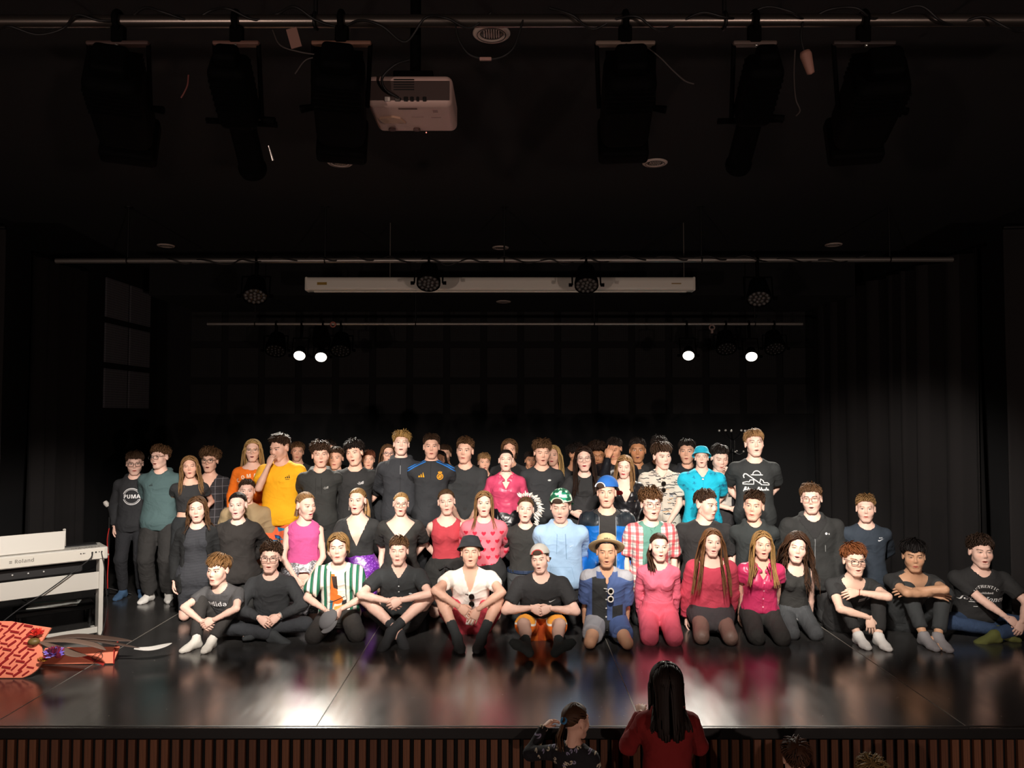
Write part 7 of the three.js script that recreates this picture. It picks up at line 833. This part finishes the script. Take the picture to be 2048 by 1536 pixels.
{ // salmon wing with dark red strips
  const O = atY(40, 1356, 0), t = thing('costume_wing', 'salmon pink cardboard wing covered with dark red strips at the lower left corner', 'wing', O), pk = std('#f08a6c', 0.85, 0, { side: THREE.DoubleSide });
  const sh = new THREE.Shape(); sh.moveTo(-0.45, 0.0); sh.lineTo(0.02, 0.0); sh.quadraticCurveTo(0.13, 0.03, 0.14, 0.12); sh.lineTo(0.1, 0.24); sh.lineTo(0.15, 0.34); sh.lineTo(0.0, 0.36); sh.lineTo(-0.15, 0.385); sh.lineTo(-0.45, 0.39); sh.lineTo(-0.45, 0);
  const tiltM = new THREE.Matrix4().makeRotationX(-0.35);
  mesh('panel', new THREE.ExtrudeGeometry(sh, { depth: 0.012, bevelEnabled: true, bevelSize: 0.004, bevelThickness: 0.003 }).applyMatrix4(tiltM).translate(0, 0.004, 0), pk, t);
  const r = rng(61), red = std('#8f0c12', 0.8), g = rbox(0.066, 0.016, 0.008, 0.002), g2 = rbox(0.054, 0.012, 0.006, 0.002);
  for (let j = 0; j < 9; j++) for (let i = 0; i < 10; i++) { const x = -0.42 + i * 0.058 + (j % 2) * 0.025, y = 0.03 + j * 0.041; if (x > 0.1 - Math.abs(y - 0.12) * 0.1 || (x > 0.03 && y > 0.3)) continue; const s = new THREE.Mesh(i % 2 ? g : g2, red); shade(s); s.name = 'strip'; s.position.set(x, y, 0.019); s.rotation.z = (i + j) % 3 ? 0.75 + (r() - 0.5) * 0.3 : -0.15; s.position.applyMatrix4(tiltM); s.rotation.x = -0.35; t.add(s); }
  const O2 = atY(150, 1329, 0), b = thing('folded_board', 'flat salmon pink folded cardboard board on the floor right of the wing', 'board', O2);
  const s2 = new THREE.Shape([[-0.28, 0.0], [0.29, 0.008], [0.31, 0.13], [-0.1, 0.125], [-0.26, 0.12]].map((p) => new THREE.Vector2(...p)));
  mesh('front_face', new THREE.ExtrudeGeometry(s2, { depth: 0.008, bevelEnabled: false }).rotateX(-0.5), pk, b);
  mesh('side_face', new THREE.ExtrudeGeometry(new THREE.Shape([[0, 0], [0.2, 0.02], [0.2, 0.13], [0, 0.1]].map((p) => new THREE.Vector2(...p))), { depth: 0.008, bevelEnabled: false }).rotateY(1.9).translate(0.29, 0.004, 0.0), std('#a3241c', 0.85), b);
  mesh('fold_strip', rbox(0.34, 0.02, 0.006, 0.002).rotateZ(-0.34).rotateX(-0.5).translate(0.07, 0.055, -0.012), std('#a3241c', 0.85), b);
  mesh('wire_curl', tube([V(0.16, 0.03, 0.01), V(0.13, 0.05, 0.005), V(0.17, 0.09, -0.02), V(0.21, 0.06, 0.0), V(0.15, 0.015, 0.02), V(0.2, 0.1, -0.02)], 0.002, 30, 5), std('#1a1412', 0.5), b);
  const kn = at(72, 1281, 5.72), f = thing('feather_fan', 'fan of long brown feathers, one with a white tip, lying by the red flower', 'feathers', V(kn.x, 0, kn.z)), brown = std('#4b3a31', 0.6), brown2 = std('#6a564a', 0.6);
  const P = (x, y, d) => at(x, y, d).sub(V(kn.x, 0, kn.z));
  const feather = (pts, w, m, nm = 'feather') => { const c = new THREE.CatmullRomCurve3(pts).getPoints(14), rad = c.map((_, i) => w * Math.pow(Math.sin(Math.PI * (0.06 + 0.93 * i / 14)), 0.7)); return mesh(nm, ringTube(c, rad, 0.16, 8, V(0, 1, 0.35)), m, f); };
  feather([P(75, 1281, 5.74), P(150, 1272, 5.85), P(220, 1277, 5.95), P(266, 1282, 6.0)], 0.034, brown);
  feather([P(78, 1283, 5.72), P(140, 1281, 5.78), P(190, 1290, 5.82), P(212, 1300, 5.82)], 0.030, brown2);
  feather([P(80, 1284, 5.70), P(120, 1298, 5.70), P(150, 1309, 5.70), P(174, 1311, 5.70)], 0.034, brown2);
  feather([P(90, 1276, 5.78), P(170, 1279, 5.86), P(235, 1288, 5.94), P(280, 1296, 5.98)], 0.018, brown);
  feather([P(268, 1297, 5.97), P(300, 1297, 6.0), P(325, 1292, 6.04), P(344, 1286, 6.08)], 0.03, std('#dcdad4', 0.6), 'feather_tip');
  mesh('knot', new THREE.SphereGeometry(0.035, 14, 10).scale(1.2, 0.8, 1).translate(...P(68, 1283, 5.7).toArray()), std('#6b5a30', 0.5), f);
  const petals = (name, label, px, py, d, cols, R, n) => { const c = at(px, py, d), q = thing(name, label, 'flower', c), rr = rng(px); for (let i = 0; i < n; i++) { const a = rr() * 6.28, e = rr() * 1.4, o = V(Math.cos(a) * Math.cos(e), Math.sin(e) * 0.8, Math.sin(a) * Math.cos(e)); mesh('petal', ringTube([V(0, 0, 0), o.clone().multiplyScalar(R * 0.6), o.clone().multiplyScalar(R)], [0.004, R * 0.2, 0.002], 0.35, 6, V(0.1, 0.6, 0.5)), std(cols[i % cols.length], 0.8), q); } return q; };
  petals('red_flower', 'bright red artificial flower at the top of the salmon wing', 75, 1268, 5.72, ['#d0241c', '#b81818', '#e23a22'], 0.055, 46);
  petals('flower_bunch', 'bunch of dark red and violet artificial flowers in front of the salmon board', 108, 1311, 5.66, ['#6d1030', '#8a1840', '#7a62c8', '#a08ae0', '#4a1030'], 0.085, 70);
  petals('yellow_flower', 'small yellowish flower beside the violet bunch at the lower left', 84, 1322, 5.62, ['#a85a20', '#8a4020', '#c08a30'], 0.04, 26);
}
{ // microphone stand at far left
  const p = at(219, 1010, 8.1), t = thing('microphone_stand', 'black microphone stand with a white tip at the far left of the singers', 'microphone stand', V(p.x, 0, p.z));
  mesh('pole', rod(V(0, 0.03, 0), V(0, p.y, 0), 0.012), blackMetal, t); for (let k = 0; k < 3; k++) mesh('leg', rod(V(0, 0.1, 0), V(Math.sin(k * 2.09) * 0.22, 0.012, Math.cos(k * 2.09) * 0.22), 0.009), blackMetal, t);
  mesh('microphone', lathe([[0.0001, -0.03], [0.02, -0.025], [0.026, 0.01], [0.02, 0.035], [0.0001, 0.04]], 16).rotateZ(0.6).translate(-0.02, p.y + 0.01, 0.02), std('#cfcac2', 0.5), t);
  mesh('grip', rod(V(0.01, p.y - 0.12, 0), V(-0.005, p.y - 0.02, 0.015), 0.016), blackMetal, t);
  mesh('red_cable', tube([V(0.012, 0.72, 0.02), V(0.0, 0.6, 0.03), V(0.015, 0.4, 0.025), V(0.01, 0.25, 0.03), V(0.02, 0.1, 0.04)], 0.006, 24, 6), std('#b01c14', 0.5), t);
  mesh('cable_tie', new THREE.SphereGeometry(0.014, 10, 8).translate(0.008, 0.45, 0.028), std('#c8b8a8', 0.5), t);
}
{ // coat stand behind the back row
  const p = at(1465, 862, 8.75), t = thing('coat_stand', 'black coat stand with ball-tipped arms behind the back row at right', 'coat stand', V(p.x, 0, p.z)), bm = std('#0e0e0f', 0.25, 0.4), ball = std('#b8b4ac', 0.2, 0.5), H = p.y;
  mesh('pole', rod(V(0, 0.02, 0), V(0, H - 0.2, 0), 0.013), bm, t);
  mesh('top_cage', merge([-1, 1].map((s) => rod(V(s * 0.022, H - 0.24, 0), V(s * 0.022, H - 0.08, 0), 0.007)).concat([new THREE.TorusGeometry(0.024, 0.006, 8, 18).rotateX(1.57).translate(0, H - 0.09, 0), new THREE.TorusGeometry(0.024, 0.006, 8, 18).rotateX(1.57).translate(0, H - 0.23, 0)])), bm, t);
  for (let k = 0; k < 5; k++) { const a = k * 1.257 - 1.57, e = V(Math.sin(a) * 0.15, H + 0.0, Math.cos(a) * 0.12), m = mesh('arm', tube([V(Math.sin(a) * 0.02, H - 0.1, Math.cos(a) * 0.02), V(Math.sin(a) * 0.07, H - 0.075, Math.cos(a) * 0.06), e], 0.007, 10, 6), bm, t); mesh('tip', new THREE.SphereGeometry(0.014, 12, 8).translate(e.x, e.y + 0.004, e.z), ball, m); }
  for (let k = 0; k < 5; k++) { const a = k * 1.257, e = V(Math.sin(a) * 0.12, H - 0.23, Math.cos(a) * 0.1), m = mesh('hook', tube([V(Math.sin(a) * 0.015, H - 0.24, Math.cos(a) * 0.015), V(Math.sin(a) * 0.08, H - 0.26, Math.cos(a) * 0.07), e], 0.006, 10, 6), bm, t); mesh('tip', new THREE.SphereGeometry(0.011, 12, 8).translate(e.x, e.y, e.z), ball, m); }
  for (let k = 0; k < 4; k++) mesh('foot', tube([V(0, 0.1, 0), V(Math.sin(k * 1.57) * 0.1, 0.06, Math.cos(k * 1.57) * 0.1), V(Math.sin(k * 1.57) * 0.22, 0.012, Math.cos(k * 1.57) * 0.22)], 0.01, 10, 6), bm, t);
}
// held and hanging things
const inWorld = (p, v) => { p.t.updateMatrixWorld(true); return v.clone().applyMatrix4(p.t.matrixWorld); };
{ const c = inWorld(F3, F3.J.wr[0].clone().lerp(F3.J.wr[1], 0.4).add(V(-0.02, -0.075, 0.075))), t = thing('cap', 'grey cap held in front by the boy in the green and white striped shirt', 'cap', c); t.rotation.set(0.5, 0.3, 0.55);
  mesh('crown', new THREE.SphereGeometry(0.09, 22, 10, 0, 6.29, 0, 1.55).scale(1, 0.55, 1.05), std('#6d6d6f', 0.9, 0, { side: THREE.DoubleSide }), t); mesh('bill', new THREE.CylinderGeometry(0.085, 0.085, 0.006, 22, 1, false, -1.3, 2.6).translate(0, 0, 0.055), std('#7a7a7c', 0.9), t); }
function sunglasses(label, p, local, c, rim, ry = 0) { const t = thing('sunglasses', label, 'sunglasses', inWorld(p, local)); t.rotation.set(0.16, ry, 0.12); for (const s of [-1, 1]) { const rr = mesh('rim', new THREE.TorusGeometry(0.024, rim, 8, 24).scale(0.9, 1, 1).translate(0.004 * s, s * 0.033, 0), std(c, 0.35), t); mesh('lens', new THREE.SphereGeometry(0.024, 18, 10).scale(0.88, 0.98, 0.12).translate(0.004 * s, s * 0.033, 0), std('#16130f', 0.12), rr); } mesh('bridge', rod(V(0, -0.01, 0.002), V(0, 0.01, 0.002), 0.003), std(c, 0.35), t); mesh('temple', rod(V(-0.02, 0.055, -0.004), V(-0.05, 0.06, -0.012), 0.003), std(c, 0.35), t); return t; }
sunglasses('dark sunglasses hanging from the white V-neck tee of the boy in the bucket hat', F5, F5.J.tf(0.012, 0.27, 0.150), '#1c1a18', 0.003);
sunglasses('white-rimmed sunglasses hanging from the colour-block shirt under the straw hat', F7, F7.J.tf(0.03, 0.32, 0.172), '#d8d4cc', 0.0065);
sunglasses('dark sunglasses clipped to the cream shirt with dark wavy print', PRINTED, PRINTED.J.tf(0.01, 0.35, 0.145), '#26201c', 0.003);
// children watching from the hall, seen from behind
const KID = { pose: 'stand', ground: HALLY, q: 'B', skin: S2, group: 'children watching in front of the stage' };
person({ ...KID, label: 'child with long dark hair in a red hoodie leaning on the stage edge', sex: 'f', px: 1332, top: 1326, chin: 1403, d: 4.40, yaw: 180, hy: 0, hp: 6, arms: [{ w: [-0.13, 1.28, 0.27], pole: [-0.5, -1, 0], f: [0.2, 0.2, 1], p: [0, -1, 0], curl: 0.3 }, { w: [0.13, 1.28, 0.27], pole: [0.5, -1, 0], f: [-0.2, 0.2, 1], p: [0, -1, 0], curl: 0.3 }], hair: long('#1d130e', { len: 0.15, front: 0, vol: 0.03, n: 260, spread: 0.02, lw: 0.017, blunt: 1 }), tops: [hoodie('#7c1212', { loose: 0.022, fit: 0.026 })], bottoms: [trou('#20222a')], socks: sk('#333'), extra: (t, J, H) => mesh('hair_clip', merge([[-0.03, 0.12], [0.02, 0.125]].map(([x, y]) => new THREE.TorusGeometry(0.014, 0.005, 8, 14).translate(x, y, -0.02))).applyMatrix4(H.m), std('#c9bfa8', 0.3, 0.4), t) });
person({ ...KID, label: 'child with a ponytail in a dark leopard-spotted top beside the red hoodie child', sex: 'f', px: 1152, top: 1404, chin: 1476, d: 4.45, yaw: 160, hy: -28, hp: 4, arms: ['side', { w: [0.32, 1.42, 0.22], pole: [1, -0.6, 0], f: [-0.6, 0.4, 0.5], p: [0, -1, 0], curl: 0.5 }], hair: tied('#4a3220', { vol: 0.014, tail: [[0.0, 0.0, -0.13], [0.02, -0.08, -0.14], [0.03, -0.17, -0.12]] }), tops: [sweat('#15151a', { name: 'spotted_top', draw: D1.leopard, sl: 1.995 })], bottoms: [trou('#20222a')], socks: sk('#333'), extra: (t, J, H) => mesh('hair_tie', new THREE.TorusGeometry(0.02, 0.008, 8, 16).rotateX(0.5).translate(0, 0.03, -0.122).applyMatrix4(H.m), std('#2f6f9a', 0.6), t) });
person({ ...KID, label: 'child whose brown hair shows in front of the slats right of the red hoodie', px: 1590, top: 1478, chin: 1550, d: 4.05, yaw: 175, arms: 'side', hair: short('#4a2f20', { len: 0.07, vol: 0.03, messy: 0.8 }), tops: [sweat('#1c1c22')], bottoms: [trou('#20222a')], socks: sk('#333') });
person({ ...KID, label: 'fair-haired child barely in view at the bottom edge, lower right', px: 1741, top: 1514, chin: 1588, d: 3.95, yaw: 178, arms: 'side', hair: curly('#8a7048', { vol: 0.03 }), tops: [sweat('#22262c')], bottoms: [trou('#20222a')], socks: sk('#333') });
renderer.render(scene, camera);
